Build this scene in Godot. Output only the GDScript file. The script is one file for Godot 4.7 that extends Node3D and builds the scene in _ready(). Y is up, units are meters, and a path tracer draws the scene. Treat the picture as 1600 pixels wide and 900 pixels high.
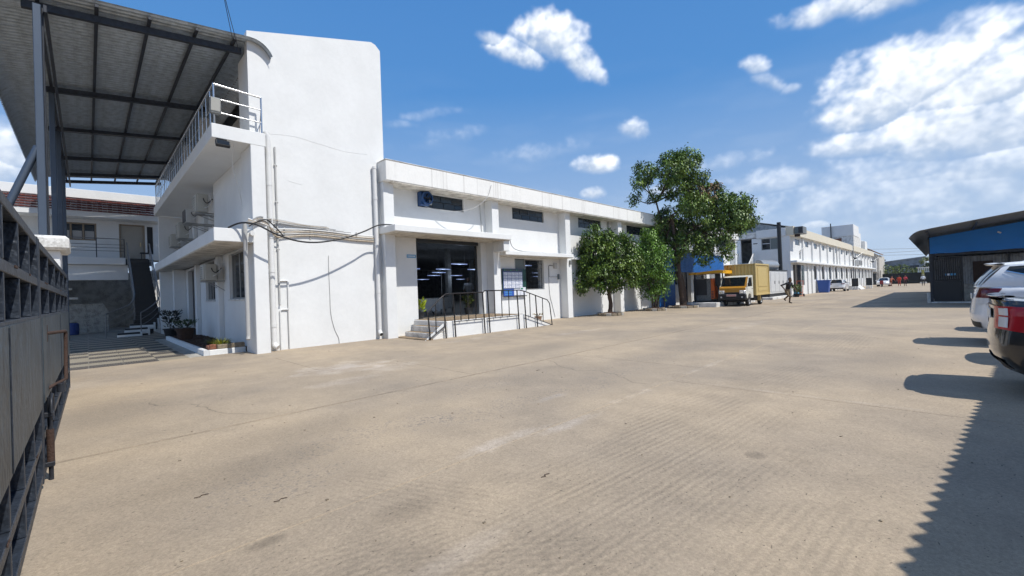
extends Node3D
# A factory yard: white blocks along a concrete yard, a gate at the left, parked cars at the right.
# World: +x runs along the facades away from the viewer, -z runs into the buildings, y is up.
var M := {}
var cache := {}
var taken := {}
var rng := RandomNumberGenerator.new()
var cam_right := Vector3(0.710095, -0.03665107, 0.70315133)
var cam_up := Vector3(0.02100873, 0.99930255, 0.03087147)
var cam_ahead := Vector3(0.70379238, 0.00714936, -0.71036974)
var to_sun := Vector3(0.25, 1.45, 1.0).normalized()

func _ready():
	rng.seed = 7
	viewpoint_and_light()
	materials()
	ground_and_yard()
	low_block()
	entrance()
	tower_block()
	courtyard()
	gate()
	second_wing()
	far_end()
	trees()
	generator_shelter()
	right_shed()
	carport()
	vehicles()
	people()
	small_things()

# ---------------------------------------------------------------- camera, sky, sun
func viewpoint_and_light():
	var c := Camera3D.new(); c.name = "camera"; add_child(c)
	c.transform = Transform3D(Basis(cam_right, cam_up, -cam_ahead), Vector3(0, 1.5, 0))
	c.fov = rad_to_deg(2.0 * atan(450.0 / 670.0)); c.near = 0.05; c.far = 3000.0; c.current = true
	var e := Environment.new()
	e.background_mode = Environment.BG_SKY
	var sky := Sky.new(); var sm := PanoramaSkyMaterial.new()
	sm.panorama = ImageTexture.create_from_image(sky_image()); sm.energy_multiplier = 1.15
	sky.sky_material = sm; e.sky = sky
	e.tonemap_mode = Environment.TONE_MAPPER_LINEAR
	e.tonemap_exposure = 0.92
	e.sdfgi_enabled = true; e.ssao_enabled = true; e.ssil_enabled = true
	e.fog_enabled = true; e.fog_density = 0.00025; e.fog_light_color = Color(0.80, 0.87, 0.95)
	var w := WorldEnvironment.new(); w.name = "environment"; w.environment = e; add_child(w)
	var s := DirectionalLight3D.new(); s.name = "sun"; add_child(s)
	s.light_energy = 1.6; s.light_angular_distance = 0.55; s.light_color = Color(1.0, 0.985, 0.955)
	s.shadow_enabled = true
	s.look_at_from_position(to_sun * 50.0, Vector3.ZERO)

func px_dir(x, y): # direction of a point of the view, for laying clouds in the sky
	return (cam_right * ((x - 800.0) / 670.0) - cam_up * ((y - 450.0) / 670.0) + cam_ahead).normalized()

func sky_image() -> Image:
	var w := 2816; var h := 1408
	var n1 := FastNoiseLite.new(); n1.seed = 11; n1.frequency = 1.0; n1.fractal_octaves = 5; n1.fractal_gain = 0.55; n1.fractal_lacunarity = 2.1
	var n2 := FastNoiseLite.new(); n2.seed = 5; n2.frequency = 1.0; n2.fractal_octaves = 4
	# clouds: view point, half sizes in degrees, turn, thickness
	var spots = [[858, 60, 4.6, 3.1, 0.25, 1.0], [806, 84, 4.2, 1.7, 0.3, 0.9], [905, 95, 3.6, 2.0, 0.75, 0.9], [768, 62, 2.0, 1.0, 0.3, 0.7], [932, 118, 2.0, 1.2, 0.8, 0.7],
		[1330, 4, 6.5, 1.6, 0.0, 0.85], [1420, -20, 5.0, 2.2, 0.0, 0.9],
		[1440, 125, 8.0, 4.6, 0.0, 1.1], [1368, 165, 4.6, 3.6, 0.0, 1.0], [1545, 135, 8.0, 4.8, 0.0, 1.1], [1500, 195, 8.0, 4.2, 0.0, 0.95], [1350, 228, 5.2, 1.7, 0.1, 0.75], [1640, 160, 7, 4, 0.0, 1.1], [1560, 260, 8, 2.4, 0, 0.6], [1430, 270, 7, 1.8, 0, 0.45],
		[1180, 104, 1.6, 1.2, 0.5, 0.8], [1200, 128, 2.0, 0.9, 0.6, 0.55], [1236, 140, 0.9, 0.6, 0.0, 0.4],
		[932, 258, 3.2, 1.4, 0.05, 1.0], [926, 302, 1.7, 1.1, 0.0, 0.95], [990, 203, 1.9, 1.5, 0.3, 0.7], [1035, 300, 2.4, 1.0, 0.0, 0.4],
		[1210, 285, 6.5, 1.8, 0.0, 0.42], [1275, 352, 1.6, 0.7, 0.0, 0.7], [1130, 255, 5.0, 1.2, 0, 0.28], [1450, 340, 9, 1.6, 0.0, 0.38],
		[1480, 300, 19, 6.5, 0.0, 0.42], [1540, 200, 9, 4.5, 0.0, 0.8], [1330, 330, 12, 3.0, 0.0, 0.26], [10, 235, 3.2, 2.6, 0.0, 0.85], [-60, 250, 4.5, 2.8, 0.0, 0.9], [670, 180, 3.4, 0.8, -0.15, 0.22], [700, 215, 4.5, 1.2, -0.2, 0.2], [840, 240, 6.0, 1.4, -0.1, 0.2], [620, 195, 2, 0.6, 0.0, 0.2]]
	var blobs = []
	for s in spots:
		var d: Vector3 = px_dir(s[0], s[1])
		blobs.append([rad_to_deg(atan2(d.x, -d.z)), rad_to_deg(asin(d.y)), s[2], s[3], s[4], s[5]])
	var r := RandomNumberGenerator.new(); r.seed = 21
	for k in 190: # the rest of the sky is as cloudy as the part in view
		var az := r.randf_range(0.0, 360.0); var el := r.randf_range(3.0, 80.0)
		if wrapf(az, -180.0, 180.0) > -12.0 and wrapf(az, -180.0, 180.0) < 102.0 and el < 50.0: continue
		var big := r.randf_range(2.0, 6.5)
		for j in r.randi_range(1, 3):
			blobs.append([az + r.randf_range(-1, 1) * big, el + r.randf_range(-0.5, 0.5) * big, big, big * r.randf_range(0.35, 0.6), r.randf_range(-0.2, 0.2), r.randf_range(0.3, 1.05)])
	# each blob is put in the list of the columns it can reach
	var cols = []; cols.resize(90 * 15)
	for k in cols.size(): cols[k] = []
	for b in blobs:
		var reach: float = minf(179.0, b[2] * 1.6 / maxf(0.08, cos(deg_to_rad(minf(85.0, b[1] + 3.0)))) + 2.0)
		var done_bins := {}
		for k in range(int(floor((b[0] - reach) / 4.0)), int(ceil((b[0] + reach) / 4.0)) + 1):
			for q in range(maxi(0, int((b[1] - b[3] * 1.7 - b[2] * 0.8) / 6.0)), mini(14, int((b[1] + b[3] * 1.7 + b[2] * 0.8) / 6.0)) + 1):
				var bin := posmod(k, 90) * 15 + q
				if not done_bins.has(bin): done_bins[bin] = true; cols[bin].append(b)
	var data := PackedFloat32Array(); data.resize(w * h * 3)
	var low := Vector3(0.62, 0.73, 0.85); var mid := Vector3(0.100, 0.285, 0.63); var top := Vector3(0.055, 0.20, 0.53)
	for j in h:
		var el := 90.0 - (j + 0.5) * 180.0 / h
		var se := sin(deg_to_rad(el)); var ce := cos(deg_to_rad(el))
		var air: Vector3
		if el <= 0.0: air = Vector3(0.42, 0.45, 0.47)
		else:
			var t := clampf(se / 0.42, 0, 1)
			air = low.lerp(mid, pow(t, 0.6))
			if se > 0.30: air = air.lerp(top, smoothstep(0.30, 0.85, se))
		for i in w:
			var c := air
			if el > 0.0 and el < 86.0:
				var az := (i + 0.5) * 360.0 / w
				var ar := deg_to_rad(az)
				var dx := ce * sin(ar); var dz := -ce * cos(ar)
				# thin high cloud
				var veil := n2.get_noise_3d(dx * 5.0 + 3.0, se * 22.0, dz * 5.0)
				var thin := clampf(veil * 0.8 - 0.02, 0, 1) * clampf(1.25 - se * 2.6, 0, 1) * 0.28
				c = c.lerp(Vector3(0.78, 0.85, 0.93), thin)
				var list: Array = cols[posmod(int(az / 4.0), 90) * 15 + mini(14, int(el / 6.0))]
				if list.size() > 0:
					var best := -9.0; var lift := 0.0; var thick := 0.0
					for b in list:
						var u: float = wrapf(az - b[0], -180.0, 180.0) * ce
						var v: float = el - b[1]
						var ct: float = cos(b[4]); var sn: float = sin(b[4])
						var p: float = (u * ct - v * sn) / b[2]; var q: float = (u * sn + v * ct) / b[3]
						if q < 0.0: q *= 1.25
						var f: float = (1.0 - p * p - q * q) * minf(1.0, b[5] + 0.25)
						if f > best: best = f; lift = q; thick = b[5]
					if best > -1.4:
						var big := n1.get_noise_3d(dx * 14.0, se * 18.0, dz * 14.0)
						var fine := n1.get_noise_3d(dx * 52.0 + 9.0, se * 60.0, dz * 52.0)
						var dens := best * 1.0 + big * 0.75 + fine * 0.15
						var a := smoothstep(-0.16, 1.0 + maxf(0.0, -lift) * 0.7, dens) * minf(thick, 1.0)
						if a > 0.0:
							var shade := clampf(0.40 + lift * 0.60 + fine * 0.36 - dens * 0.12 + big * 0.45, 0, 1)
							c = c.lerp(Vector3(0.60, 0.69, 0.82).lerp(Vector3(1.5, 1.5, 1.49), pow(shade, 1.15)), a)
			var at := (j * w + i) * 3
			data[at] = c.x; data[at + 1] = c.y; data[at + 2] = c.z
	return Image.create_from_data(w, h, false, Image.FORMAT_RGBF, data.to_byte_array())

# ---------------------------------------------------------------- naming
func numbered(called: String) -> String:
	taken[called] = taken.get(called, -1) + 1
	return called if taken[called] == 0 else "%s_%03d" % [called, taken[called]]
func thing(called, label, category, at = Vector3.ZERO, group = "") -> Node3D:
	var o := Node3D.new(); o.name = numbered(called); add_child(o); o.position = at
	return tag(o, label, category, group)
func tag(o, label, category, group = ""):
	o.set_meta("label", label); o.set_meta("category", category)
	if group: o.set_meta("group", group)
	return o
func setting(called) -> Node3D:
	var o := Node3D.new(); o.name = numbered(called); add_child(o); o.set_meta("kind", "structure"); return o
func gp(o) -> Vector3:
	var p := Vector3.ZERO
	while o != self: p += o.position; o = o.get_parent()
	return p
func part(parent, called, mesh, mat, at = null) -> MeshInstance3D:
	# 'at' is a point of the world; without it the mesh is in world coordinates
	var o := MeshInstance3D.new(); o.mesh = mesh; o.material_override = mat
	if parent == self: o.name = numbered(called)
	else:
		var n: int = 0
		var key = str(parent.get_instance_id()) + called
		n = taken.get(key, -1) + 1; taken[key] = n
		o.name = called if n == 0 else "%s_%03d" % [called, n]
	parent.add_child(o)
	o.position = (at if at != null else Vector3.ZERO) - gp(parent)
	return o
func copy(o: Node3D, base: String, label, group = "") -> Node3D:
	var c = o.duplicate(); c.name = numbered(base); add_child(c); c.set_meta("label", label)
	if group: c.set_meta("group", group)
	return c

# ---------------------------------------------------------------- shapes
func box_mesh(s: Vector3, b := 0.006) -> ArrayMesh: # a box with chamfered edges
	b = minf(b, minf(s.x, minf(s.y, s.z)) * 0.24)
	var key := "b%.4f_%.4f_%.4f_%.4f" % [s.x, s.y, s.z, b]
	if cache.has(key): return cache[key]
	var st := SurfaceTool.new(); st.begin(Mesh.PRIMITIVE_TRIANGLES); st.set_smooth_group(-1)
	box_into(st, -s / 2, s / 2, b); st.generate_normals()
	var m := st.commit(); cache[key] = m; return m
func box_into(st: SurfaceTool, a: Vector3, z: Vector3, b := 0.0):
	var c := (a + z) / 2; var h := (z - a) / 2; var k := h - Vector3(b, b, b)
	for ax in 3:
		var u := (ax + 1) % 3; var v := (ax + 2) % 3
		for sg in [-1.0, 1.0]:
			var q := []
			for e in [[-1, -1], [1, -1], [1, 1], [-1, 1]]:
				var p := Vector3.ZERO; p[ax] = h[ax] * sg; p[u] = k[u] * e[0]; p[v] = k[v] * e[1]; q.append(c + p)
			if sg > 0: quad(st, q[0], q[3], q[2], q[1])
			else: quad(st, q[0], q[1], q[2], q[3])
	if b <= 0.0: return
	for ax in 3:
		var u := (ax + 1) % 3; var v := (ax + 2) % 3
		for su in [-1.0, 1.0]:
			for sv in [-1.0, 1.0]:
				var q := []
				for e in [[-1, 0], [1, 0], [1, 1], [-1, 1]]:
					var p := Vector3.ZERO; p[ax] = k[ax] * e[0]
					p[u] = (h[u] if e[1] == 0 else k[u]) * su; p[v] = (k[v] if e[1] == 0 else h[v]) * sv; q.append(c + p)
				if su * sv > 0: quad(st, q[0], q[3], q[2], q[1])
				else: quad(st, q[0], q[1], q[2], q[3])
	for sx in [-1.0, 1.0]:
		for sy in [-1.0, 1.0]:
			for sz in [-1.0, 1.0]:
				var p := c + Vector3(h.x * sx, k.y * sy, k.z * sz); var q := c + Vector3(k.x * sx, h.y * sy, k.z * sz); var r := c + Vector3(k.x * sx, k.y * sy, h.z * sz)
				if sx * sy * sz > 0: tri(st, p, r, q)
				else: tri(st, p, q, r)
func tri(st, a, b, c): st.add_vertex(a); st.add_vertex(b); st.add_vertex(c)
func quad(st, a, b, c, d): tri(st, a, b, c); tri(st, a, c, d)
func start(smooth := false) -> SurfaceTool:
	var st := SurfaceTool.new(); st.begin(Mesh.PRIMITIVE_TRIANGLES); st.set_smooth_group(0 if smooth else -1); return st
func done(st: SurfaceTool) -> ArrayMesh:
	st.generate_normals(); return st.commit()
func bx(parent, called, mat, x0, x1, y0, y1, z0, z1, b := 0.006) -> MeshInstance3D:
	return part(parent, called, box_mesh(Vector3(absf(x1 - x0), absf(y1 - y0), absf(z1 - z0)), b), mat, Vector3((x0 + x1) / 2.0, (y0 + y1) / 2.0, (z0 + z1) / 2.0))
func tube_arrays(pts: Array, radii, sides: int) -> ArrayMesh:
	var v := PackedVector3Array(); var n := PackedVector3Array(); var ix := PackedInt32Array()
	var up := Vector3.UP if absf((pts[1] - pts[0]).normalized().y) < 0.9 else Vector3.RIGHT
	for i in pts.size():
		var t: Vector3 = (pts[mini(i + 1, pts.size() - 1)] - pts[maxi(i - 1, 0)]).normalized()
		var s := up.cross(t).normalized(); up = t.cross(s)
		var r: float = radii[i] if radii is Array else radii
		for k in sides:
			var a := TAU * k / sides
			var d := s * cos(a) + up * sin(a); v.append(pts[i] + d * r); n.append(d)
	for i in pts.size() - 1:
		for k in sides:
			var a := i * sides + k; var b := i * sides + (k + 1) % sides
			ix.append_array(PackedInt32Array([a, a + sides, b, b, a + sides, b + sides]))
	for e in [0, pts.size() - 1]:
		var t: Vector3 = (pts[1] - pts[0]).normalized() * -1.0 if e == 0 else (pts[e] - pts[e - 1]).normalized()
		var first := v.size(); v.append(pts[e]); n.append(t)
		for k in sides: v.append(v[e * sides + k]); n.append(t)
		for k in sides:
			if e == 0: ix.append_array(PackedInt32Array([first, first + 1 + k, first + 1 + (k + 1) % sides]))
			else: ix.append_array(PackedInt32Array([first, first + 1 + (k + 1) % sides, first + 1 + k]))
	var ar := []; ar.resize(Mesh.ARRAY_MAX); ar[Mesh.ARRAY_VERTEX] = v; ar[Mesh.ARRAY_NORMAL] = n; ar[Mesh.ARRAY_INDEX] = ix
	var m := ArrayMesh.new(); m.add_surface_from_arrays(Mesh.PRIMITIVE_TRIANGLES, ar); return m
func tube(parent, called, mat, pts: Array, r, sides := 8) -> MeshInstance3D: # world points
	var o: Vector3 = pts[0]; var local := []
	for p in pts: local.append(p - o)
	return part(parent, called, tube_arrays(local, r, sides), mat, o)
func curve(pts: Array, n := 6) -> Array: # Catmull-Rom through the points
	var out := []
	for i in pts.size() - 1:
		var a: Vector3 = pts[maxi(i - 1, 0)]; var b: Vector3 = pts[i]; var c: Vector3 = pts[i + 1]; var d: Vector3 = pts[mini(i + 2, pts.size() - 1)]
		for k in n: out.append(b.cubic_interpolate(c, a, d, float(k) / n))
	out.append(pts[-1]); return out
func prism(poly: Array, d0: float, d1: float, axis: String) -> ArrayMesh: # polygon pushed along an axis: z takes (x,y), x takes (z,y), y takes (x,z)
	var st := start(); var pv := PackedVector2Array(poly)
	var at := func(p: Vector2, d: float) -> Vector3:
		return Vector3(p.x, p.y, d) if axis == "z" else Vector3(d, p.y, p.x) if axis == "x" else Vector3(p.x, d, p.y)
	var tr := Geometry2D.triangulate_polygon(pv)
	for i in range(0, tr.size(), 3):
		tri(st, at.call(pv[tr[i]], d0), at.call(pv[tr[i + 1]], d0), at.call(pv[tr[i + 2]], d0))
		tri(st, at.call(pv[tr[i]], d1), at.call(pv[tr[i + 2]], d1), at.call(pv[tr[i + 1]], d1))
	for i in pv.size():
		var p := pv[i]; var q := pv[(i + 1) % pv.size()]
		quad(st, at.call(p, d0), at.call(q, d0), at.call(q, d1), at.call(p, d1))
	return done(st)
func lathe(profile: Array, sides := 16) -> ArrayMesh: # (radius, height) points, from the bottom up
	var st := start(true)
	for i in profile.size() - 1:
		var a: Vector2 = profile[i]; var b: Vector2 = profile[i + 1]
		st.set_smooth_group(i)
		for k in sides:
			var t := TAU * k / sides; var u := TAU * (k + 1) / sides
			var p := Vector3(a.x * cos(t), a.y, a.x * sin(t)); var q := Vector3(a.x * cos(u), a.y, a.x * sin(u))
			var r := Vector3(b.x * cos(u), b.y, b.x * sin(u)); var s := Vector3(b.x * cos(t), b.y, b.x * sin(t))
			if a.x > 0.0: tri(st, p, q, r)
			if b.x > 0.0: tri(st, p, r, s)
	return done(st)
func wall(parent, called, mat, along: String, u0, u1, y0, y1, t0, t1, holes := []) -> MeshInstance3D:
	# one wall with real openings; runs along x or z from u0 to u1, thickness from t0 to t1, holes as [u0, u1, y0, y1]
	var us := [u0, u1]; var ys := [y0, y1]
	for h in holes: us.append_array([h[0], h[1]]); ys.append_array([h[2], h[3]])
	us.sort(); ys.sort()
	us = us.filter(func(q): return q >= u0 and q <= u1); ys = ys.filter(func(q): return q >= y0 and q <= y1)
	var at := func(u, y, t) -> Vector3: return Vector3(u, y, t) if along == "x" else Vector3(t, y, u)
	var solid := func(i, j) -> bool:
		if i < 0 or j < 0 or i >= us.size() - 1 or j >= ys.size() - 1: return false
		var u: float = (us[i] + us[i + 1]) / 2.0; var y: float = (ys[j] + ys[j + 1]) / 2.0
		for h in holes:
			if u > h[0] and u < h[1] and y > h[2] and y < h[3]: return false
		return true
	var st := start()
	for i in us.size() - 1:
		if us[i + 1] - us[i] < 1e-5: continue
		for j in ys.size() - 1:
			if ys[j + 1] - ys[j] < 1e-5 or not solid.call(i, j): continue
			var a = us[i]; var b = us[i + 1]; var c = ys[j]; var d = ys[j + 1]
			for t in [t0, t1]: quad(st, at.call(a, c, t), at.call(b, c, t), at.call(b, d, t), at.call(a, d, t))
			if not solid.call(next_cell(us, i, -1), j): quad(st, at.call(a, c, t0), at.call(a, c, t1), at.call(a, d, t1), at.call(a, d, t0))
			if not solid.call(next_cell(us, i, 1), j): quad(st, at.call(b, c, t0), at.call(b, c, t1), at.call(b, d, t1), at.call(b, d, t0))
			if not solid.call(i, next_cell(ys, j, -1)): quad(st, at.call(a, c, t0), at.call(b, c, t0), at.call(b, c, t1), at.call(a, c, t1))
			if not solid.call(i, next_cell(ys, j, 1)): quad(st, at.call(a, d, t0), at.call(b, d, t0), at.call(b, d, t1), at.call(a, d, t1))
	return part(parent, called, done(st), mat)
func next_cell(list: Array, i: int, way: int) -> int: # skips cells of no width
	var k := i + way
	while k >= 0 and k < list.size() - 1 and list[k + 1] - list[k] < 1e-5: k += way
	return k
func corrugated(path: Array, across: Vector3, width: float, pitch: float, amp: float, kind := 0) -> ArrayMesh:
	# ribs follow the path; the wave runs along 'across'
	var v := PackedVector3Array(); var nn := PackedVector3Array(); var ix := PackedInt32Array()
	var per := 6
	var cols := int(ceil(width / pitch * per)) + 1
	for c in cols:
		var u := minf(c * pitch / per, width); var ph := fposmod(u / pitch, 1.0)
		var wv: float = sin(ph * TAU) if kind == 0 else clampf(absf(ph - 0.5) * 8.0 - 1.6, -1.0, 1.0)
		for i in path.size():
			var t: Vector3 = (path[mini(i + 1, path.size() - 1)] - path[maxi(i - 1, 0)]).normalized()
			var nrm := across.cross(t).normalized(); if nrm.y < 0.0 and absf(nrm.y) > 0.2: nrm = -nrm
			v.append(path[i] + across * u + nrm * wv * amp)
			var slope: float = cos(ph * TAU) * amp * TAU / pitch if kind == 0 else (0.0 if absf(wv) >= 1.0 else signf(ph - 0.5) * amp * 8.0 / pitch)
			nn.append((nrm - across * slope).normalized())
	var n := path.size()
	var front := (v[n] - v[0]).cross(v[1] - v[0]).dot(nn[0]) > 0.0
	for c in cols - 1:
		for i in n - 1:
			var a := c * n + i
			if front: ix.append_array(PackedInt32Array([a, a + 1, a + n, a + 1, a + n + 1, a + n]))
			else: ix.append_array(PackedInt32Array([a, a + n, a + 1, a + 1, a + n, a + n + 1]))
	var ar := []; ar.resize(Mesh.ARRAY_MAX); ar[Mesh.ARRAY_VERTEX] = v; ar[Mesh.ARRAY_NORMAL] = nn; ar[Mesh.ARRAY_INDEX] = ix
	var m := ArrayMesh.new(); m.add_surface_from_arrays(Mesh.PRIMITIVE_TRIANGLES, ar); return m
func letters(parent, text: String, size: float, mat, at: Vector3, yaw := 0.0, depth := 0.004) -> MeshInstance3D:
	var t := TextMesh.new(); var f := SystemFont.new(); f.font_names = PackedStringArray(["Droid Sans"])
	t.font = f; t.text = text; t.font_size = 32; t.pixel_size = size / 32.0; t.depth = depth
	var o := part(parent, "lettering", t, mat, at); o.rotation.y = yaw; return o

# ---------------------------------------------------------------- materials
func lin(r, g, b) -> Color: return Color(r, g, b).linear_to_srgb()
func mat(key: String, r, g, b, rough := 0.8, metal := 0.0, tex = null, scale := 1.0, nrm = null, nscale := 0.5) -> StandardMaterial3D:
	var m := StandardMaterial3D.new(); m.albedo_color = lin(r, g, b); m.roughness = rough; m.metallic = metal
	m.resource_name = key
	if tex != null or nrm != null:
		m.uv1_triplanar = true; m.uv1_world_triplanar = true; m.uv1_scale = Vector3(scale, scale, scale)
		if tex != null: m.albedo_texture = tex
		if nrm != null: m.normal_enabled = true; m.normal_texture = nrm; m.normal_scale = nscale
	M[key] = m; return m
func noise(sd: int, freq: float, oct := 4, kind := FastNoiseLite.TYPE_SIMPLEX_SMOOTH) -> FastNoiseLite:
	var n := FastNoiseLite.new(); n.seed = sd; n.frequency = freq; n.fractal_octaves = oct; n.noise_type = kind; return n
func tone_tex(size: int, layers: Array, tint := Vector3(1, 1, 1)) -> ImageTexture:
	# layers of [noise, amount]; grey values round 0.9, the dark side takes on the tint
	var ims := []
	for l in layers: ims.append(l[0].get_seamless_image(size, size).get_data())
	var out := PackedByteArray(); out.resize(size * size * 3)
	for i in size * size:
		var v := 0.0
		for k in layers.size(): v += (ims[k][i] / 255.0 - 0.5) * layers[k][1]
		var d := clampf(0.95 + v, 0.0, 1.0)
		out[i * 3] = int(255.0 * lerpf(tint.x, 1.0, d) * d); out[i * 3 + 1] = int(255.0 * lerpf(tint.y, 1.0, d) * d); out[i * 3 + 2] = int(255.0 * lerpf(tint.z, 1.0, d) * d)
	var im := Image.create_from_data(size, size, false, Image.FORMAT_RGB8, out); im.generate_mipmaps()
	return ImageTexture.create_from_image(im)
func bump_tex(size: int, n: FastNoiseLite, strength: float) -> ImageTexture:
	var im := n.get_seamless_image(size, size); im.convert(Image.FORMAT_RGBA8); im.bump_map_to_normal_map(strength)
	return ImageTexture.create_from_image(im)

func materials():
	var plaster := tone_tex(512, [[noise(3, 0.006, 4), 0.035], [noise(4, 0.05, 4), 0.02]], Vector3(0.97, 0.95, 0.92))
	var plaster_bump := bump_tex(512, noise(6, 0.02, 5), 1.6)
	var dirt := tone_tex(512, [[noise(8, 0.01, 5), 0.36], [noise(9, 0.08, 4), 0.26]], Vector3(0.9, 0.86, 0.8))
	var grain := tone_tex(512, [[noise(12, 0.16, 3), 0.35], [noise(13, 0.02, 4), 0.2]])
	var metal := tone_tex(256, [[noise(14, 0.03, 4), 0.35], [noise(15, 0.2, 3), 0.15]], Vector3(0.95, 0.9, 0.85))
	var rough_bump := bump_tex(256, noise(16, 0.08, 4), 4.0)
	M.plaster_tex = plaster; M.grain = grain; M.dirt = dirt
	mat("white", 0.815, 0.82, 0.81, 0.75, 0, plaster, 0.22, plaster_bump, 0.2)
	mat("white_old", 0.74, 0.73, 0.70, 0.8, 0, dirt, 0.35, plaster_bump, 0.4)
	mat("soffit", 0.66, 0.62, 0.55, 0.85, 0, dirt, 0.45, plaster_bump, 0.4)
	mat("cream", 0.74, 0.68, 0.55, 0.75, 0, plaster, 0.3, plaster_bump, 0.3)
	mat("plinth", 0.42, 0.40, 0.36, 0.9, 0, dirt, 0.6, rough_bump, 0.6)
	mat("parapet", 0.80, 0.79, 0.76, 0.78)
	M.parapet.albedo_texture = streaks(); M.parapet.uv1_triplanar = true; M.parapet.uv1_world_triplanar = true; M.parapet.uv1_scale = Vector3(0.16, 0.16, 0.16)
	M.parapet.normal_enabled = true; M.parapet.normal_texture = plaster_bump; M.parapet.normal_scale = 0.3
	mat("pvc", 0.76, 0.76, 0.75, 0.4, 0, plaster, 0.8)
	mat("pvc_old", 0.50, 0.50, 0.49, 0.5, 0, plaster, 1.2)
	mat("conduit", 0.55, 0.46, 0.35, 0.6, 0, dirt, 1.5)
	mat("black_cable", 0.015, 0.015, 0.017, 0.55)
	mat("grey_cable", 0.16, 0.16, 0.16, 0.6)
	mat("dark_steel", 0.028, 0.032, 0.042, 0.5, 0.2, metal, 0.8)
	mat("blue_steel", 0.075, 0.10, 0.14, 0.42, 0.2, plaster, 0.7)
	mat("gate_steel", 0.034, 0.044, 0.062, 0.48, 0.25, metal, 0.9, rough_bump, 0.35)
	mat("gate_sheet", 0.060, 0.085, 0.105, 0.5, 0.2, drip_marks(), 0.55, rough_bump, 0.25)
	mat("rust", 0.065, 0.036, 0.026, 0.85, 0.1, dirt, 2.5, rough_bump, 0.8)
	mat("rail_black", 0.012, 0.010, 0.010, 0.4, 0.1, metal, 1.5)
	mat("stainless", 0.62, 0.62, 0.63, 0.22, 0.95)
	mat("steel_dull", 0.22, 0.22, 0.22, 0.38, 0.7)
	mat("roof_sheet", 0.42, 0.475, 0.53, 0.45, 0.35, metal, 0.5)
	mat("roof_sheet_dark", 0.30, 0.315, 0.33, 0.5, 0.35, metal, 0.5)
	mat("black_board", 0.010, 0.011, 0.013, 0.5)
	mat("dark_room", 0.42, 0.42, 0.41, 0.85, 0, dirt, 0.3)
	mat("room_wall", 0.45, 0.45, 0.43, 0.85, 0, dirt, 0.3)
	mat("room_floor", 0.14, 0.13, 0.11, 0.6, 0, dirt, 0.4)
	mat("louvre_glass", 0.02, 0.03, 0.042, 0.12, 0.0, metal, 1.2)
	mat("louvre_frame", 0.03, 0.035, 0.04, 0.5)
	mat("alu", 0.35, 0.35, 0.34, 0.4, 0.6)
	mat("frosted", 0.13, 0.155, 0.155, 0.25)
	mat("green_panel", 0.012, 0.055, 0.045, 0.4)
	mat("wood_frame", 0.30, 0.235, 0.165, 0.6, 0, grain, 1.2)
	mat("door_cream", 0.42, 0.385, 0.33, 0.5, 0, plaster, 0.6)
	mat("brass", 0.6, 0.5, 0.3, 0.3, 0.9)
	mat("curtain", 0.42, 0.42, 0.42, 0.9)
	mat("red_tile", 0.16, 0.030, 0.020, 0.7, 0, dirt, 0.9)
	mat("stair_black", 0.018, 0.018, 0.02, 0.45, 0, grain, 1.0)
	mat("tile_dark", 0.12, 0.105, 0.09, 0.7, 0, grain, 2.0)
	mat("tile_light", 0.33, 0.285, 0.21, 0.6, 0, plaster, 0.8)
	mat("soil", 0.075, 0.038, 0.022, 0.95, 0, dirt, 2.0, rough_bump, 1.0)
	mat("sand", 0.30, 0.22, 0.14, 0.95, 0, dirt, 1.5, rough_bump, 0.8)
	mat("brick", 0.26, 0.105, 0.06, 0.9, 0, dirt, 2.5, rough_bump, 0.8)
	mat("stone_block", 0.27, 0.22, 0.155, 0.9, 0, dirt, 2.0, rough_bump, 0.8)
	mat("ac_cream", 0.50, 0.485, 0.43, 0.5, 0, plaster, 1.0)
	mat("ac_white", 0.62, 0.62, 0.60, 0.5, 0, plaster, 1.0)
	mat("ac_dark", 0.03, 0.03, 0.033, 0.5)
	mat("lamp_glass", 0.45, 0.44, 0.40, 0.15)
	mat("blue_metal", 0.022, 0.15, 0.46, 0.45, 0.1, metal, 0.8)
	mat("blue_tarp", 0.008, 0.21, 0.68, 0.6, 0, plaster, 0.5, bump_tex(512, noise(31, 0.008, 4), 6.0), 0.5)
	mat("blue_bin", 0.015, 0.075, 0.33, 0.4)
	mat("blue_fan", 0.02, 0.075, 0.22, 0.45, 0.1, metal, 2.0)
	mat("orange_panel", 0.62, 0.13, 0.025, 0.45)
	mat("yellow_roof", 0.72, 0.36, 0.015, 0.45)
	mat("grey_machine", 0.20, 0.21, 0.21, 0.5, 0.1, metal, 1.0)
	mat("machine_white", 0.66, 0.665, 0.66, 0.45, 0, plaster, 0.6)
	mat("silver", 0.48, 0.50, 0.52, 0.35, 0.55, metal, 0.8)
	mat("box_cream", 0.62, 0.465, 0.185, 0.5, 0, plaster, 0.7)
	mat("truck_white", 0.68, 0.67, 0.60, 0.3)
	mat("truck_orange", 0.50, 0.235, 0.028, 0.3)
	mat("plate_red", 0.55, 0.28, 0.26, 0.4)
	mat("tyre", 0.014, 0.014, 0.015, 0.85)
	mat("rim", 0.30, 0.30, 0.30, 0.4, 0.5)
	mat("car_white", 0.74, 0.75, 0.76, 0.28); M.car_white.clearcoat_enabled = true; M.car_white.clearcoat = 0.8; M.car_white.clearcoat_roughness = 0.06
	mat("car_silver", 0.55, 0.57, 0.60, 0.3, 0.3); M.car_silver.clearcoat_enabled = true; M.car_silver.clearcoat = 0.8; M.car_silver.clearcoat_roughness = 0.06
	mat("car_black", 0.011, 0.012, 0.014, 0.25, 0.2); M.car_black.clearcoat_enabled = true; M.car_black.clearcoat = 1.0; M.car_black.clearcoat_roughness = 0.04
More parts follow.
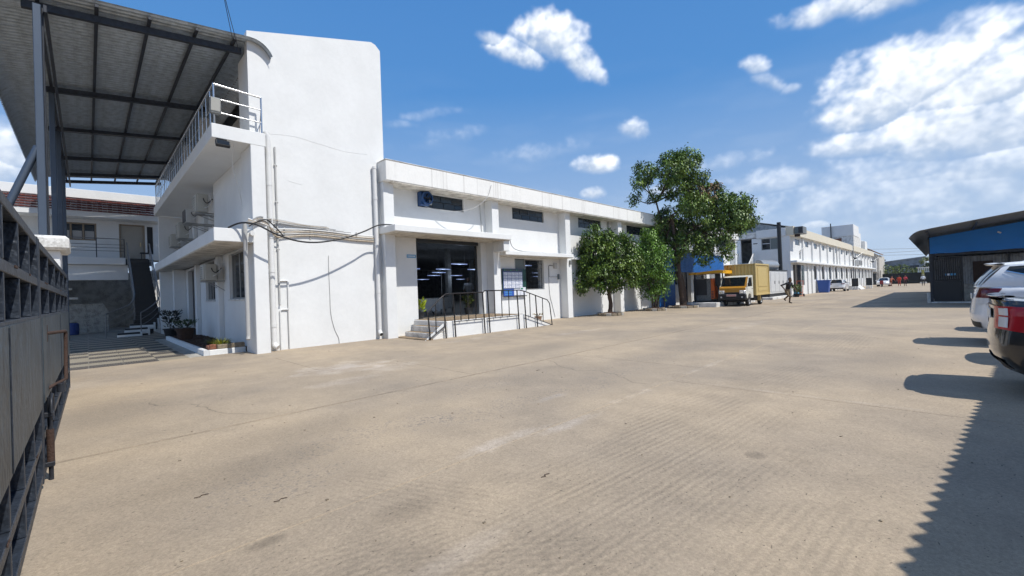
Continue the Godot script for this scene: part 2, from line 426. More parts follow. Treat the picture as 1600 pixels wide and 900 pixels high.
	mat("car_red", 0.25, 0.02, 0.02, 0.3)
	mat("car_glass", 0.010, 0.013, 0.016, 0.06)
	mat("car_plastic", 0.016, 0.016, 0.017, 0.6)
	mat("chrome", 0.75, 0.75, 0.75, 0.15, 1.0)
	mat("lamp_red", 0.42, 0.012, 0.018, 0.12)
	mat("lamp_dark_red", 0.12, 0.010, 0.016, 0.12)
	mat("lamp_clear", 0.62, 0.62, 0.62, 0.12)
	mat("plate", 0.68, 0.68, 0.64, 0.5)
	mat("sign_blue", 0.08, 0.30, 0.52, 0.5)
	mat("paper_white", 0.68, 0.70, 0.76, 0.6)
	mat("text_dark", 0.04, 0.05, 0.08, 0.7)
	mat("board_blue", 0.10, 0.14, 0.30, 0.5)
	mat("photo_blue", 0.03, 0.09, 0.38, 0.5)
	mat("photo_green", 0.05, 0.22, 0.14, 0.5)
	mat("pot_black", 0.012, 0.012, 0.013, 0.6)
	mat("clay", 0.30, 0.19, 0.12, 0.9, 0, dirt, 3.0)
	mat("bark", 0.095, 0.062, 0.042, 0.95, 0, dirt, 1.6, rough_bump, 1.2)
	mat("hall_floor", 0.20, 0.17, 0.13, 0.55, 0, dirt, 0.5)
	mat("cloth", 0.55, 0.55, 0.54, 0.9)
	mat("asphalt_roof", 0.24, 0.23, 0.22, 0.95, 0, dirt, 0.3)
	mat("sheet_grey", 0.33, 0.37, 0.40, 0.5, 0.3, metal, 0.3)
	mat("far_wall", 0.014, 0.017, 0.016, 0.9)
	mat("factory_blue_grey", 0.25, 0.29, 0.33, 0.8, 0, dirt, 0.12)
	mat("barrel_blue", 0.02, 0.05, 0.20, 0.5)
	mat("yellow_post", 0.30, 0.30, 0.09, 0.7)
	mat("dirt_ground", 0.26, 0.20, 0.14, 0.95, 0, dirt, 0.12)
	mat("leaf", 1, 1, 1, 0.5); M.leaf.vertex_color_use_as_albedo = true; M.leaf.backlight = Color(0.42, 0.6, 0.14)
	mat("blade", 1, 1, 1, 0.55); M.blade.vertex_color_use_as_albedo = true; M.blade.backlight = Color(0.4, 0.45, 0.2)
	mat("body", 1, 1, 1, 0.8); M.body.vertex_color_use_as_albedo = true
	var tube_glow := mat("tube_glow", 0.8, 0.85, 0.95, 0.4); tube_glow.emission_enabled = true; tube_glow.emission = Color(0.62, 0.72, 1.0); tube_glow.emission_energy_multiplier = 0.55
	var g := mat("pane", 0.55, 0.62, 0.62, 0.03); g.transparency = BaseMaterial3D.TRANSPARENCY_ALPHA; g.albedo_color.a = 0.16

func drip_marks() -> ImageTexture: # faint washed lines down the gate sheets
	var w := 512; var out := PackedByteArray(); out.resize(w * w * 3)
	var n := noise(61, 0.06, 3); var m := noise(62, 0.012, 4)
	for j in w:
		for i in w:
			var d := clampf(0.82 + 0.30 * n.get_noise_2d(i, j * 0.05) + 0.25 * m.get_noise_2d(i, j * 0.6), 0.3, 1.0)
			for c in 3: out[(j * w + i) * 3 + c] = int(255.0 * d)
	return ImageTexture.create_from_image(Image.create_from_data(w, w, false, Image.FORMAT_RGB8, out))
func streaks() -> ImageTexture: # rain streaks on the old parapet paint: narrow, uneven, running down
	var w := 1024; var h := 256
	var n := noise(41, 0.035, 3); var m := noise(42, 0.006, 3); var f := noise(43, 0.2, 2)
	var out := PackedByteArray(); out.resize(w * h * 3)
	for i in w:
		var s := maxf(0.0, n.get_noise_2d(i, 0) * 1.3 - 0.18) * clampf(0.5 + m.get_noise_2d(i, 9) * 1.6, 0, 1)
		for j in h:
			var d: float = 1.0 - s * (0.35 + 0.4 * n.get_noise_2d(i * 1.2, j * 0.12 + 77.0)) * 0.85 - maxf(0.0, f.get_noise_2d(i, j * 0.4)) * 0.05 - 0.03 * m.get_noise_2d(i, j)
			d = clampf(d, 0.0, 1.0)
			var at := (j * w + i) * 3
			out[at] = int(255 * d); out[at + 1] = int(255 * d * lerpf(0.97, 1.0, d)); out[at + 2] = int(255 * d * lerpf(0.92, 1.0, d))
	return ImageTexture.create_from_image(Image.create_from_data(w, h, false, Image.FORMAT_RGB8, out))

# ---------------------------------------------------------------- ground
const GX0 := -3.0
const GZ0 := -15.0
const GW := 26.0
const GH := 19.0
func ground_and_yard():
	var g := part(self, "ground", plane_mesh(-1500, 2500, -2000, 2000), M.dirt_ground, Vector3(0, -0.16, 0)); g.set_meta("kind", "structure")
	concrete_material()
	var yard := setting("yard")
	var zs := [9.1, 6.05, 3.0, -3.08, -6.1, -9.2, -12.2, -14.62]
	for s in zs.size() - 1:
		var joints := [-9.9, [2.0, 1.0, 6.5, 7.8, 5.0, 3.4, 9.0][s]]
		while joints[-1] < 121.0: joints.append(joints[-1] + (5.5 if joints[-1] < 40.0 else 11.0))
		for k in joints.size() - 1:
			part(yard, "concrete_slab", slab_mesh(joints[k] + 0.003, joints[k + 1] - 0.003, zs[s + 1] + ([0.004, 0.004, 0.002, 0.010, 0.004, 0.003, 0.0][s]), zs[s] - ([0.0, 0.004, 0.004, 0.002, 0.010, 0.004, 0.003][s])), M.concrete)
func plane_mesh(x0, x1, z0, z1) -> ArrayMesh:
	var st := start(); quad(st, Vector3(x0, 0, z0), Vector3(x1, 0, z0), Vector3(x1, 0, z1), Vector3(x0, 0, z1)); return done(st)
func slab_mesh(x0, x1, z0, z1) -> ArrayMesh:
	var st := start(); var b := 0.006
	var uv := func(p: Vector3): st.set_uv(Vector2((p.x - GX0) / GW, (p.z - GZ0) / GH)); st.add_vertex(p)
	var rings := [[b, 0.0], [0.0, -b], [0.0, -0.14]]
	var top := [Vector3(x0 + b, 0, z0 + b), Vector3(x1 - b, 0, z0 + b), Vector3(x1 - b, 0, z1 - b), Vector3(x0 + b, 0, z1 - b)]
	for k in [0, 1, 2, 0, 2, 3]: uv.call(top[k])
	for r in 2:
		for k in 4:
			var q := []
			for c in [[r, k], [r, (k + 1) % 4], [r + 1, (k + 1) % 4], [r + 1, k]]:
				var i: float = rings[c[0]][0]; var y: float = rings[c[0]][1]
				q.append([Vector3(x0 + i, y, z0 + i), Vector3(x1 - i, y, z0 + i), Vector3(x1 - i, y, z1 - i), Vector3(x0 + i, y, z1 - i)][c[1]])
			for t in [0, 2, 1, 0, 3, 2]: uv.call(q[t])
	st.generate_normals(); st.generate_tangents(); return st.commit()

func concrete_material():
	var w := 1872; var h := 1368; var ppm := w / GW
	# noise planes come from the engine as grey images; they are joined row by row
	var big := noise(51, 0.0045, 4).get_image(w, h, false, false, false).get_data()
	var mid := noise(52, 0.022, 5).get_image(w, h, false, false, false).get_data()
	var fine := noise(53, 0.85, 1, FastNoiseLite.TYPE_VALUE).get_image(w, h, false, false, false).get_data()
	var cell := noise(54, 0.24, 2).get_image(w, h, false, false, false).get_data()
	var col := PackedByteArray(); col.resize(w * h * 3)
	var hgt := PackedByteArray(); hgt.resize(w * h)
	# patches of raked grooves: x, z, half length, half width, turn, pitch
	var rakes := [[2.6, -1.6, 1.6, 0.55, 0.10, 0.062], [3.9, -1.9, 1.7, 0.6, 0.06, 0.075], [1.75, -2.75, 0.7, 0.28, 1.15, 0.07], [1.15, -2.35, 0.55, 0.3, 0.2, 0.06], [2.4, -0.6, 1.0, 0.35, 0.08, 0.07], [5.6, -2.2, 1.6, 0.45, 0.1, 0.08], [7.4, -1.9, 1.3, 0.5, 0.1, 0.08], [1.45, -1.75, 0.6, 0.3, 0.7, 0.055], [9.5, -4.5, 1.6, 0.7, 0.05, 0.09], [13.0, -2.0, 1.8, 0.8, 0.0, 0.09], [6.0, -5.0, 1.2, 0.5, 0.1, 0.08]]
	var pitted := [[5.6, -3.9, 1.6, 0.5], [3.6, -4.1, 1.3, 0.45], [7.8, -4.3, 2.2, 0.55], [2.3, -4.6, 1.2, 0.5], [10.5, -4.6, 2.4, 0.7], [1.2, -3.9, 0.8, 0.5], [4.4, -5.3, 1.8, 0.5]]
	var pale := [[3.9, -9.1, 1.25, 0.85, 0.9], [4.6, -8.3, 0.8, 0.6, 0.6], [3.3, -7.6, 0.9, 0.35, 0.4], [3.0, -3.15, 0.85, 0.16, 0.8], [3.9, -2.98, 0.9, 0.12, 0.7], [5.3, -3.08, 0.7, 0.10, 0.55], [4.5, -3.9, 0.5, 0.12, 0.5], [9.0, -10.8, 2.5, 0.35, 0.45], [12.0, -9.0, 2.0, 0.3, 0.4], [16.0, -5.0, 3.0, 0.5, 0.35], [1.4, -2.0, 0.7, 0.12, 0.3], [8.2, -3.1, 1.2, 0.08, 0.4], [6.6, -1.3, 0.05, 1.5, 0.35]]
	var dark := [[0.75, -3.0, 0.16, 0.08, 0.5], [1.55, -2.7, 0.4, 0.2, 0.25], [1.0, -4.5, 1.1, 0.5, 0.22], [1.7, -5.2, 1.2, 0.6, 0.18], [8.0, -7.5, 3.0, 0.8, 0.12], [0.3, -8.5, 0.9, 1.6, 0.15], [4.1, -1.2, 0.12, 0.10, 0.4], [14.0, -6.5, 4.0, 0.5, 0.12], [11.0, -0.8, 2.5, 0.5, 0.12]]
	# fine cracks: x at the start, z from, z to, wander, slant
	var wander := noise(55, 0.55, 4)
	var cracks := [[6.9, -6.0, -3.2, 0.6, -0.2], [9.8, -9.0, -6.2, 0.7, 0.3], [4.6, -12.6, -9.6, 0.5, 0.5], [13.5, -5.9, -1.2, 0.8, 0.1], [0.6, -8.6, -6.3, 0.4, 0.5]]
	for j in h:
		var z := GZ0 + (j + 0.5) / ppm
		var rk := rakes.filter(func(q): return absf(z - q[1]) < q[2] + q[3])
		var pt := pitted.filter(func(q): return absf(z - q[1]) < q[3] * 2.0)
		var pl := pale.filter(func(q): return absf(z - q[1]) < q[3] * 2.0)
		var cr := []
		for q in cracks:
			if z > q[1] and z < q[2]: cr.append(q[0] + wander.get_noise_2d(z * 1.0, q[0] * 7.0) * q[3] + (z - q[1]) * q[4])
		var dk := dark.filter(func(q): return absf(z - q[1]) < q[3] * 2.0)
		for i in w:
			var at := j * w + i
			var x := GX0 + (i + 0.5) / ppm
			var nb := big[at] / 255.0 - 0.5; var nm := mid[at] / 255.0 - 0.5; var nf := fine[at] / 255.0 - 0.5; var nc := cell[at] / 255.0 - 0.5
			var v := 1.0 + nb * 0.20 + nm * 0.10 + nf * 0.11 + nc * 0.03
			var hh := 0.62 + nm * 0.06 + nf * 0.06 + nc * 0.03
			var warm := nb * 0.05
			for q in rk:
				var dx: float = x - q[0]; var dz: float = z - q[1]; var ct: float = cos(q[4]); var sn: float = sin(q[4])
				var u := dx * ct + dz * sn; var t := dz * ct - dx * sn
				var m: float = smoothstep(1.25, 0.7, absf(u) / q[2] + nm * 0.9) * smoothstep(1.25, 0.7, absf(t) / q[3] + nm * 0.9)
				if m > 0.01:
					var gr := smoothstep(0.25, 0.9, absf(fposmod(t / q[5] + nm * 0.25, 1.0) - 0.5) * 2.0 + nc * 0.5)
					v -= m * gr * 0.045; hh -= m * gr * 0.07
			for q in pt:
				var e: float = 1.0 - pow((x - q[0]) / q[2], 2) - pow((z - q[1]) / q[3], 2) + nm * 1.6
				if e > 0.0:
					var k := clampf(e, 0, 1) * smoothstep(0.06, 0.30, nf + nc * 0.3)
					v -= k * 0.15; hh -= k * 0.14; warm -= k * 0.03
			for q in pl:
				var e: float = 0.75 - pow((x - q[0]) / q[2], 2) - pow((z - q[1]) / q[3], 2) + nm * 1.7 + nf * 0.4
				if e > 0.0: var k: float = clampf(e, 0, 1) * q[4]; v += k * 0.13; warm -= k * 0.08
			for q in dk:
				var e: float = 0.8 - pow((x - q[0]) / q[2], 2) - pow((z - q[1]) / q[3], 2) + nm * 1.5
				if e > 0.0: v -= clampf(e, 0, 1) * q[4] * 0.5
			if cr.size() > 0:
				for q in cr:
					if absf(x - q) < 0.012 + 0.012 * nm: v -= 0.17
			var jd := absf(z + 6.1) # dirt held in the long joints
			if jd < 0.05: v -= 0.26 * (1.0 - jd / 0.05) * clampf(0.6 + nm * 1.6, 0, 1)
			# scattered holes and stains
			if nc > 0.25 and nf > 0.2: v -= 0.12; hh -= 0.1
			v = clampf(v, 0.15, 1.5)
			col[at * 3] = int(clampf(174.0 * (v + warm * 0.4), 0, 255)); col[at * 3 + 1] = int(clampf(157.0 * v, 0, 255)); col[at * 3 + 2] = int(clampf(134.5 * (v - warm), 0, 255))
			hgt[at] = int(clampf(hh, 0, 1) * 255.0)
	var im := Image.create_from_data(w, h, false, Image.FORMAT_RGB8, col)
	var hm := Image.create_from_data(w, h, false, Image.FORMAT_L8, hgt); hm.convert(Image.FORMAT_RGBA8); hm.bump_map_to_normal_map(1.6)
	var m := StandardMaterial3D.new(); m.resource_name = "concrete"; m.roughness = 0.92
	m.albedo_texture = ImageTexture.create_from_image(im)
	m.normal_enabled = true; m.normal_texture = ImageTexture.create_from_image(hm); m.normal_scale = 0.5
	# fine grain and pinholes, laid over the large map
	m.detail_enabled = true; m.detail_blend_mode = BaseMaterial3D.BLEND_MODE_MUL; m.detail_uv_layer = BaseMaterial3D.DETAIL_UV_2
	m.detail_albedo = grit_tex(); m.uv2_triplanar = true; m.uv2_world_triplanar = true; m.uv2_scale = Vector3(0.42, 0.42, 0.42)
	M.concrete = m
func grit_tex() -> ImageTexture:
	var n := 1024; var a := noise(71, 0.55, 2).get_seamless_image(n, n).get_data(); var b := noise(72, 0.10, 3).get_seamless_image(n, n).get_data()
	var v := PackedFloat32Array(); v.resize(n * n)
	for i in n * n: v[i] = 0.92 + (a[i] / 255.0 - 0.5) * 0.34 + (b[i] / 255.0 - 0.5) * 0.16
	var r := RandomNumberGenerator.new(); r.seed = 5
	for k in 620:
		var c := Vector2(r.randf(), r.randf()) * n; var ln := r.randf_range(1.0, 5.5) * (2.0 if r.randf() < 0.12 else 1.0); var wd := r.randf_range(0.8, 2.2); var t := r.randf() * 0.9 - 0.3; var depth := r.randf_range(0.12, 0.42)
		if r.randf() < 0.25: depth = -0.12
		for y in range(int(-ln) - 2, int(ln) + 3):
			for x in range(int(-ln) - 2, int(ln) + 3):
				var p := Vector2(x, y).rotated(-t); var e := 1.0 - pow(p.x / ln, 2) - pow(p.y / wd, 2)
				if e > 0.0: v[posmod(int(c.y) + y, n) * n + posmod(int(c.x) + x, n)] -= depth * minf(1.0, e * 1.5)
	var out := PackedByteArray(); out.resize(n * n * 3)
	for i in n * n:
		var q := int(clampf(v[i], 0, 1) * 255.0); out[i * 3] = q; out[i * 3 + 1] = q; out[i * 3 + 2] = q
	return ImageTexture.create_from_image(Image.create_from_data(n, n, false, Image.FORMAT_RGB8, out))

# ---------------------------------------------------------------- low block along the yard
func louvre_window(b, x0, x1, y0, y1, z, cols := 4, rows := 2): # dark window of stacked panes, set back in the wall
	var w := bx(b, "window", M.louvre_frame, x0, x1, y0, y1, z - 0.10, z - 0.06, 0.003)
	var cw: float = (x1 - x0) / cols; var ch: float = (y1 - y0) / rows
	for i in cols:
		for j in rows:
			var o: float = (cw * 0.25 if j % 2 == 0 else 0.0)
			var a: float = x0 + cw * i + o; var e: float = minf(a + cw, x1)
			var p := bx(w, "pane", M.louvre_glass, a + 0.015, e - 0.015, y0 + ch * j + 0.015, y0 + ch * (j + 1) - 0.015, z - 0.058, z - 0.035, 0.004)
			p.rotation.x = (rng.randf() - 0.5) * 0.12
			if o > 0.0 and i == 0: bx(w, "pane", M.louvre_glass, x0 + 0.01, a - 0.015, y0 + ch * j + 0.015, y0 + ch * (j + 1) - 0.015, z - 0.058, z - 0.035, 0.004)
func grille_window(b, x0, x1, y0, y1, z, bars := 9):
	var w := bx(b, "window", M.alu, x0, x1, y0, y0 + 0.045, z - 0.16, z - 0.10, 0.004)
	bx(w, "frame", M.alu, x0, x1, y1 - 0.045, y1, z - 0.16, z - 0.10, 0.004)
	bx(w, "frame", M.alu, x0, x0 + 0.045, y0 + 0.046, y1 - 0.046, z - 0.16, z - 0.10, 0.004)
	bx(w, "frame", M.alu, x1 - 0.045, x1, y0 + 0.046, y1 - 0.046, z - 0.16, z - 0.10, 0.004)
	for k in bars:
		var x: float = lerpf(x0 + 0.05, x1 - 0.05, (k + 1.0) / (bars + 1.0))
		bx(w, "bar", M.black_board, x - 0.008, x + 0.008, y0 + 0.045, y1 - 0.045, z - 0.20, z - 0.184, 0.002)
	return w
func low_block():
	var b := thing("factory_block", "long white single-storey block with flat parapet, columns and dark high windows", "building", Vector3(7.4, 0, -13.63))
	var holes := [[8.92, 12.15, 0.55, 3.72]]
	var centres := [10.17, 15.28, 20.4, 25.5, 30.6, 35.7, 40.7]
	for c in centres: holes.append([c - 1.12, c + 1.12, 4.87, 5.42])
	for k in range(1, 6): holes.append([centres[k] - 1.08, centres[k] + 0.98, 1.53, 3.01])
	wall(b, "wall", M.white, "x", 7.42, 43.0, -0.1, 5.5, -14.1, -14.5, holes)
	for i in 8:
		var x: float = 7.58 + 5.075 * i
		bx(b, "column", M.white, x - 0.20, x + 0.20, -0.05, 5.478, -14.098, -13.63, 0.012)
		if i > 0: bx(b, "foot", M.plinth, x - 0.215, x + 0.215, -0.05, 0.03, -14.09, -13.612, 0.01)
	bx(b, "parapet", M.parapet, 7.36, 43.1, 5.48, 6.18, -14.25, -13.36, 0.015)
	bx(b, "coping", M.white_old, 7.34, 43.12, 6.181, 6.205, -14.25, -13.34, 0.006)
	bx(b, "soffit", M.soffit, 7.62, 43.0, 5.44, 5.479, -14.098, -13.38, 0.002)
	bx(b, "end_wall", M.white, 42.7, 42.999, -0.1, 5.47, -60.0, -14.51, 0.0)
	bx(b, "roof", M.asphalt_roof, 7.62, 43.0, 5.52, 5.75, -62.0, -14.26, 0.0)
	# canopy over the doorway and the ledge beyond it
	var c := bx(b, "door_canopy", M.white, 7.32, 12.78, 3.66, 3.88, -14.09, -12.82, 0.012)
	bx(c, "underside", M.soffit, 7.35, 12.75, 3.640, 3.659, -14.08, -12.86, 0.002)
	bx(b, "drip_board", M.conduit, 10.6, 12.5, 3.60, 3.64, -12.98, -12.95, 0.004)
	bx(b, "canopy_rib", M.white, 12.44, 12.78, 3.20, 3.64, -13.60, -12.95, 0.01)
	var l := bx(b, "window_ledge", M.white, 12.80, 17.60, 3.08, 3.25, -14.09, -13.22, 0.012)
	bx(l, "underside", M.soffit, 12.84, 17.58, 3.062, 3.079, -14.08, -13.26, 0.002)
	for k in range(3, 8): bx(b, "window_ledge", M.white, 7.79 + 5.075 * (k - 1), 7.37 + 5.075 * k, 3.05, 3.2, -14.09, -13.75, 0.012)
	for k in centres.size():
		louvre_window(b, centres[k] - 1.12, centres[k] + 1.12, 4.87, 5.42, -14.13)
	for k in range(2, 6):
		var w = grille_window(b, centres[k] - 1.08, centres[k] + 0.98, 1.53, 3.01, -14.1)
		bx(w, "pane", M.louvre_glass, centres[k] - 1.05, centres[k] + 0.95, 1.56, 2.98, -14.26, -14.25, 0.0)
	# the window beside the doorway: frosted shutter at the left, open grille at the right
	var w2 = grille_window(b, 14.92, 16.26, 1.53, 3.01, -14.1, 11)
	for k in 6: bx(w2, "rod", M.black_board, 14.97, 16.21, 1.72 + k * 0.21, 1.732 + k * 0.21, -14.182, -14.17, 0.002)
	var sh := bx(b, "shutter", M.frosted, 14.24, 14.86, 1.56, 2.98, -14.15, -14.12, 0.004)
	for s in [[14.20, 14.239, 1.53, 3.01], [14.861, 14.91, 1.53, 3.01]]: bx(sh, "stile", M.alu, s[0], s[1], s[2], s[3], -14.17, -14.09, 0.004)
	bx(sh, "head", M.louvre_frame, 14.24, 14.86, 2.981, 3.01, -14.16, -14.11, 0.003)
	bx(b, "jamb", M.soffit, 16.262, 16.30, 1.53, 3.01, -14.3, -14.105, 0.003)
	# the hall seen through the doorway
	bx(b, "hall_floor", M.hall_floor, 7.75, 42.69, 0.40, 0.55, -60.0, -14.11, 0.0)
	bx(b, "hall_back_wall", M.dark_room, 7.75, 42.69, 0.55, 5.43, -60.2, -60.0, 0.0)
	bx(b, "hall_side_wall", M.dark_room, 7.62, 7.74, 0.0, 5.43, -60.0, -14.51, 0.0)
	bx(b, "hall_ceiling", M.dark_room, 7.75, 42.69, 5.44, 5.5, -60.0, -14.52, 0.0)
	wall(b, "hall_lining", M.dark_room, "x", 7.75, 42.69, 0.55, 5.43, -14.505, -14.53, holes)
	bx(b, "floor_under", M.plinth, 7.75, 42.69, -0.1, 0.39, -60.0, -14.51, 0.0)
	for x in [12.6, 22.8, 32.9]:
		for z in [-22.0, -31.0, -40.0]: bx(b, "hall_pillar", M.room_wall, x - 0.2, x + 0.2, 0.56, 5.43, z - 0.2, z + 0.2, 0.01)
	bx(b, "shutter_box", M.louvre_frame, 8.93, 12.14, 3.52, 3.71, -14.48, -14.25, 0.01)
	bx(b, "shutter_guide", M.louvre_frame, 12.06, 12.145, 0.56, 3.51, -14.42, -14.36, 0.003)
	# downpipe between the bays, near the first tree
	for x in [22.2, 27.3]: tube(b, "downpipe", M.pvc_old, [Vector3(x, 0.05, -14.02), Vector3(x, 5.42, -14.02)], 0.055, 10)
	tube(b, "downpipe", M.pvc_old, [Vector3(39.6, 0.05, -14.02), Vector3(39.6, 5.42, -14.02)], 0.06, 10)
	# roller of lamps inside the hall
	var spots := [[13.68, 14.75, -18.3, "nearest"], [15.56, 16.66, -22.4, ""], [17.71, 18.91, -26.0, ""], [20.1, 21.38, -30.2, ""], [23.9, 25.6, -38.2, ""], [22.54, 23.79, -30.3, ""], [18.05, 19.2, -22.35, ""], [29.4, 30.6, -38.5, ""], [13.3, 14.35, -22.35, ""], [18.7, 19.85, -18.2, ""], [28.0, 29.5, -25.7, ""], [35.6, 37.4, -32.5, ""]]
	for k in spots.size():
		var s = spots[k]
		var t := thing("tube_light", "lit white tube light hanging in the dark hall behind the doorway", "lamp", Vector3((s[0] + s[1]) / 2, 3.0, s[2]), "tube lights in the hall")
		bx(t, "housing", M.grey_machine, s[0], s[1], 3.075, 3.12, s[2] - 0.03, s[2] + 0.03, 0.004)
		tube(t, "tube", M.tube_glow, [Vector3(s[0], 3.05, s[2]), Vector3(s[1], 3.05, s[2])], 0.022, 8)
		for x in [s[0] + 0.15, s[1] - 0.15]: tube(t, "hanger", M.alu, [Vector3(x, 3.12, s[2]), Vector3(x, 5.44, s[2])], 0.006, 5)
		var l2 := OmniLight3D.new(); l2.name = "tube_light_glow"; l2.light_energy = 0.35; l2.light_color = Color(0.8, 0.88, 1.0); l2.omni_range = 14.0; l2.omni_attenuation = 2.0; l2.light_size = 0.3; l2.shadow_enabled = true
		t.add_child(l2); l2.position = Vector3(0, -0.06, 0)
	# tables with cloths inside
	for k in 2:
		var x: float = [10.9, 12.9][k]
		var t := thing("hall_table", ["cloth-covered table just inside the dark doorway", "second cloth-covered table, deeper in the dark hall"][k], "table", Vector3(x, 0.55, -16.6 - k * 1.8))
		var p := gp(t)
		bx(t, "tabletop", M.cloth, p.x - 0.7, p.x + 0.7, 1.27, 1.30, p.z - 0.35, p.z + 0.35, 0.01)
		var st := start(true)
		var edge := []
		for i in 33:
			var u := i / 32.0; var wob := 0.03 * sin(i * 1.9) + 0.015 * sin(i * 0.7)
			edge.append([Vector3(-0.7 + 1.4 * u, 1.285, 0.36), Vector3(-0.7 + 1.4 * u + wob * 0.3, 0.75 + 0.05 * sin(i * 0.9), 0.38 + wob)])
		for i in 32: quad(st, edge[i][0], edge[i + 1][0], edge[i + 1][1], edge[i][1])
		part(t, "cloth", done(st), M.cloth, Vector3(p.x, 0, p.z))
		for sx in [-0.62, 0.62]:
			for sz in [-0.3, 0.3]: bx(t, "leg", M.louvre_frame, p.x + sx - 0.02, p.x + sx + 0.02, 0.55, 1.27, p.z + sz - 0.02, p.z + sz + 0.02, 0.003)

# ---------------------------------------------------------------- steps, platform, ramp and railing before the doorway
func entrance():
	var s := thing("entrance_platform", "white raised platform with steps and ramp before the wide doorway", "platform", Vector3(10.4, 0, -12.9))
	var zf := -11.88
	var b := bx(s, "platform", M.white, 8.62, 12.42, -0.05, 0.555, -13.98, zf, 0.015)
	bx(b, "floor_finish", M.sand, 8.66, 12.42, 0.556, 0.568, -13.97, zf - 0.08, 0.002)
	for k in 2: 
		var st := bx(s, "step", M.white_old, 8.02 + 0.3 * k, 8.61, -0.05 if k == 0 else 0.192, 0.19 + 0.19 * k, -13.6, zf - 0.004 * k, 0.012)
		bx(st, "tread", M.sand, 8.04 + 0.3 * k, 8.30 + 0.3 * k, 0.191 + 0.19 * k, 0.197 + 0.19 * k, -13.58, zf - 0.1, 0.002)
	bx(s, "bottom_slab", M.sand, 7.74, 8.01, -0.05, 0.035, -13.6, zf + 0.06, 0.012)
	part(s, "ramp", prism([Vector2(12.421, -0.05), Vector2(12.421, 0.555), Vector2(12.6, 0.54), Vector2(14.05, 0.0), Vector2(14.05, -0.05)], -13.2, zf - 0.003, "z"), M.white)
	part(s, "cheek", prism([Vector2(7.72, 0.0), Vector2(7.86, 0.0), Vector2(8.55, 0.42), Vector2(8.55, 0.5), Vector2(8.45, 0.5)], zf + 0.002, zf + 0.05, "z"), M.white)
	# railing
	var zr := zf + 0.075
	var r := thing("entrance_railing", "black painted steel railing along the white entrance platform", "railing", Vector3(10.4, 0, zr))
	var bar := 0.019
	var rail := func(pts, called, w): tube(r, called, M.rail_black, pts, w, 8)
	rail.call([Vector3(7.80, 0.90, zr), Vector3(8.30, 1.33, zr), Vector3(8.56, 1.49, zr), Vector3(10.22, 1.50, zr), Vector3(10.28, 1.55, zr), Vector3(12.1, 1.53, zr), Vector3(12.4, 1.47, zr)], "top_rail", 0.021)
	rail.call([Vector3(12.4, 1.47, zr), Vector3(13.75, 1.08, zr), Vector3(13.9, 0.92, zr), Vector3(14.02, 0.0, zr)], "top_rail", 0.021)
	rail.call([Vector3(7.84, 0.03, zr), Vector3(8.45, 0.40, zr)], "bottom_rail", 0.016)
	rail.call([Vector3(8.85, 0.53, zr), Vector3(10.22, 0.53, zr)], "bottom_rail", 0.016)
	rail.call([Vector3(10.40, 0.53, zr), Vector3(12.05, 0.53, zr)], "bottom_rail", 0.016)
	rail.call([Vector3(12.36, 0.53, zr), Vector3(13.98, 0.02, zr)], "bottom_rail", 0.016)
	# [x, bottom, top, long]
	for p in [[7.82, 0.0, 0.90, 1], [8.12, 0.2, 1.16, 0], [8.45, 0.0, 1.41, 1], [8.85, 0.0, 1.49, 1], [9.16, 0.53, 1.495, 0], [9.50, 0.53, 1.50, 0], [9.83, 0.53, 1.50, 0], [10.18, 0.0, 1.50, 1], [10.42, 0.0, 1.55, 1], [10.76, 0.53, 1.55, 0], [11.12, 0.53, 1.54, 0], [11.50, 0.53, 1.54, 0], [11.96, 0.0, 1.53, 1], [12.36, 0.0, 1.48, 1], [12.68, 0.43, 1.39, 0], [13.03, 0.0, 1.29, 1], [13.45, 0.19, 1.17, 0]]:
		var lean: float = 0.05 if p[3] == 1 else 0.0
		rail.call([Vector3(p[0] + lean, p[1], zr + lean * 0.3), Vector3(p[0], p[2], zr)], "post" if p[3] == 1 else "baluster", 0.024 if p[3] == 1 else 0.017)
	# potted plants at both sides of the doorway, and a clay pot at the foot of the ramp
	potted("potted_plant", "bright yellow-green leafy plant in a black pot left of the doorway", Vector3(9.18, 0.55, -14.38), 0.15, 0.26, M.pot_black, 0.55, 60, Vector3(0.34, 0.42, 0.03), 0.10)
	potted("potted_plant", "dark bushy plant in a black pot at the right doorway jamb", Vector3(11.78, 0.55, -14.62), 0.19, 0.30, M.pot_black, 0.62, 150, Vector3(0.10, 0.13, 0.025), 0.06)
	potted("potted_plant", "small clay pot with dry plant at the foot of the ramp", Vector3(14.65, 0.0, -13.15), 0.17, 0.30, M.clay, 0.14, 40, Vector3(0.26, 0.19, 0.06), 0.05)
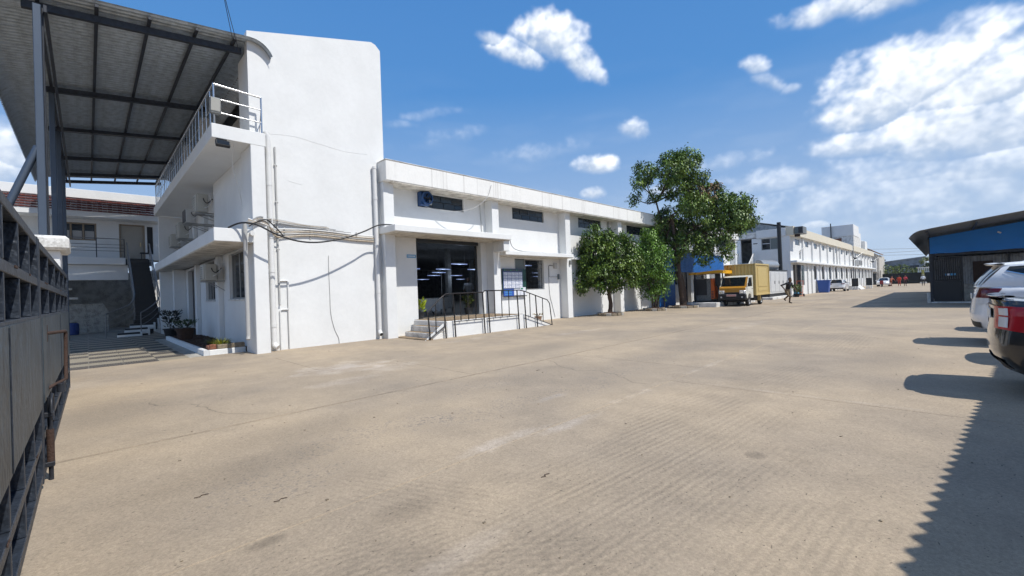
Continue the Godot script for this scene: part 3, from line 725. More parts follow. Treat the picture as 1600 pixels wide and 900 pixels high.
func leaf_mesh(list: Array) -> ArrayMesh: # [point, direction, side, length, width, colour]: each leaf is two folded halves
	var v := PackedVector3Array(); var n := PackedVector3Array(); var c := PackedColorArray(); var ix := PackedInt32Array()
	for l in list:
		var p: Vector3 = l[0]; var d: Vector3 = l[1]; var s: Vector3 = l[2]; var k := v.size()
		var up := d.cross(s).normalized()
		var turned := false
		if l.size() > 6 and up.dot(l[6]) < 0.0: up = -up; turned = true
		var shown: Vector3 = (up * 0.9 + l[6] * 0.6).normalized() if l.size() > 6 else up
		v.append(p); v.append(p + d * l[3] * 0.45 + s * l[4] + up * l[4] * 0.35); v.append(p + d * l[3] + up * l[3] * -0.12); v.append(p + d * l[3] * 0.45 - s * l[4] + up * l[4] * 0.35)
		for q in 4: n.append(shown); c.append(l[5])
		if turned: ix.append_array(PackedInt32Array([k, k + 2, k + 1, k, k + 3, k + 2]))
		else: ix.append_array(PackedInt32Array([k, k + 1, k + 2, k, k + 2, k + 3]))
	var ar := []; ar.resize(Mesh.ARRAY_MAX); ar[Mesh.ARRAY_VERTEX] = v; ar[Mesh.ARRAY_NORMAL] = n; ar[Mesh.ARRAY_COLOR] = c; ar[Mesh.ARRAY_INDEX] = ix
	var m := ArrayMesh.new(); m.add_surface_from_arrays(Mesh.PRIMITIVE_TRIANGLES, ar); return m
func ball() -> Vector3:
	while true:
		var p := Vector3(rng.randf_range(-1, 1), rng.randf_range(-1, 1), rng.randf_range(-1, 1))
		if p.length_squared() < 1.0: return p
	return Vector3.ZERO
func potted(called, label, at: Vector3, r: float, h: float, potmat, tall: float, leaves: int, col: Vector3, w: float):
	var t := thing(called, label, "potted plant", at)
	part(t, "pot", lathe([Vector2(0, 0), Vector2(r * 0.72, 0), Vector2(r * 0.95, h * 0.85), Vector2(r * 1.06, h * 0.86), Vector2(r * 1.06, h), Vector2(r * 0.9, h), Vector2(r * 0.88, h * 0.9), Vector2(0, h * 0.9)], 18), potmat, at)
	part(t, "soil", lathe([Vector2(0, h * 0.88), Vector2(r * 0.87, h * 0.90), Vector2(0, h * 0.94)], 12), M.soil, at)
	var list := []
	for k in 5:
		var a := rng.randf() * TAU
		tube(t, "stem", M.bark, [at + Vector3(cos(a) * 0.03, h * 0.88, sin(a) * 0.03), at + Vector3(cos(a) * r * 0.6, h + tall * 0.6, sin(a) * r * 0.6)], 0.008, 5)
	for k in leaves:
		var y := pow(rng.randf(), 0.6) * tall; var a := rng.randf() * TAU; var rr := r * (0.35 + 0.9 * rng.randf()) * (0.5 + y / tall * 0.6)
		var d := Vector3(cos(a), rng.randf_range(0.2, 1.2), sin(a)).normalized()
		var s := d.cross(Vector3.UP).normalized().rotated(d, rng.randf_range(-0.6, 0.6))
		var t2 := rng.randf_range(0.6, 1.25)
		list.append([Vector3(cos(a) * rr, h + y * 0.8, sin(a) * rr), d, s, w * rng.randf_range(1.4, 2.4), w * rng.randf_range(0.35, 0.6), Color(col.x * t2, col.y * t2, col.z * t2)])
	part(t, "foliage", leaf_mesh(list), M.leaf, at)

# ---------------------------------------------------------------- tall block left of the low one
func tower_block():
	var b := thing("office_tower", "tall windowless white block with balcony and lower canopy along the courtyard", "building", Vector3(3.4, 0, -13.95))
	var zf := -13.95
	part(b, "front_wall", prism([Vector2(3.42, 6.27), Vector2(3.42, 9.30), Vector2(7.28, 10.44), Vector2(7.44, 10.40), Vector2(7.61, 10.24), Vector2(7.61, -0.1), Vector2(3.69, -0.1), Vector2(3.69, 6.27)], zf - 0.3, zf, "z"), M.white)
	part(b, "roof", prism([Vector2(3.72, 9.10), Vector2(7.30, 10.15), Vector2(7.30, 10.0), Vector2(3.72, 8.95)], -28.0, zf - 0.31, "z"), M.asphalt_roof)
	bx(b, "side_wall", M.white, 7.36, 7.609, -0.1, 10.2, -28.0, zf - 0.302, 0.0)
	bx(b, "column", M.white, 3.33, 3.688, -0.05, 5.879, -14.62, -13.55, 0.012)
	# balcony slab and the lower canopy, both running into the courtyard
	var slab := bx(b, "balcony_slab", M.white, 2.43, 4.6, 5.88, 6.262, -27.5, zf - 0.301, 0.012)
	bx(b, "balcony_slab", M.white, 2.43, 3.72, 5.88, 6.262, zf - 0.30, -13.55, 0.012)
	bx(slab, "kick", M.white_old, 2.45, 2.56, 6.263, 6.30, -27.4, -14.3, 0.004)
	bx(b, "lower_canopy", M.white, 2.41, 3.329, 3.12, 3.48, -27.5, -13.56, 0.012)
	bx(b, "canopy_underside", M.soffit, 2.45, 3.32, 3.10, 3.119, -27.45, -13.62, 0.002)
	# wall towards the courtyard
	var holes := [[-17.0, -14.95, 1.57, 3.09], [-21.1, -19.3, 1.57, 3.09], [-25.3, -23.65, 0.35, 3.0]]
	wall(b, "courtyard_wall", M.white, "z", -27.5, -14.621, -0.1, 3.099, 3.42, 3.70, holes)
	bx(b, "courtyard_wall", M.white, 3.42, 3.70, 3.101, 5.878, -19.1, -14.621, 0.0)
	bx(b, "courtyard_wall", M.white, 3.96, 4.2, 3.101, 5.878, -27.5, -19.101, 0.0)
	bx(b, "canopy_top", M.white_old, 3.33, 3.96, 3.3, 3.47, -27.49, -19.101, 0.0)
	for z in [-20.9, -23.6, -26.2]: bx(b, "pilaster", M.white, 3.80, 3.959, 3.471, 5.877, z - 0.2, z + 0.2, 0.01)
	for z in [-18.1, -22.4]: bx(b, "pilaster", M.white, 3.27, 3.419, -0.05, 3.098, z - 0.18, z + 0.18, 0.01)
	bx(b, "pilaster", M.white, 2.95, 3.419, -0.05, 3.098, -26.3, -25.9, 0.01)
	bx(b, "end_wall", M.white, 2.6, 4.6, -0.1, 5.877, -27.8, -27.501, 0.0)
	bx(b, "end_wall", M.white, 3.9, 7.3, 5.9, 9.0, -28.2, -27.81, 0.0)
	bx(b, "room_back", M.dark_room, 5.9, 6.0, 0.0, 5.8, -27.4, -14.4, 0.0)
	for k in 2:
		var z0: float = [-17.0, -21.1][k]; var z1: float = [-14.95, -19.3][k]
		var w := bx(b, "window", M.alu, 3.50, 3.55, 1.57, 1.62, z0, z1, 0.004)
		bx(w, "frame", M.alu, 3.50, 3.55, 3.04, 3.09, z0, z1, 0.004)
		for z in [z0 + 0.025, (z0 + z1) / 2, z1 - 0.025]: bx(w, "frame", M.alu, 3.502, 3.548, 1.621, 3.039, z - 0.025, z + 0.025, 0.004)
		bx(w, "pane", M.louvre_glass, 3.52, 3.528, 1.6, 3.06, z0 + 0.02, z1 - 0.02, 0.0)
		for i in 7: bx(w, "curtain", M.curtain, 3.60 + 0.02 * (i % 2), 3.615 + 0.02 * (i % 2), 1.6, 3.06, lerpf(z0, z1, i / 7.0) + 0.01, lerpf(z0, z1, (i + 1) / 7.0) - 0.06, 0.004)
		bx(b, "sill", M.white_old, 3.38, 3.52, 1.53, 1.568, z0 - 0.04, z1 + 0.04, 0.006)
	var d := bx(b, "door", M.stair_black, 3.58, 3.62, 0.36, 2.98, -25.28, -24.1, 0.004)
	bx(d, "handle", M.brass, 3.545, 3.575, 1.3, 1.42, -24.25, -24.22, 0.003)
	for k in 2: bx(b, "door_step", M.stair_black, 3.0 + 0.22 * k, 3.418, 0.17 * k, 0.168 + 0.17 * k, -25.5, -23.5, 0.01)
	# upper floor behind the balcony
	bx(b, "upper_wall", M.white, 3.42, 3.72, 6.264, 8.75, -15.0, zf - 0.302, 0.0)
	wall(b, "upper_wall", M.white, "z", -27.5, -15.01, 6.264, 8.75, 4.4, 4.65, [[-17.4, -16.3, 6.27, 8.4], [-22.0, -20.0, 7.1, 8.3]])
	bx(b, "upper_room", M.dark_room, 6.0, 6.1, 6.27, 8.7, -27.0, -14.3, 0.0)
	for z in [-20.3, -24.5]: bx(b, "upper_column", M.white, 3.30, 3.60, 6.264, 8.72, z - 0.15, z + 0.15, 0.01)
	# balcony railing
	var r := thing("balcony_railing", "stainless steel railing around the upper balcony under the sheet roof", "railing", Vector3(2.52, 6.26, -13.62))
	var zc := -13.66; var xr := 2.52
	tube(r, "top_rail", M.stainless, [Vector3(xr, 7.36, zc), Vector3(xr, 7.33, -27.4)], 0.028, 10)
	tube(r, "top_rail", M.stainless, [Vector3(xr, 7.36, zc), Vector3(3.66, 7.31, zc)], 0.028, 10)
	for y in [6.98, 6.62]: tube(r, "mid_rail", M.stainless, [Vector3(xr, y, zc), Vector3(3.66, y - 0.03, zc)], 0.019, 8)
	tube(r, "post", M.stainless, [Vector3(xr, 6.26, zc), Vector3(xr, 7.36, zc)], 0.025, 8)
	tube(r, "post", M.stainless, [Vector3(3.66, 6.26, zc), Vector3(3.66, 7.31, zc)], 0.025, 8)
	tube(r, "stay", M.stainless, [Vector3(3.66, 7.0, zc), Vector3(3.66, 6.3, zc - 0.28)], 0.012, 6)
	tube(r, "stay", M.stainless, [Vector3(3.52, 6.27, zc), Vector3(3.66, 6.65, zc)], 0.012, 6)
	for k in 25:
		var z := -14.15 - 0.55 * k
		tube(r, "baluster", M.stainless, [Vector3(xr, 6.298, z), Vector3(xr, 7.35, z)], 0.020 if k % 3 == 0 else 0.013, 7)
	tube(r, "mid_rail", M.stainless, [Vector3(xr, 6.8, zc), Vector3(xr, 6.8, -27.4)], 0.010, 6)
	var zc2 := zf + 0.001
	for q in [[Vector3(3.9, 6.42, zc2), Vector3(4.6, 6.50, zc2), Vector3(5.3, 6.44, zc2), Vector3(6.2, 6.36, zc2), Vector3(7.0, 6.42, zc2)], [Vector3(4.4, 5.1, zc2), Vector3(4.8, 5.04, zc2)]]:
		tube(b, "plaster_crack", M.pvc, curve(q, 7), 0.005, 4)
	pipes_and_cables()

func pipes_and_cables():
	var zp := -13.86
	# thick downpipe with its collars and elbow
	var p := thing("downpipe", "thick white downpipe beside the corner column of the tall block", "pipe", Vector3(3.86, 0.1, zp))
	tube(p, "pipe", M.pvc, [Vector3(3.86, 0.20, zp), Vector3(3.86, 3.3, zp), Vector3(3.86, 3.45, zp + 0.005), Vector3(3.86, 6.1, zp), Vector3(3.84, 6.3, zp), Vector3(3.76, 6.42, zp + 0.02)], 0.075, 14)
	tube(p, "elbow", M.pvc, [Vector3(3.86, 0.24, zp), Vector3(3.87, 0.16, zp + 0.02), Vector3(3.93, 0.10, zp + 0.10)], 0.082, 14)
	for y in [0.75, 2.35, 3.35, 4.9]: tube(p, "collar", M.pvc, [Vector3(3.86, y - 0.05, zp), Vector3(3.86, y + 0.05, zp)], 0.085, 14)
	tube(p, "clip", M.pvc_old, [Vector3(3.78, 1.25, zp), Vector3(3.95, 1.25, zp - 0.05)], 0.012, 6)
	var q := thing("water_pipe", "thin white water pipe with stepped loops beside the thick downpipe", "pipe", Vector3(4.07, 0, -13.9))
	var zq := -13.92
	tube(q, "pipe", M.pvc_old, [Vector3(4.06, 6.05, zq), Vector3(4.06, 1.40, zq)], 0.026, 8)
	tube(q, "pipe", M.pvc, [Vector3(4.07, 2.06, zq), Vector3(4.28, 2.06, zq), Vector3(4.30, 2.02, zq), Vector3(4.30, 1.22, zq)], 0.024, 8)
	tube(q, "pipe", M.pvc, [Vector3(4.30, 1.20, zq), Vector3(4.10, 1.20, zq), Vector3(4.06, 1.16, zq), Vector3(4.06, 0.0, zq)], 0.022, 8)
	tube(q, "pipe", M.pvc_old, [Vector3(4.28, 1.22, zq), Vector3(4.285, 0.0, zq)], 0.016, 8)
	tube(q, "tap", M.pvc_old, [Vector3(4.06, 1.4, zq), Vector3(4.06, 1.34, zq + 0.05)], 0.02, 6)
	for y in [3.0, 4.4, 5.5]: tube(q, "clip", M.pvc_old, [Vector3(4.02, y, zq), Vector3(4.10, y, zq)], 0.03, 6)
	var u := thing("downpipe", "white downpipe in the corner between tall and low block", "pipe", Vector3(7.19, 0.2, zp))
	tube(u, "pipe", M.pvc, [Vector3(7.19, 0.26, zp), Vector3(7.19, 5.95, zp)], 0.07, 14)
	tube(u, "elbow", M.pvc, [Vector3(7.19, 6.0, zp), Vector3(7.19, 5.93, zp)], 0.08, 14)
	tube(u, "outlet", M.pvc, [Vector3(7.19, 0.32, zp), Vector3(7.19, 0.24, zp + 0.02), Vector3(7.19, 0.17, zp + 0.12)], 0.072, 14)
	tube(u, "hole", M.black_board, [Vector3(7.19, 0.168, zp + 0.121), Vector3(7.19, 0.165, zp + 0.126)], 0.056, 12)
	for y in [1.65, 3.25, 4.9]: tube(u, "collar", M.pvc, [Vector3(7.19, y - 0.05, zp), Vector3(7.19, y + 0.05, zp)], 0.08, 14)
	for y in [1.6, 3.5, 5.05]: tube(u, "clip", M.pvc_old, [Vector3(7.11, y, zp), Vector3(7.27, y + 0.03, zp)], 0.011, 6)
	var o := thing("downpipe", "grey stained downpipe below the lower courtyard canopy", "pipe", Vector3(3.13, 0.3, -13.62))
	tube(o, "pipe", M.pvc_old, [Vector3(3.12, 3.60, -13.50), Vector3(3.12, 3.16, -13.50), Vector3(3.16, 2.9, -13.68), Vector3(3.18, 0.55, -13.75), Vector3(3.16, 0.42, -13.70)], 0.055, 12)
	tube(o, "cap", M.pvc_old, [Vector3(3.12, 3.60, -13.50), Vector3(3.12, 3.64, -13.50)], 0.045, 12)
	tube(o, "spout", M.pvc, [Vector3(3.28, 3.36, -13.60), Vector3(3.29, 3.36, -13.44)], 0.06, 12)
	# bundle of conduits across the tall block
	var c := thing("conduit_bundle", "bundle of tan conduits and wires running across the tall white wall", "conduits", Vector3(4.0, 3.5, -13.9))
	var zz := -13.90
	for k in 4:
		var y: float = [3.42, 3.48, 3.53, 3.60][k]
		var pts := curve([Vector3(3.2, 3.62 + 0.05 * k, -13.5), Vector3(3.62, 3.74 - 0.03 * k, -13.52), Vector3(3.95, y - 0.02, zz + 0.09), Vector3(4.2, y - 0.05 + 0.02 * k, zz), Vector3(4.9, y + 0.04, zz), Vector3(5.6, y + 0.03, zz), Vector3(6.4, y - 0.02, zz), Vector3(7.1, y - 0.03, zz)], 5)
		tube(c, "conduit", [M.conduit, M.pvc_old, M.conduit, M.pvc][k], pts, [0.022, 0.016, 0.018, 0.020][k], 8)
	for k in 5:
		var y := 3.66 + 0.03 * k
		tube(c, "wire", [M.grey_cable, M.pvc_old, M.grey_cable, M.conduit, M.pvc_old][k], curve([Vector3(3.15, 3.60 + 0.02 * k, -13.52), Vector3(3.5, 3.86 - 0.02 * k, -13.50), Vector3(4.0, y + 0.10, zz + 0.05), Vector3(4.8, y + 0.05 - 0.01 * k, zz + 0.01), Vector3(5.5, y, zz), Vector3(6.3 - 0.25 * k, y - 0.02, zz)], 5), 0.009, 6)
	for x in [4.25, 5.0, 5.75, 6.5]: bx(c, "clip", M.pvc_old, x - 0.02, x + 0.02, 3.36, 3.68, zz - 0.045, zz - 0.02, 0.004)
	tube(c, "stub", M.black_cable, curve([Vector3(3.2, 3.55, -13.45), Vector3(3.6, 3.78, -13.47), Vector3(3.9, 3.62, -13.6), Vector3(4.15, 3.38, -13.7)], 5), 0.018, 7)
	var s := tube(self, "sagging_cable", M.black_cable, curve([Vector3(2.75, 3.50, -13.62), Vector3(3.0, 3.62, -13.40), Vector3(3.30, 3.56, -13.1), Vector3(3.76, 3.33, -13.05), Vector3(4.25, 3.18, -13.06), Vector3(4.80, 3.155, -13.12), Vector3(5.40, 3.255, -13.18), Vector3(5.93, 3.405, -13.24), Vector3(6.49, 3.635, -13.29), Vector3(6.97, 3.865, -13.33), Vector3(7.36, 3.92, -13.3), Vector3(7.9, 3.90, -13.2)], 5), 0.024, 8)
	tag(s, "thick black cable sagging between the corner column and the door canopy", "cable")
	var w := tube(self, "wall_wire", M.pvc_old, curve([Vector3(5.55, 2.86, -13.94), Vector3(5.54, 2.4, -13.938), Vector3(5.55, 1.6, -13.94), Vector3(5.56, 1.0, -13.937), Vector3(5.66, 0.5, -13.94), Vector3(5.78, 0.2, -13.938), Vector3(5.80, 0.0, -13.93)], 5), 0.010, 6)
	tag(w, "thin grey wire hanging down the bare white wall", "wire")
	var hook := tube(self, "wall_wire", M.pvc, curve([Vector3(3.0, 5.87, -13.9), Vector3(3.02, 5.4, -14.2), Vector3(3.3, 4.6, -14.66), Vector3(3.4, 3.6, -14.7)], 5), 0.010, 6)
	tag(hook, "thin white wire drooping below the balcony slab corner", "wire")
	# loops on the low block
	var a := tube(self, "wall_wire", M.pvc_old, curve([Vector3(12.2, 6.0, -13.33), Vector3(11.9, 5.4, -13.33), Vector3(11.2, 4.9, -13.5), Vector3(10.3, 4.75, -13.7), Vector3(9.5, 4.85, -13.98), Vector3(9.12, 5.0, -14.05)], 6), 0.012, 6)
	tag(a, "pale wire looping from the parapet to the high window with the fan", "wire")
	var f := tube(self, "wall_wire", M.grey_cable, curve([Vector3(12.78, 3.78, -12.95), Vector3(13.2, 3.42, -13.2), Vector3(13.8, 3.28, -13.3), Vector3(15.0, 3.27, -13.4), Vector3(16.4, 3.265, -13.4), Vector3(17.5, 3.262, -13.5)], 6), 0.014, 6)
	tag(f, "dark wire drooping from the door canopy onto the window ledge", "wire")
	var g := tube(self, "wall_wire", M.grey_cable, curve([Vector3(16.95, 2.72, -14.08), Vector3(16.62, 2.70, -14.085), Vector3(16.6, 2.2, -14.085), Vector3(16.62, 1.3, -14.08), Vector3(16.8, 0.7, -14.085), Vector3(16.98, 0.1, -14.08)], 6), 0.010, 6)
	tag(g, "thin wire running down from the switch box beside the grilled window", "wire")
	var h := tube(self, "wall_wire", M.pvc_old, curve([Vector3(12.15, 5.3, -14.06), Vector3(12.2, 4.6, -14.07), Vector3(12.22, 3.9, -14.05)], 6), 0.016, 6)
	tag(h, "pale conduit on the wall beside the second column above the canopy", "conduit")

# ---------------------------------------------------------------- the courtyard at the left
func courtyard():
	# floor tiles: ribbed dark and smooth light rows
	var f := setting("courtyard_floor")
	bx(f, "base", M.plinth, -6.0, 3.4, -0.13, -0.012, -34.5, -14.63, 0.0)
	var tw := 0.66; var td := 0.62
	var dark_tile := SurfaceTool.new(); dark_tile.begin(Mesh.PRIMITIVE_TRIANGLES); dark_tile.set_smooth_group(-1)
	box_into(dark_tile, Vector3(-tw / 2 + 0.004, -0.012, -td / 2 + 0.004), Vector3(tw / 2 - 0.004, 0.0, td / 2 - 0.004), 0.003)
	for k in 12: box_into(dark_tile, Vector3(-tw / 2 + 0.03 + k * 0.051, 0.0, -td / 2 + 0.05), Vector3(-tw / 2 + 0.06 + k * 0.051, 0.010, td / 2 - 0.05), 0.002)
	var dm := done(dark_tile); var lm := box_mesh(Vector3(tw - 0.008, 0.016, td - 0.008), 0.003)
	for i in 7:
		for j in 31:
			var x := -1.66 + tw * i; var z := -14.95 - td * j
			if x > 2.2 and z < -14.6 and z > -24.0: continue
			var odd = (j + [0, 0, 0, 0, 0, 1, 1][i] + (1 if j > 3 and i < 3 else 0)) % 2 == 0
			part(f, "tile", dm if odd else lm, M.tile_dark if odd else M.tile_light, Vector3(x, 0.0 if odd else -0.004, z))
	# steel roof over the courtyard: posts, beams, purlins, curved sheets
	var c := thing("courtyard_roof", "dark steel shelter with corrugated curved sheet roof over the courtyard", "canopy", Vector3(-0.7, 0, -13.9))
	var yl := 8.38; var yr := 8.84; var xl := -0.66; var xr := 3.28
	var zs := [-14.2, -19.4, -23.6, -28.0, -31.4, -33.2]
	for k in zs.size(): 
		var z: float = zs[k]
		part(c, "beam", prism([Vector2(xl - 0.25, yl - 0.25 * 0.117), Vector2(xr + 0.05, yr), Vector2(xr + 0.05, yr - 0.16), Vector2(xl - 0.25, yl - 0.16 - 0.25 * 0.117)], z - 0.06, z + 0.06, "z"), M.dark_steel)
	for k in 5:
		var x: float = [-0.66, 0.30, 1.26, 2.22, 3.1][k]; var y := lerpf(yl, yr, (x - xl) / (xr - xl))
		bx(c, "purlin", M.dark_steel, x - 0.035, x + 0.035, y + 0.002, y + 0.072, -33.3, -13.75, 0.004)
	for k in 4:
		var z: float = [-13.9, -19.4, -23.6, -28.0][k]
		var h := bx(c, "post", M.blue_steel, xl - 0.066, xl + 0.066, 0.0, yl - 0.18, z - 0.066, z + 0.066, 0.012)
		if k == 0: bx(c, "post_sleeve", M.dark_steel, xl + 0.067, xl + 0.10, 0.0, yl - 0.2, z - 0.10, z - 0.03, 0.01)
		bx(c, "base_plate", M.dark_steel, xl - 0.16, xl + 0.16, 0.001, 0.02, z - 0.16, z + 0.16, 0.004)
	bx(c, "edge_beam", M.dark_steel, xl + 0.101, xl + 0.16, yl - 0.36, yl - 0.2, -33.2, -13.76, 0.006)
	tube(c, "brace", M.blue_steel, [Vector3(-1.62, 2.3, -13.9), Vector3(-0.70, 5.05, -13.9)], 0.07, 4)
	# the sheets overlap and curl down at both ends
	var path := []
	for k in 9:
		var a := k / 8.0 * 1.25
		path.append(Vector3(-1.45 - sin(1.25 - a) * 0.42 + 0.05, yl + 0.055 - (1.0 - cos(1.25 - a)) * 0.48 - 0.07, 0))
	for k in 7: path.append(Vector3(lerpf(-1.1, 3.45, k / 6.0), lerpf(yl + 0.035, yr + 0.115, k / 6.0), 0))
	for k in 7:
		var a := (k + 1) / 7.0 * 1.2
		path.append(Vector3(3.5 + sin(a) * 0.55, yr + 0.12 - (1.0 - cos(a)) * 0.55, 0))
	var sw := 1.08; var sheet := corrugated(path, Vector3(0, 0, -1), sw + 0.03, 0.17, 0.026, 1)
	for k in 18:
		part(c, "roof_sheet", sheet, M.roof_sheet, Vector3(0, 0.052 + 0.004 * (k % 2), -13.60 - sw * k - (0.14 if k == 0 else 0.0)))
	# the block at the back of the courtyard
	var b := thing("courtyard_house", "white two-storey house with red tiled eave at the back of the courtyard", "building", Vector3(0, 0, -33.5))
	var z0 := -33.5
	bx(b, "beam", M.white, -6.0, 1.72, 2.97, 3.83, z0 - 0.3, z0, 0.01)
	bx(b, "floor_slab", M.white, -6.0, 1.62, 3.84, 4.24, z0 - 1.6, z0 + 0.25, 0.012)
	bx(b, "floor_slab", M.stair_black, 1.621, 2.9, 3.9, 4.2, z0 - 1.6, z0 - 0.2, 0.01)
	wall(b, "upper_wall", M.white, "x", -6.0, 4.0, 4.241, 6.5, z0 - 1.3, z0 - 1.05, [[-1.12, 0.46, 5.30, 6.30], [1.42, 2.60, 4.242, 6.36], [2.70, 2.98, 4.6, 6.3]])
	bx(b, "fascia", M.white, -6.0, 3.3, 6.5, 6.82, z0 - 1.3, z0 + 0.05, 0.012)
	bx(b, "parapet", M.white, -6.0, 4.0, 7.66, 8.16, z0 - 1.3, z0 - 0.75, 0.012)
	bx(b, "parapet_wall", M.white, -6.0, 4.0, 6.83, 7.65, z0 - 1.3, z0 - 1.0, 0.0)
	var roof := start()
	for r in 5:
		for k in 44:
			var x := -6.0 + k * 0.21; var ya := 6.84 + r * 0.17; var za := z0 + 0.10 - r * 0.18
			box_into(roof, Vector3(x + 0.005, ya - 0.02, za - 0.20), Vector3(x + 0.205, ya + 0.035 + 0.02 * (k % 2), za), 0.012)
	var rt := part(b, "roof_tiles", done(roof), M.red_tile); rt.set_meta("kind", "stuff")
	bx(b, "gutter_pipe", M.pvc, -1.05, -0.97, 4.3, 8.0, z0 + 0.12, z0 + 0.20, 0.02)
	# window, door, railing of its upper floor
	var w := bx(b, "window", M.wood_frame, -1.12, 0.46, 5.30, 5.38, z0 - 1.2, z0 - 1.06, 0.006)
	bx(w, "frame", M.wood_frame, -1.12, 0.46, 6.22, 6.30, z0 - 1.2, z0 - 1.06, 0.006)
	for k in 4: bx(w, "frame", M.wood_frame, lerpf(-1.12, 0.38, k / 3.0), lerpf(-1.04, 0.46, k / 3.0), 5.381, 6.219, z0 - 1.2, z0 - 1.06, 0.006)
	for k in 3:
		bx(w, "pane", M.louvre_glass, lerpf(-1.04, -0.54, k), lerpf(-0.62, -0.12, k), 5.39, 6.21, z0 - 1.16, z0 - 1.15, 0.0)
		bx(w, "curtain", M.curtain, lerpf(-1.02, -0.52, k), lerpf(-0.64, -0.14, k), 5.39, 5.85, z0 - 1.145, z0 - 1.135, 0.002)
	var d := bx(b, "door", M.door_cream, 1.50, 2.52, 4.245, 6.28, z0 - 1.2, z0 - 1.12, 0.006)
	for s in [[1.42, 1.498], [2.522, 2.60]]: bx(d, "jamb", M.wood_frame, s[0], s[1], 4.245, 6.36, z0 - 1.2, z0 - 1.04, 0.006)
	bx(d, "head", M.wood_frame, 1.499, 2.521, 6.281, 6.36, z0 - 1.2, z0 - 1.04, 0.006)
	part(d, "panel", prism([Vector2(1.72, 5.40), Vector2(2.30, 5.40), Vector2(2.30, 5.95), Vector2(2.16, 6.12), Vector2(1.86, 6.12), Vector2(1.72, 5.95)], z0 - 1.119, z0 - 1.10, "z"), M.door_cream)
	bx(d, "panel", M.door_cream, 1.72, 2.30, 4.45, 5.25, z0 - 1.119, z0 - 1.10, 0.008)
	bx(d, "handle", M.brass, 2.36, 2.42, 5.05, 5.30, z0 - 1.119, z0 - 1.07, 0.008)
	bx(b, "dark_panel", M.stair_black, 2.70, 2.98, 4.6, 6.3, z0 - 1.2, z0 - 1.15, 0.0)
	bx(b, "bench", M.stair_black, 2.3, 2.85, 4.55, 4.62, z0 - 0.6, z0 - 0.2, 0.006)
	for x in [2.34, 2.8]: bx(b, "bench_leg", M.stair_black, x, x + 0.04, 4.2, 4.549, z0 - 0.45, z0 - 0.41, 0.003)
	var r := thing("landing_railing", "thin dark steel railing along the upper landing of the back house", "railing", Vector3(0, 4.24, z0 + 0.15))
	for y in [5.32, 4.98, 4.80, 4.62]: tube(r, "rail", M.steel_dull if y > 5.2 else M.dark_steel, [Vector3(-4.0, y, z0 + 0.15), Vector3(1.58, y, z0 + 0.15)], 0.024 if y > 5.2 else 0.012, 7)
	for x in [-3.2, -1.9, -0.75, 0.42, 1.58]: tube(r, "post", M.dark_steel, [Vector3(x, 4.24, z0 + 0.15), Vector3(x, 5.32, z0 + 0.15)], 0.022, 7)
	# open ground floor
	bx(b, "garage_back", M.room_wall, -6.0, 4.0, 0.0, 3.8, -41.2, -41.0, 0.0)
	bx(b, "garage_side", M.room_wall, 3.2, 4.0, 0.0, 3.83, -41.0, z0 - 0.31, 0.0)
	bx(b, "garage_side", M.room_wall, -6.3, -6.0, 0.0, 6.6, -41.0, z0, 0.0)
	bx(b, "garage_floor", M.plinth, -6.0, 3.19, -0.10, 0.01, -41.0, -34.5, 0.0)
	bx(b, "roof", M.asphalt_roof, -6.0, 4.0, 6.52, 6.72, -41.0, z0 - 1.31, 0.0)
	bx(b, "upper_back", M.dark_room, -6.0, 4.0, 4.25, 6.5, -36.4, -36.3, 0.0)
	bx(b, "pillar", M.white_old, 2.72, 3.18, 0.0, 2.96, z0 - 0.4, z0 - 0.05, 0.01)
	for k in 2:
		var p := thing("board_panel", ["tall grey board leaning in the dark ground floor, left one", "tall grey board leaning in the dark ground floor, right one with cut corner"][k], "board", Vector3(0.2 + k * 0.9, 0.01, -35.2))
		var xa := -0.95 + k * 0.93
		part(p, "sheet", prism([Vector2(xa, 0.01), Vector2(xa + 0.9, 0.01), Vector2(xa + 0.9, 1.2 if k == 1 else 1.62), Vector2(xa + 0.7, 1.66), Vector2(xa, 1.66)], -35.24, -35.20, "z"), M.plinth)
		bx(p, "prop", M.wood_frame, xa + 0.4, xa + 0.46, 0.011, 1.1, -35.32, -35.25, 0.004)
	var br := thing("barrel", "blue plastic barrel on the courtyard floor behind the gate", "barrel", Vector3(-0.62, 0, -33.0))
	part(br, "drum", lathe([Vector2(0, 0.0), Vector2(0.25, 0.0), Vector2(0.28, 0.05), Vector2(0.28, 0.25), Vector2(0.295, 0.27), Vector2(0.28, 0.29), Vector2(0.28, 0.58), Vector2(0.24, 0.64), Vector2(0, 0.64)], 20), M.barrel_blue, Vector3(-0.62, 0.0, -33.0))
	part(br, "lid", lathe([Vector2(0, 0.641), Vector2(0.2, 0.641), Vector2(0.19, 0.67), Vector2(0, 0.67)], 16), M.black_board, Vector3(-0.62, 0.0, -33.0))
	for k in 2:
		var tb := thing("wall_shelf", ["upper white shelf board on the dark garage wall", "lower white shelf board on the dark garage wall"][k], "shelf", Vector3(-1.4, 2.5 - k * 0.55, -36.0))
		bx(tb, "board", M.white, -2.1, -0.62 + k * 0.22, 2.50 - k * 0.55, 2.62 - k * 0.55, -36.2, -35.8, 0.006)
		bx(tb, "bracket", M.dark_steel, -1.5, -1.46, 1.6 - k * 0.0 if k == 1 else 2.3, 2.499 - k * 0.55, -40.99, -36.0, 0.0)
	staircase()
	planter()
	# pillar of the gate with its cap
	var g := thing("gate_pillar", "white square gate pillar with a projecting cap behind the steel gate", "pillar", Vector3(-0.78, 0, -12.6))
	bx(g, "shaft", M.white, -1.35, -0.36, -0.05, 2.62, -13.2, -12.2, 0.015)
	bx(g, "cap", M.white_old, -1.50, -0.23, 2.621, 2.90, -13.35, -12.05, 0.05)
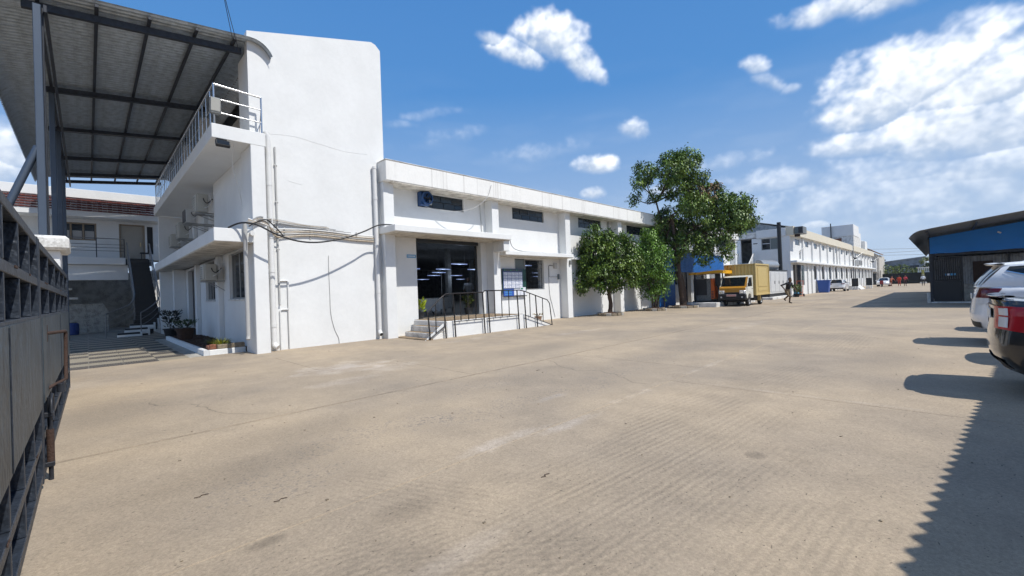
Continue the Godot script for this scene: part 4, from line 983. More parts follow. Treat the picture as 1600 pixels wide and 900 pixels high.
	# air conditioners and floodlights on the balcony side
	air_con("beige air conditioner outdoor unit under the balcony, nearest to the front", Vector3(3.12, 4.87, -19.72), 0.85, M.ac_cream)
	air_con("smaller dark-fronted air conditioner unit, second from the front under the balcony", Vector3(3.14, 4.85, -22.4), 0.72, M.ac_white)
	air_con("beige air conditioner unit, third from the front under the balcony", Vector3(3.14, 4.42, -24.3), 0.9, M.ac_cream)
	air_con("beige air conditioner unit farthest back under the balcony", Vector3(3.14, 4.30, -26.8), 0.75, M.ac_cream)
	air_con("beige air conditioner unit under the lower canopy beside the window", Vector3(3.0, 2.24, -17.9), 0.72, M.ac_cream)
	var fl := thing("floodlight", "black square floodlight hanging under the balcony slab corner", "floodlight", Vector3(2.62, 5.66, -13.35))
	bx(fl, "bracket", M.black_board, 2.50, 2.74, 5.80, 5.82, -13.54, -13.36, 0.004)
	var hd := bx(fl, "head", M.black_board, 2.48, 2.80, 5.60, 5.78, -13.42, -13.32, 0.012); hd.rotation.x = -0.5
	bx(hd, "glass", M.car_glass, 2.50, 2.78, 5.62, 5.76, -13.318, -13.314, 0.001)
	var f2 := thing("floodlight", "grey floodlight standing on the corner of the balcony rail", "floodlight", Vector3(2.50, 6.262, -13.58))
	tube(f2, "stand", M.alu, [Vector3(2.52, 6.262, -13.6), Vector3(2.50, 6.52, -13.58)], 0.018, 7)
	var h2 := bx(f2, "head", M.grey_machine, 2.40, 2.66, 6.52, 6.95, -13.62, -13.50, 0.03); h2.rotation.x = 0.18
	bx(h2, "glass", M.lamp_glass, 2.425, 2.635, 6.60, 6.92, -13.498, -13.49, 0.004)

func staircase():
	var s := thing("outdoor_staircase", "black stepped outdoor staircase with white edge rising to the upper landing", "staircase", Vector3(1.5, 0, -27.2))
	var n := 22; var rise := 4.2 / n
	var path_l := []; var path_r := []
	for k in n:
		var t := float(k) / (n - 1)
		var z := -27.3 - t * 5.9
		var sway := maxf(0.0, 1.0 - k / 5.0); sway = sway * sway
		var xl := 1.72 - sway * 0.75; var xr := 2.62 - sway * 0.85
		var y := rise * k
		var bottom := maxf(0.0, y - 0.34)
		bx(s, "step", M.stair_black, xl, xr, bottom, y + rise, z - 0.30 - sway * 0.15, z, 0.01)
		if k < 3: bx(s, "riser_edge", M.white, xl - 0.02, xr + 0.02, maxf(0.0, y - 0.10), y + rise * 0.55, z + 0.002, z + 0.05, 0.006)
		path_l.append(Vector3(xl, y + rise, z - 0.1)); path_r.append(Vector3(xr, y + rise, z - 0.1))
	var str_r := []
	for k in range(0, n): str_r.append(path_r[k])
	for k in range(n - 1, -1, -1): str_r.append(path_r[k])
	# white stringer along the lower right side
	for k in 7:
		var a: Vector3 = path_r[k]
		bx(s, "stringer", M.white, a.x + 0.022, a.x + 0.08, maxf(0.0, a.y - 0.42), a.y + 0.02, a.z - 0.2 + 0.002 * k, a.z + 0.16 - 0.002 * k, 0.008)
	for side in 2:
		var path: Array = [path_l, path_r][side]
		var r := thing("stair_railing", ["steel handrail on the left of the black staircase", "steel handrail on the right of the black staircase"][side], "railing", path[0])
		var dx := -0.03 if side == 0 else 0.05
		var top := []; var lowr := []; var midr := []
		for k in n:
			var p: Vector3 = path[k] + Vector3(dx, 0, 0)
			if side == 0 and k < 2: p.x -= 0.18 * (2 - k)
			top.append(p + Vector3(0, 0.92, 0)); midr.append(p + Vector3(0, 0.6, 0)); lowr.append(p + Vector3(0, 0.3, 0))
		tube(r, "handrail", M.steel_dull, top, 0.028, 8)
		tube(r, "mid_rail", M.steel_dull, midr, 0.011, 6); tube(r, "mid_rail", M.steel_dull, lowr, 0.011, 6)
		for k in range(0, n, 4): tube(r, "post", M.steel_dull, [Vector3(top[k].x, maxf(path[k].y - rise, 0.0) , top[k].z), top[k]], 0.019, 7)

func planter():
	var p := thing("planter_bed", "white kerbed planter bed with red soil beside the corner column", "planter", Vector3(2.9, 0, -17))
	bx(p, "kerb", M.white, 2.42, 3.328, -0.05, 0.14, -14.86, -14.72, 0.015)
	bx(p, "kerb", M.white, 2.30, 2.419, -0.05, 0.14, -23.0, -14.78, 0.015)
	part(p, "kerb_corner", prism([Vector2(2.30, -14.78), Vector2(2.42, -14.72), Vector2(2.419, -14.79)], -0.05, 0.14, "y"), M.white)
	bx(p, "soil", M.soil, 2.42, 3.41, -0.05, 0.12, -23.0, -14.861, 0.0)
	var st := start()
	for k in 420:
		var c := Vector3(rng.randf_range(2.45, 3.38), 0.12, rng.randf_range(-22.8, -14.95)); var q := rng.randf_range(0.015, 0.05)
		box_into(st, c - Vector3(q, q * 0.6, q * 0.8), c + Vector3(q * 0.8, q * 0.7, q), q * 0.3)
	var cl := part(p, "soil_clods", done(st), M.soil); cl.set_meta("kind", "stuff")
	var blocks := [[2.62, 3.00, "stone_block"], [3.005, 3.31, "stone_block"], [2.44, 2.60, "brick"]]
	for k in 3:
		var b = blocks[k]
		var o := bx(self, "kerb_block", M[b[2]], b[0], b[1], 0.141, 0.27 + 0.01 * k, -14.85, -14.73, 0.015)
		tag(o, ["brown stone block on the front kerb of the planter", "brown stone block on the planter kerb against the column", "red brick at the corner of the planter kerb"][k], "block")
	for k in 2:
		var o := bx(self, "kerb_block", M.brick, 2.44 + 0.03 * k, 2.55 + 0.03 * k, 0.121, 0.22, -15.2 - 0.3 * k, -14.97 - 0.3 * k, 0.012)
		tag(o, ["loose red brick on the planter soil behind the corner brick", "loose red brick deeper in the planter soil"][k], "brick")
	grass_plant("yellow-green spiky plant at the front of the planter bed", Vector3(2.78, 0.12, -15.05), 0.42, 110, Vector3(0.40, 0.42, 0.06))
	grass_plant("dark green spiky plant behind the yellow-green one in the planter", Vector3(2.66, 0.12, -15.7), 0.42, 110, Vector3(0.06, 0.10, 0.03))
	grass_plant("small dark tuft in the planter near the side wall", Vector3(3.15, 0.12, -16.3), 0.25, 60, Vector3(0.06, 0.09, 0.03))
	potted("potted_plant", "small dark plant in a grey stone pot at the end of the planter", Vector3(2.62, 0.12, -20.4), 0.30, 0.42, M.soil, 0.35, 110, Vector3(0.05, 0.09, 0.03), 0.07)
	potted("potted_plant", "dark bushy shrub in a pot beside the staircase foot", Vector3(2.72, 0.0, -25.2), 0.30, 0.35, M.pot_black, 1.0, 200, Vector3(0.03, 0.035, 0.02), 0.08)
func grass_plant(label, at: Vector3, tall: float, n: int, col: Vector3):
	var t := thing("spiky_plant", label, "plant", at)
	var v := PackedVector3Array(); var nn := PackedVector3Array(); var c := PackedColorArray(); var ix := PackedInt32Array()
	for k in n:
		var a := rng.randf() * TAU; var out := rng.randf_range(0.25, 1.0); var h := tall * rng.randf_range(0.6, 1.0)
		var d := Vector3(cos(a), 0, sin(a)); var s := Vector3(-sin(a), 0, cos(a)); var tone := rng.randf_range(0.6, 1.2)
		for q in 5:
			var f := q / 4.0
			var p := d * (0.03 + out * tall * 0.9 * f * f * 0.8 + out * 0.12 * f) + Vector3(0, h * (f - 0.35 * out * f * f * f), 0)
			var w := 0.010 * (1.0 - f * 0.9)
			v.append(p + s * w); v.append(p - s * w); nn.append(Vector3.UP); nn.append(Vector3.UP)
			for z in 2: c.append(Color(col.x * tone, col.y * tone, col.z * tone))
			if q < 4: var b := k * 10 + q * 2; ix.append_array(PackedInt32Array([b, b + 1, b + 2, b + 1, b + 3, b + 2]))
	var ar := []; ar.resize(Mesh.ARRAY_MAX); ar[Mesh.ARRAY_VERTEX] = v; ar[Mesh.ARRAY_NORMAL] = nn; ar[Mesh.ARRAY_COLOR] = c; ar[Mesh.ARRAY_INDEX] = ix
	var m := ArrayMesh.new(); m.add_surface_from_arrays(Mesh.PRIMITIVE_TRIANGLES, ar)
	part(t, "blades", m, M.blade, at)
	part(t, "crown_base", lathe([Vector2(0, -0.02), Vector2(0.06, 0.0), Vector2(0.03, 0.05), Vector2(0, 0.06)], 8), M.soil, at)
func air_con(label, at: Vector3, size: float, m): # fan side towards the courtyard (-x), fixed to the wall behind
	var t := thing("air_conditioner", label, "air conditioner", at, "air conditioner units along the courtyard wall")
	var w := size; var h := size * 0.78; var d := 0.34; var reach := 0.82 if at.y > 4.0 else 0.42
	bx(t, "case", m, at.x - d / 2, at.x + d / 2, at.y, at.y + h, at.z - w / 2, at.z + w / 2, 0.02)
	var f := bx(t, "front_panel", M.ac_dark if label.contains("dark-fronted") else m, at.x - d / 2 - 0.03, at.x - d / 2 - 0.001, at.y + 0.03, at.y + h - 0.03, at.z - w / 2 + 0.03, at.z + w / 2 - 0.03, 0.012)
	for k in 6:
		var y := at.y + 0.08 + (h - 0.2) * k / 5.0
		bx(f, "slat", M.ac_dark, at.x - d / 2 - 0.037, at.x - d / 2 - 0.031, y, y + 0.02, at.z - w / 2 + 0.08, at.z + w / 2 - 0.25, 0.002)
	bx(t, "valve_cover", m, at.x - 0.02, at.x + 0.12, at.y + 0.08, at.y + h * 0.4, at.z + w / 2, at.z + w / 2 + 0.03, 0.01)
	tube(t, "hose", M.black_cable, curve([Vector3(at.x + 0.02, at.y + h * 0.75, at.z + w / 2 + 0.01), Vector3(at.x + 0.04, at.y + h * 0.55, at.z + w / 2 + 0.10), Vector3(at.x + 0.14, at.y + h * 0.48, at.z + w / 2 + 0.09), Vector3(at.x + 0.30, at.y + h * 0.75, at.z + w / 2 + 0.04)], 4), 0.016, 6)
	tube(t, "hose", M.pvc, curve([Vector3(at.x + 0.05, at.y + 0.14, at.z + w / 2 + 0.03), Vector3(at.x + 0.15, at.y + 0.2, at.z + w / 2 + 0.09), Vector3(at.x + 0.25, at.y + h * 0.6, at.z + w / 2 + 0.07), Vector3(at.x + 0.22, at.y + h, at.z + w / 2 + 0.02), Vector3(at.x + 0.38, at.y + h + 0.05, at.z + w / 2)], 4), 0.014, 6)
	for s in [-0.3, 0.3]:
		bx(t, "bracket", M.alu, at.x - d / 2 - 0.04, at.x + reach, at.y - 0.05, at.y - 0.001, at.z + s * w - 0.025, at.z + s * w + 0.025, 0.004)
		tube(t, "bracket_stay", M.alu, [Vector3(at.x + 0.0, at.y - 0.05, at.z + s * w), Vector3(at.x + reach - 0.01, at.y - 0.35, at.z + s * w)], 0.014, 5)

# ---------------------------------------------------------------- the steel gate at the left
func gate():
	var specs := [[Vector3(-0.335, 0, -1.2), Vector3(-0.335, 0, -5.36), 5, "nearest leaf of the grey steel gate, cut by the left edge"], [Vector3(-0.335, 0, -5.42), Vector3(-0.30, 0, -11.2), 4, "far leaf of the grey steel gate, ending before the white pillar"]]
	for k in 2:
		var s = specs[k]
		var a: Vector3 = s[0]; var e: Vector3 = s[1]; var len := a.distance_to(e)
		var g := thing("gate_leaf", s[3], "gate", a, "leaves of the yard gate")
		var w := 0.045
		# built along -z from the origin, then turned
		var add := func(called, m, x0, x1, y0, y1, z0, z1, b = 0.004):
			var o := MeshInstance3D.new(); o.mesh = box_mesh(Vector3(x1 - x0, y1 - y0, z1 - z0), b); o.material_override = m
			var key = str(g.get_instance_id()) + called; var n: int = taken.get(key, -1) + 1; taken[key] = n
			o.name = called if n == 0 else "%s_%03d" % [called, n]
			g.add_child(o); o.position = Vector3((x0 + x1) / 2.0, (y0 + y1) / 2.0, -(z0 + z1) / 2.0)
		for y in [2.06, 1.72, 1.41]: add.call("rail", M.gate_steel, -w, w, y - 0.032, y + 0.032, 0.07, len - 0.07)
		for y in [0.70, 0.38, 0.09]: add.call("rail", M.gate_steel, -w, w, y - 0.03, y + 0.03, 0.07, len - 0.07)
		for z in [0.035, len - 0.035]: add.call("stile", M.gate_steel, -0.05, 0.05, 0.05, 2.10, z - 0.035, z + 0.035, 0.006)
		var nb: int = s[2]
		for q in nb:
			var z := lerpf(0.0, len, (q + 1.0) / (nb + 1.0))
			add.call("upright", M.gate_steel, -0.043, 0.043, 1.753, 2.027, z - 0.022, z + 0.022)
			add.call("upright", M.gate_steel, -0.043, 0.043, 1.443, 1.687, z - 0.022, z + 0.022)
			add.call("upright", M.gate_steel, -0.043, 0.043, 0.411, 0.669, z - 0.022, z + 0.022)
			add.call("upright", M.gate_steel, -0.043, 0.043, 0.121, 0.349, z - 0.022, z + 0.022)
		add.call("back_sheet", M.gate_sheet, -0.058, -0.047, 0.06, 2.08, 0.02, len - 0.02, 0.001)
		var half := len / 2
		for q in 2: add.call("face_sheet", M.gate_sheet, 0.047, 0.056, 0.68, 1.42, 0.08 + q * (half - 0.06), half - 0.01 + q * (half - 0.08), 0.002)
		add.call("weld_strip", M.gate_steel, 0.0565, 0.062, 0.69, 1.41, half - 0.025, half - 0.012, 0.001)
		for q in 14:
			var z := rng.randf_range(0.1, len - 0.1)
			add.call("weld", M.rust, 0.046, 0.052, [1.395, 0.685, 1.735, 0.40][q % 4], [1.415, 0.70, 1.75, 0.412][q % 4], z, z + rng.randf_range(0.03, 0.12), 0.001)
		g.rotation.y = atan2(a.x - e.x, a.z - e.z)
	# bolt, lever and chain
	var b := thing("gate_bolt", "black vertical drop bolt with rusty sleeve at the gate joint", "bolt", Vector3(-0.250, 0, -5.5))
	tube(b, "rod", M.dark_steel, [Vector3(-0.255, 0.0, -5.55), Vector3(-0.255, 0.72, -5.55)], 0.016, 8)
	tube(b, "sleeve", M.rust, [Vector3(-0.255, 0.16, -5.55), Vector3(-0.255, 0.44, -5.55)], 0.026, 10)
	for y in [0.12, 0.55]: bx(b, "bracket", M.dark_steel, -0.29, -0.23, y, y + 0.04, -5.585, -5.515, 0.004)
	tube(b, "ring", M.dark_steel, curve([Vector3(-0.240, 0.60, -5.45), Vector3(-0.240, 0.70, -5.48), Vector3(-0.240, 0.74, -5.58), Vector3(-0.240, 0.68, -5.68), Vector3(-0.240, 0.56, -5.7), Vector3(-0.240, 0.5, -5.6)], 5), 0.011, 6)
	var l := thing("gate_lever", "rusty square pull lever standing out from the far gate leaf", "lever", Vector3(-0.280, 0.8, -6.5))
	tube(l, "bar", M.rust, [Vector3(-0.285, 1.26, -6.0), Vector3(-0.170, 1.26, -6.3), Vector3(-0.165, 1.24, -6.32), Vector3(-0.170, 0.78, -6.3), Vector3(-0.285, 0.74, -6.0)], 0.016, 8)
	bx(l, "plate", M.rust, -0.282, -0.275, 1.18, 1.34, -6.06, -5.94, 0.002)
	tube(l, "padlock", M.dark_steel, [Vector3(-0.200, 0.68, -6.1), Vector3(-0.200, 0.76, -6.1)], 0.03, 8)

# ---------------------------------------------------------------- second wing, farther along the yard
func second_wing():
	var b := thing("second_wing", "long two-storey white wing with cream parapet, pilasters and small windows", "building", Vector3(49.1, 0, -10.6))
	var x0 := 49.1; var x1 := 117.0; var z := -10.6
	var uh := []; var lh := [[49.95, 51.95, -0.09, 3.15]]
	var step := 4.55
	for k in 14:
		var x := 51.2 + step * k
		uh.append([x, x + (2.0 if k == 0 else 1.5), 5.15, 5.76])
		if k > 0: lh.append([x + 3.9, x + 5.3, 1.55, 3.12])
	lh.append([53.6, 54.8, 1.0, 3.12])
	wall(b, "lower_wall", M.white, "x", x0, x1, -0.1, 3.28, z, z - 0.25, lh)
	wall(b, "upper_wall", M.white, "x", x0, x1, 3.281, 5.97, z, z - 0.25, uh)
	for h in uh:
		var w := bx(b, "window", M.louvre_frame, h[0], h[1], h[2], h[3], z - 0.10, z - 0.06, 0.003)
		for q in 2: bx(w, "pane", M.louvre_glass, lerpf(h[0], h[1], q / 2.0) + 0.04, lerpf(h[0], h[1], (q + 1) / 2.0) - 0.04, h[2] + 0.05, h[3] - 0.05, z - 0.058, z - 0.04, 0.002)
	for k in lh.size():
		if k == 0: continue
		var h = lh[k]
		var w := bx(b, "window", M.louvre_frame, h[0], h[1], h[2], h[3], z - 0.10, z - 0.06, 0.003)
		for q in 2: bx(w, "pane", M.frosted if (k + q) % 3 == 0 else M.louvre_glass, lerpf(h[0], h[1], q / 2.0) + 0.05, lerpf(h[0], h[1], (q + 1) / 2.0) - 0.05, h[2] + 0.06, h[3] - 0.06, z - 0.058, z - 0.03, 0.002)
	for k in 14:
		var x := 53.9 + step * k
		if k > 0: bx(b, "pilaster", M.white, x - 0.4, x - 0.02, 0.0, 3.279, z + 0.001, z + 0.13, 0.01)
		bx(b, "pilaster", M.white, x + 0.15, x + 0.55, 3.50, 5.965, z + 0.001, z + 0.15, 0.01)
		bx(b, "pilaster", M.white, x + 2.1, x + 2.5, 0.0, 3.279, z + 0.001, z + 0.13, 0.01)
	bx(b, "ledge", M.white, x0 - 0.02, x1, 3.282, 3.49, z + 0.001, z + 0.55, 0.015)
	bx(b, "parapet", M.cream, x0 - 0.05, 86.6, 5.971, 6.85, z - 0.3, z + 0.36, 0.015)
	bx(b, "parapet", M.cream, 88.6, x1, 5.971, 6.85, z - 0.3, z + 0.36, 0.015)
	bx(b, "parapet_gap", M.white_old, 86.61, 88.59, 5.971, 6.78, z - 0.3, z + 0.22, 0.01)
	bx(b, "roof", M.asphalt_roof, x0, x1, 5.98, 6.2, -26.0, z - 0.31, 0.0)
	bx(b, "back_wall", M.white, x0, x1, -0.1, 5.97, -26.0, -25.7, 0.0)
	bx(b, "far_end_wall", M.white, x1 - 0.25, x1 - 0.001, -0.1, 5.96, -25.69, z - 0.251, 0.0)
	# the end towards the viewer: door with steps, window, parapet, gable of sheets
	wall(b, "end_wall", M.white, "z", -25.69, z - 0.251, -0.1, 5.96, x0 + 0.001, x0 + 0.25, [[-15.05, -13.98, 3.5, 6.1], [-13.1, -11.5, 4.72, 5.90]])
	bx(b, "end_parapet", M.white, x0 - 0.12, x0 + 0.2, 5.97, 6.74, -13.5, z - 0.301, 0.012)
	bx(b, "end_parapet", M.white_old, x0 - 0.02, x0 + 0.2, 6.05, 6.62, -25.0, -13.51, 0.012)
	part(b, "gable", prism([Vector2(-10.7, 6.74), Vector2(-13.6, 7.62), Vector2(-19.0, 8.6), Vector2(-25.0, 7.2), Vector2(-25.0, 6.6), Vector2(-13.5, 6.6), Vector2(-10.7, 6.6)], x0 + 0.9, x0 + 1.05, "x"), M.sheet_grey)
	var pth := [Vector3(0, 6.85, -10.45), Vector3(0, 7.72, -13.6), Vector3(0, 8.75, -19.0)]
	part(b, "gable_roof", corrugated(pth, Vector3(1, 0, 0), 30.0, 0.6, 0.05), M.sheet_grey, Vector3(x0 + 0.6, 0, 0))
	bx(b, "edge_trim", M.roof_sheet_dark, x0 + 0.4, x0 + 0.62, 6.78, 6.86, -11.6, -10.35, 0.01)
	var w := bx(b, "end_window", M.alu, x0 + 0.06, x0 + 0.12, 4.72, 4.79, -13.1, -11.5, 0.004)
	bx(w, "frame", M.alu, x0 + 0.06, x0 + 0.12, 5.83, 5.90, -13.1, -11.5, 0.004)
	for zz in [-13.07, -12.3, -11.53]: bx(w, "frame", M.alu, x0 + 0.06, x0 + 0.12, 4.791, 5.829, zz - 0.035, zz + 0.035, 0.004)
	bx(w, "pane", M.frosted, x0 + 0.08, x0 + 0.09, 4.79, 5.83, -12.26, -11.57, 0.0)
	bx(w, "pane", M.car_glass, x0 + 0.12, x0 + 0.13, 4.79, 5.83, -13.03, -12.34, 0.0)
	bx(w, "blind", M.paper_white, x0 + 0.10, x0 + 0.11, 5.35, 5.40, -13.03, -12.34, 0.0)
	for r in [[x0 + 3.0, x0 + 3.1, -0.05, 5.9, -20.0, z - 0.3], [x0 + 12.0, x0 + 12.1, 0, 5.9, -20.0, z - 0.3]]: bx(b, "inner_wall", M.dark_room, r[0], r[1], r[2], r[3], r[4], r[5], 0.0)
	bx(b, "inner_floor", M.dark_room, x0 + 0.26, x1 - 0.3, 3.2, 3.27, -25.6, z - 0.26, 0.0)
	bx(b, "end_sill", M.white_old, x0 - 0.25, x0 - 0.001, 3.28, 3.45, -16.5, -13.4, 0.01)
	bx(b, "door_lamp", M.louvre_frame, x0 - 0.04, x0 - 0.001, 5.42, 5.50, -13.85, -13.45, 0.004)
	var cv := thing("end_stair_railings", "pale lattice railings of the steps at the upper end door", "railing", Vector3(47.9, 3.2, -14.4))
	for side in 2:
		var zz: float = [-15.25, -13.75][side]
		tube(cv, "handrail", M.white_old, [Vector3(47.0, 3.3, zz - 0.35 * (1 - side)), Vector3(48.9, 4.6, zz)], 0.05, 6)
		for k in 6:
			var t := k / 5.0
			tube(cv, "lattice_bar", M.white_old, [Vector3(lerpf(47.0, 48.9, t), 3.25, zz), Vector3(lerpf(47.2, 48.9, t), lerpf(3.35, 4.6, t), zz)], 0.035, 5)
			if k < 5: tube(cv, "lattice_bar", M.white_old, [Vector3(lerpf(47.0, 48.9, t), 3.28, zz), Vector3(lerpf(47.0, 48.9, t + 0.2), lerpf(3.3, 4.6, t + 0.2), zz)], 0.03, 5)
	var dk := thing("end_landing", "white concrete landing slab at the upper end door behind the truck", "landing", Vector3(47.5, 0, -15))
	bx(dk, "slab", M.white_old, 44.4, x0 - 0.26, 3.0, 3.24, -17.5, -13.42, 0.012)
	for x in [44.7, 48.4]: bx(dk, "support", M.white_old, x, x + 0.3, 0.0, 2.999, -14.2, -13.9, 0.01)
	# grille gate at the corner door
	var gg := thing("grille_gate", "black sliding grille half open at the corner door of the second wing", "gate", Vector3(51.5, 0, z + 0.1))
	for k in 10: tube(gg, "bar", M.dark_steel, [Vector3(51.0 + 0.16 * k, 0.0, z + 0.12 + 0.05 * (k % 2)), Vector3(51.0 + 0.16 * k, 3.1, z + 0.12 + 0.05 * (k % 2))], 0.028, 5)
	for k in 9:
		tube(gg, "cross_bar", M.dark_steel, [Vector3(51.0, 0.15 + 0.34 * k, z + 0.14), Vector3(52.44, 0.15 + 0.34 * k, z + 0.14)], 0.014, 5)
	bx(b, "door_inside", M.dark_room, 49.9, 52.1, -0.05, 3.2, z - 1.9, z - 1.8, 0.0)
	bx(b, "door_ceiling", M.dark_room, 49.4, 53.0, 3.16, 3.19, z - 2.2, z - 0.26, 0.0)
	# stair tower and tanks on the roof
	var t := thing("rooftop_stair_tower", "white stair tower rising above the cream parapet of the second wing", "tower", Vector3(100, 6.2, -13))
	bx(t, "upper_box", M.white, 100.0, 107.0, 9.42, 11.5, -16.3, -11.5, 0.02)
	bx(t, "lower_box", M.white_old, 100.1, 109.0, 6.2, 9.419, -16.2, -11.55, 0.02)
	bx(t, "doorway", M.brick, 100.02, 100.099, 7.6, 9.1, -14.4, -13.3, 0.0)
	bx(t, "side_box", M.white, 107.01, 110.5, 6.2, 10.4, -16.2, -11.6, 0.02)
	bx(t, "mast", M.dark_steel, 99.7, 99.85, 6.2, 12.0, -14.9, -14.75, 0.01)
	var t2 := thing("rooftop_tank_room", "low white tank room on the far end of the wing roof", "tank room", Vector3(112, 6.2, -12.5))
	bx(t2, "box", M.white, 110.6, 114.0, 6.2, 8.9, -16.5, -11.0, 0.02)
	bx(t2, "box_top", M.white, 114.01, 122.0, 6.2, 9.35, -15.5, -11.8, 0.05)
	# things fixed to the front
	var ac := thing("window_cooler", "grey box cooler projecting at the corner of the cream parapet", "air cooler", Vector3(49.9, 6.1, -9.9))
	bx(ac, "case", M.grey_machine, 49.1, 50.6, 6.05, 6.75, -10.2, -9.45, 0.03)
	bx(ac, "vent", M.ac_dark, 49.09, 49.098, 6.12, 6.68, -9.85, -9.5, 0.0)
	bx(ac, "pale_panel", M.frosted, 49.085, 49.097, 6.12, 6.68, -10.15, -9.9, 0.0)
	bx(ac, "bracket", M.rust, 49.5, 49.6, 5.8, 6.049, -10.24, -9.8, 0.004)
	for k in 3:
		var x: float = [86.0, 110.0, 53.0][k]
		var s := thing("pole_lamp", ["slanted grey pole arm with a lamp on the wing front, middle", "slanted grey pole arm near the far end of the wing", "short bent bracket on the wing front near the corner"][k], "bracket", Vector3(x, 4.2, z + 0.05))
		if k < 2:
			tube(s, "arm", M.alu, [Vector3(x, 4.2, z), Vector3(x + 2.6, 5.6, z + 1.5)], 0.05, 6)
			tube(s, "lamp_head", M.louvre_frame, [Vector3(x + 0.9, 4.7, z + 0.5), Vector3(x + 1.3, 4.75, z + 0.7)], 0.18, 8)
			bx(s, "foot", M.alu, x - 0.08, x + 0.08, 4.1, 4.3, z + 0.001, z + 0.05, 0.004)
		else:
			tube(s, "arm", M.alu, [Vector3(x, 3.75, z + 0.04), Vector3(x, 4.6, z + 0.06), Vector3(x + 0.7, 4.95, z + 0.35)], 0.04, 6)
			tube(s, "clip", M.louvre_frame, [Vector3(x - 0.08, 4.3, z + 0.04), Vector3(x + 0.08, 4.3, z + 0.04)], 0.05, 6)
	for k in 2:
		var x: float = [92.0, 94.5][k]
		var u := thing("wall_unit", ["grey outdoor unit on the wing front, left of two", "grey outdoor unit on the wing front, right of two"][k], "air conditioner", Vector3(x, 3.9, z + 0.3))
		bx(u, "case", M.ac_white, x, x + 1.3, 3.7, 4.6, z + 0.05, z + 0.6, 0.02)
		bx(u, "fan", M.ac_dark, x + 0.2, x + 0.9, 3.8, 4.5, z + 0.601, z + 0.63, 0.05)
	tube(b, "rain_pipe", M.grey_cable, [Vector3(86.9, 0.0, z + 0.4), Vector3(86.9, 5.96, z + 0.4)], 0.09, 6)
	tube(b, "rain_pipe", M.pvc_old, [Vector3(72.3, 3.5, z + 0.4), Vector3(72.3, 5.96, z + 0.4)], 0.07, 6)

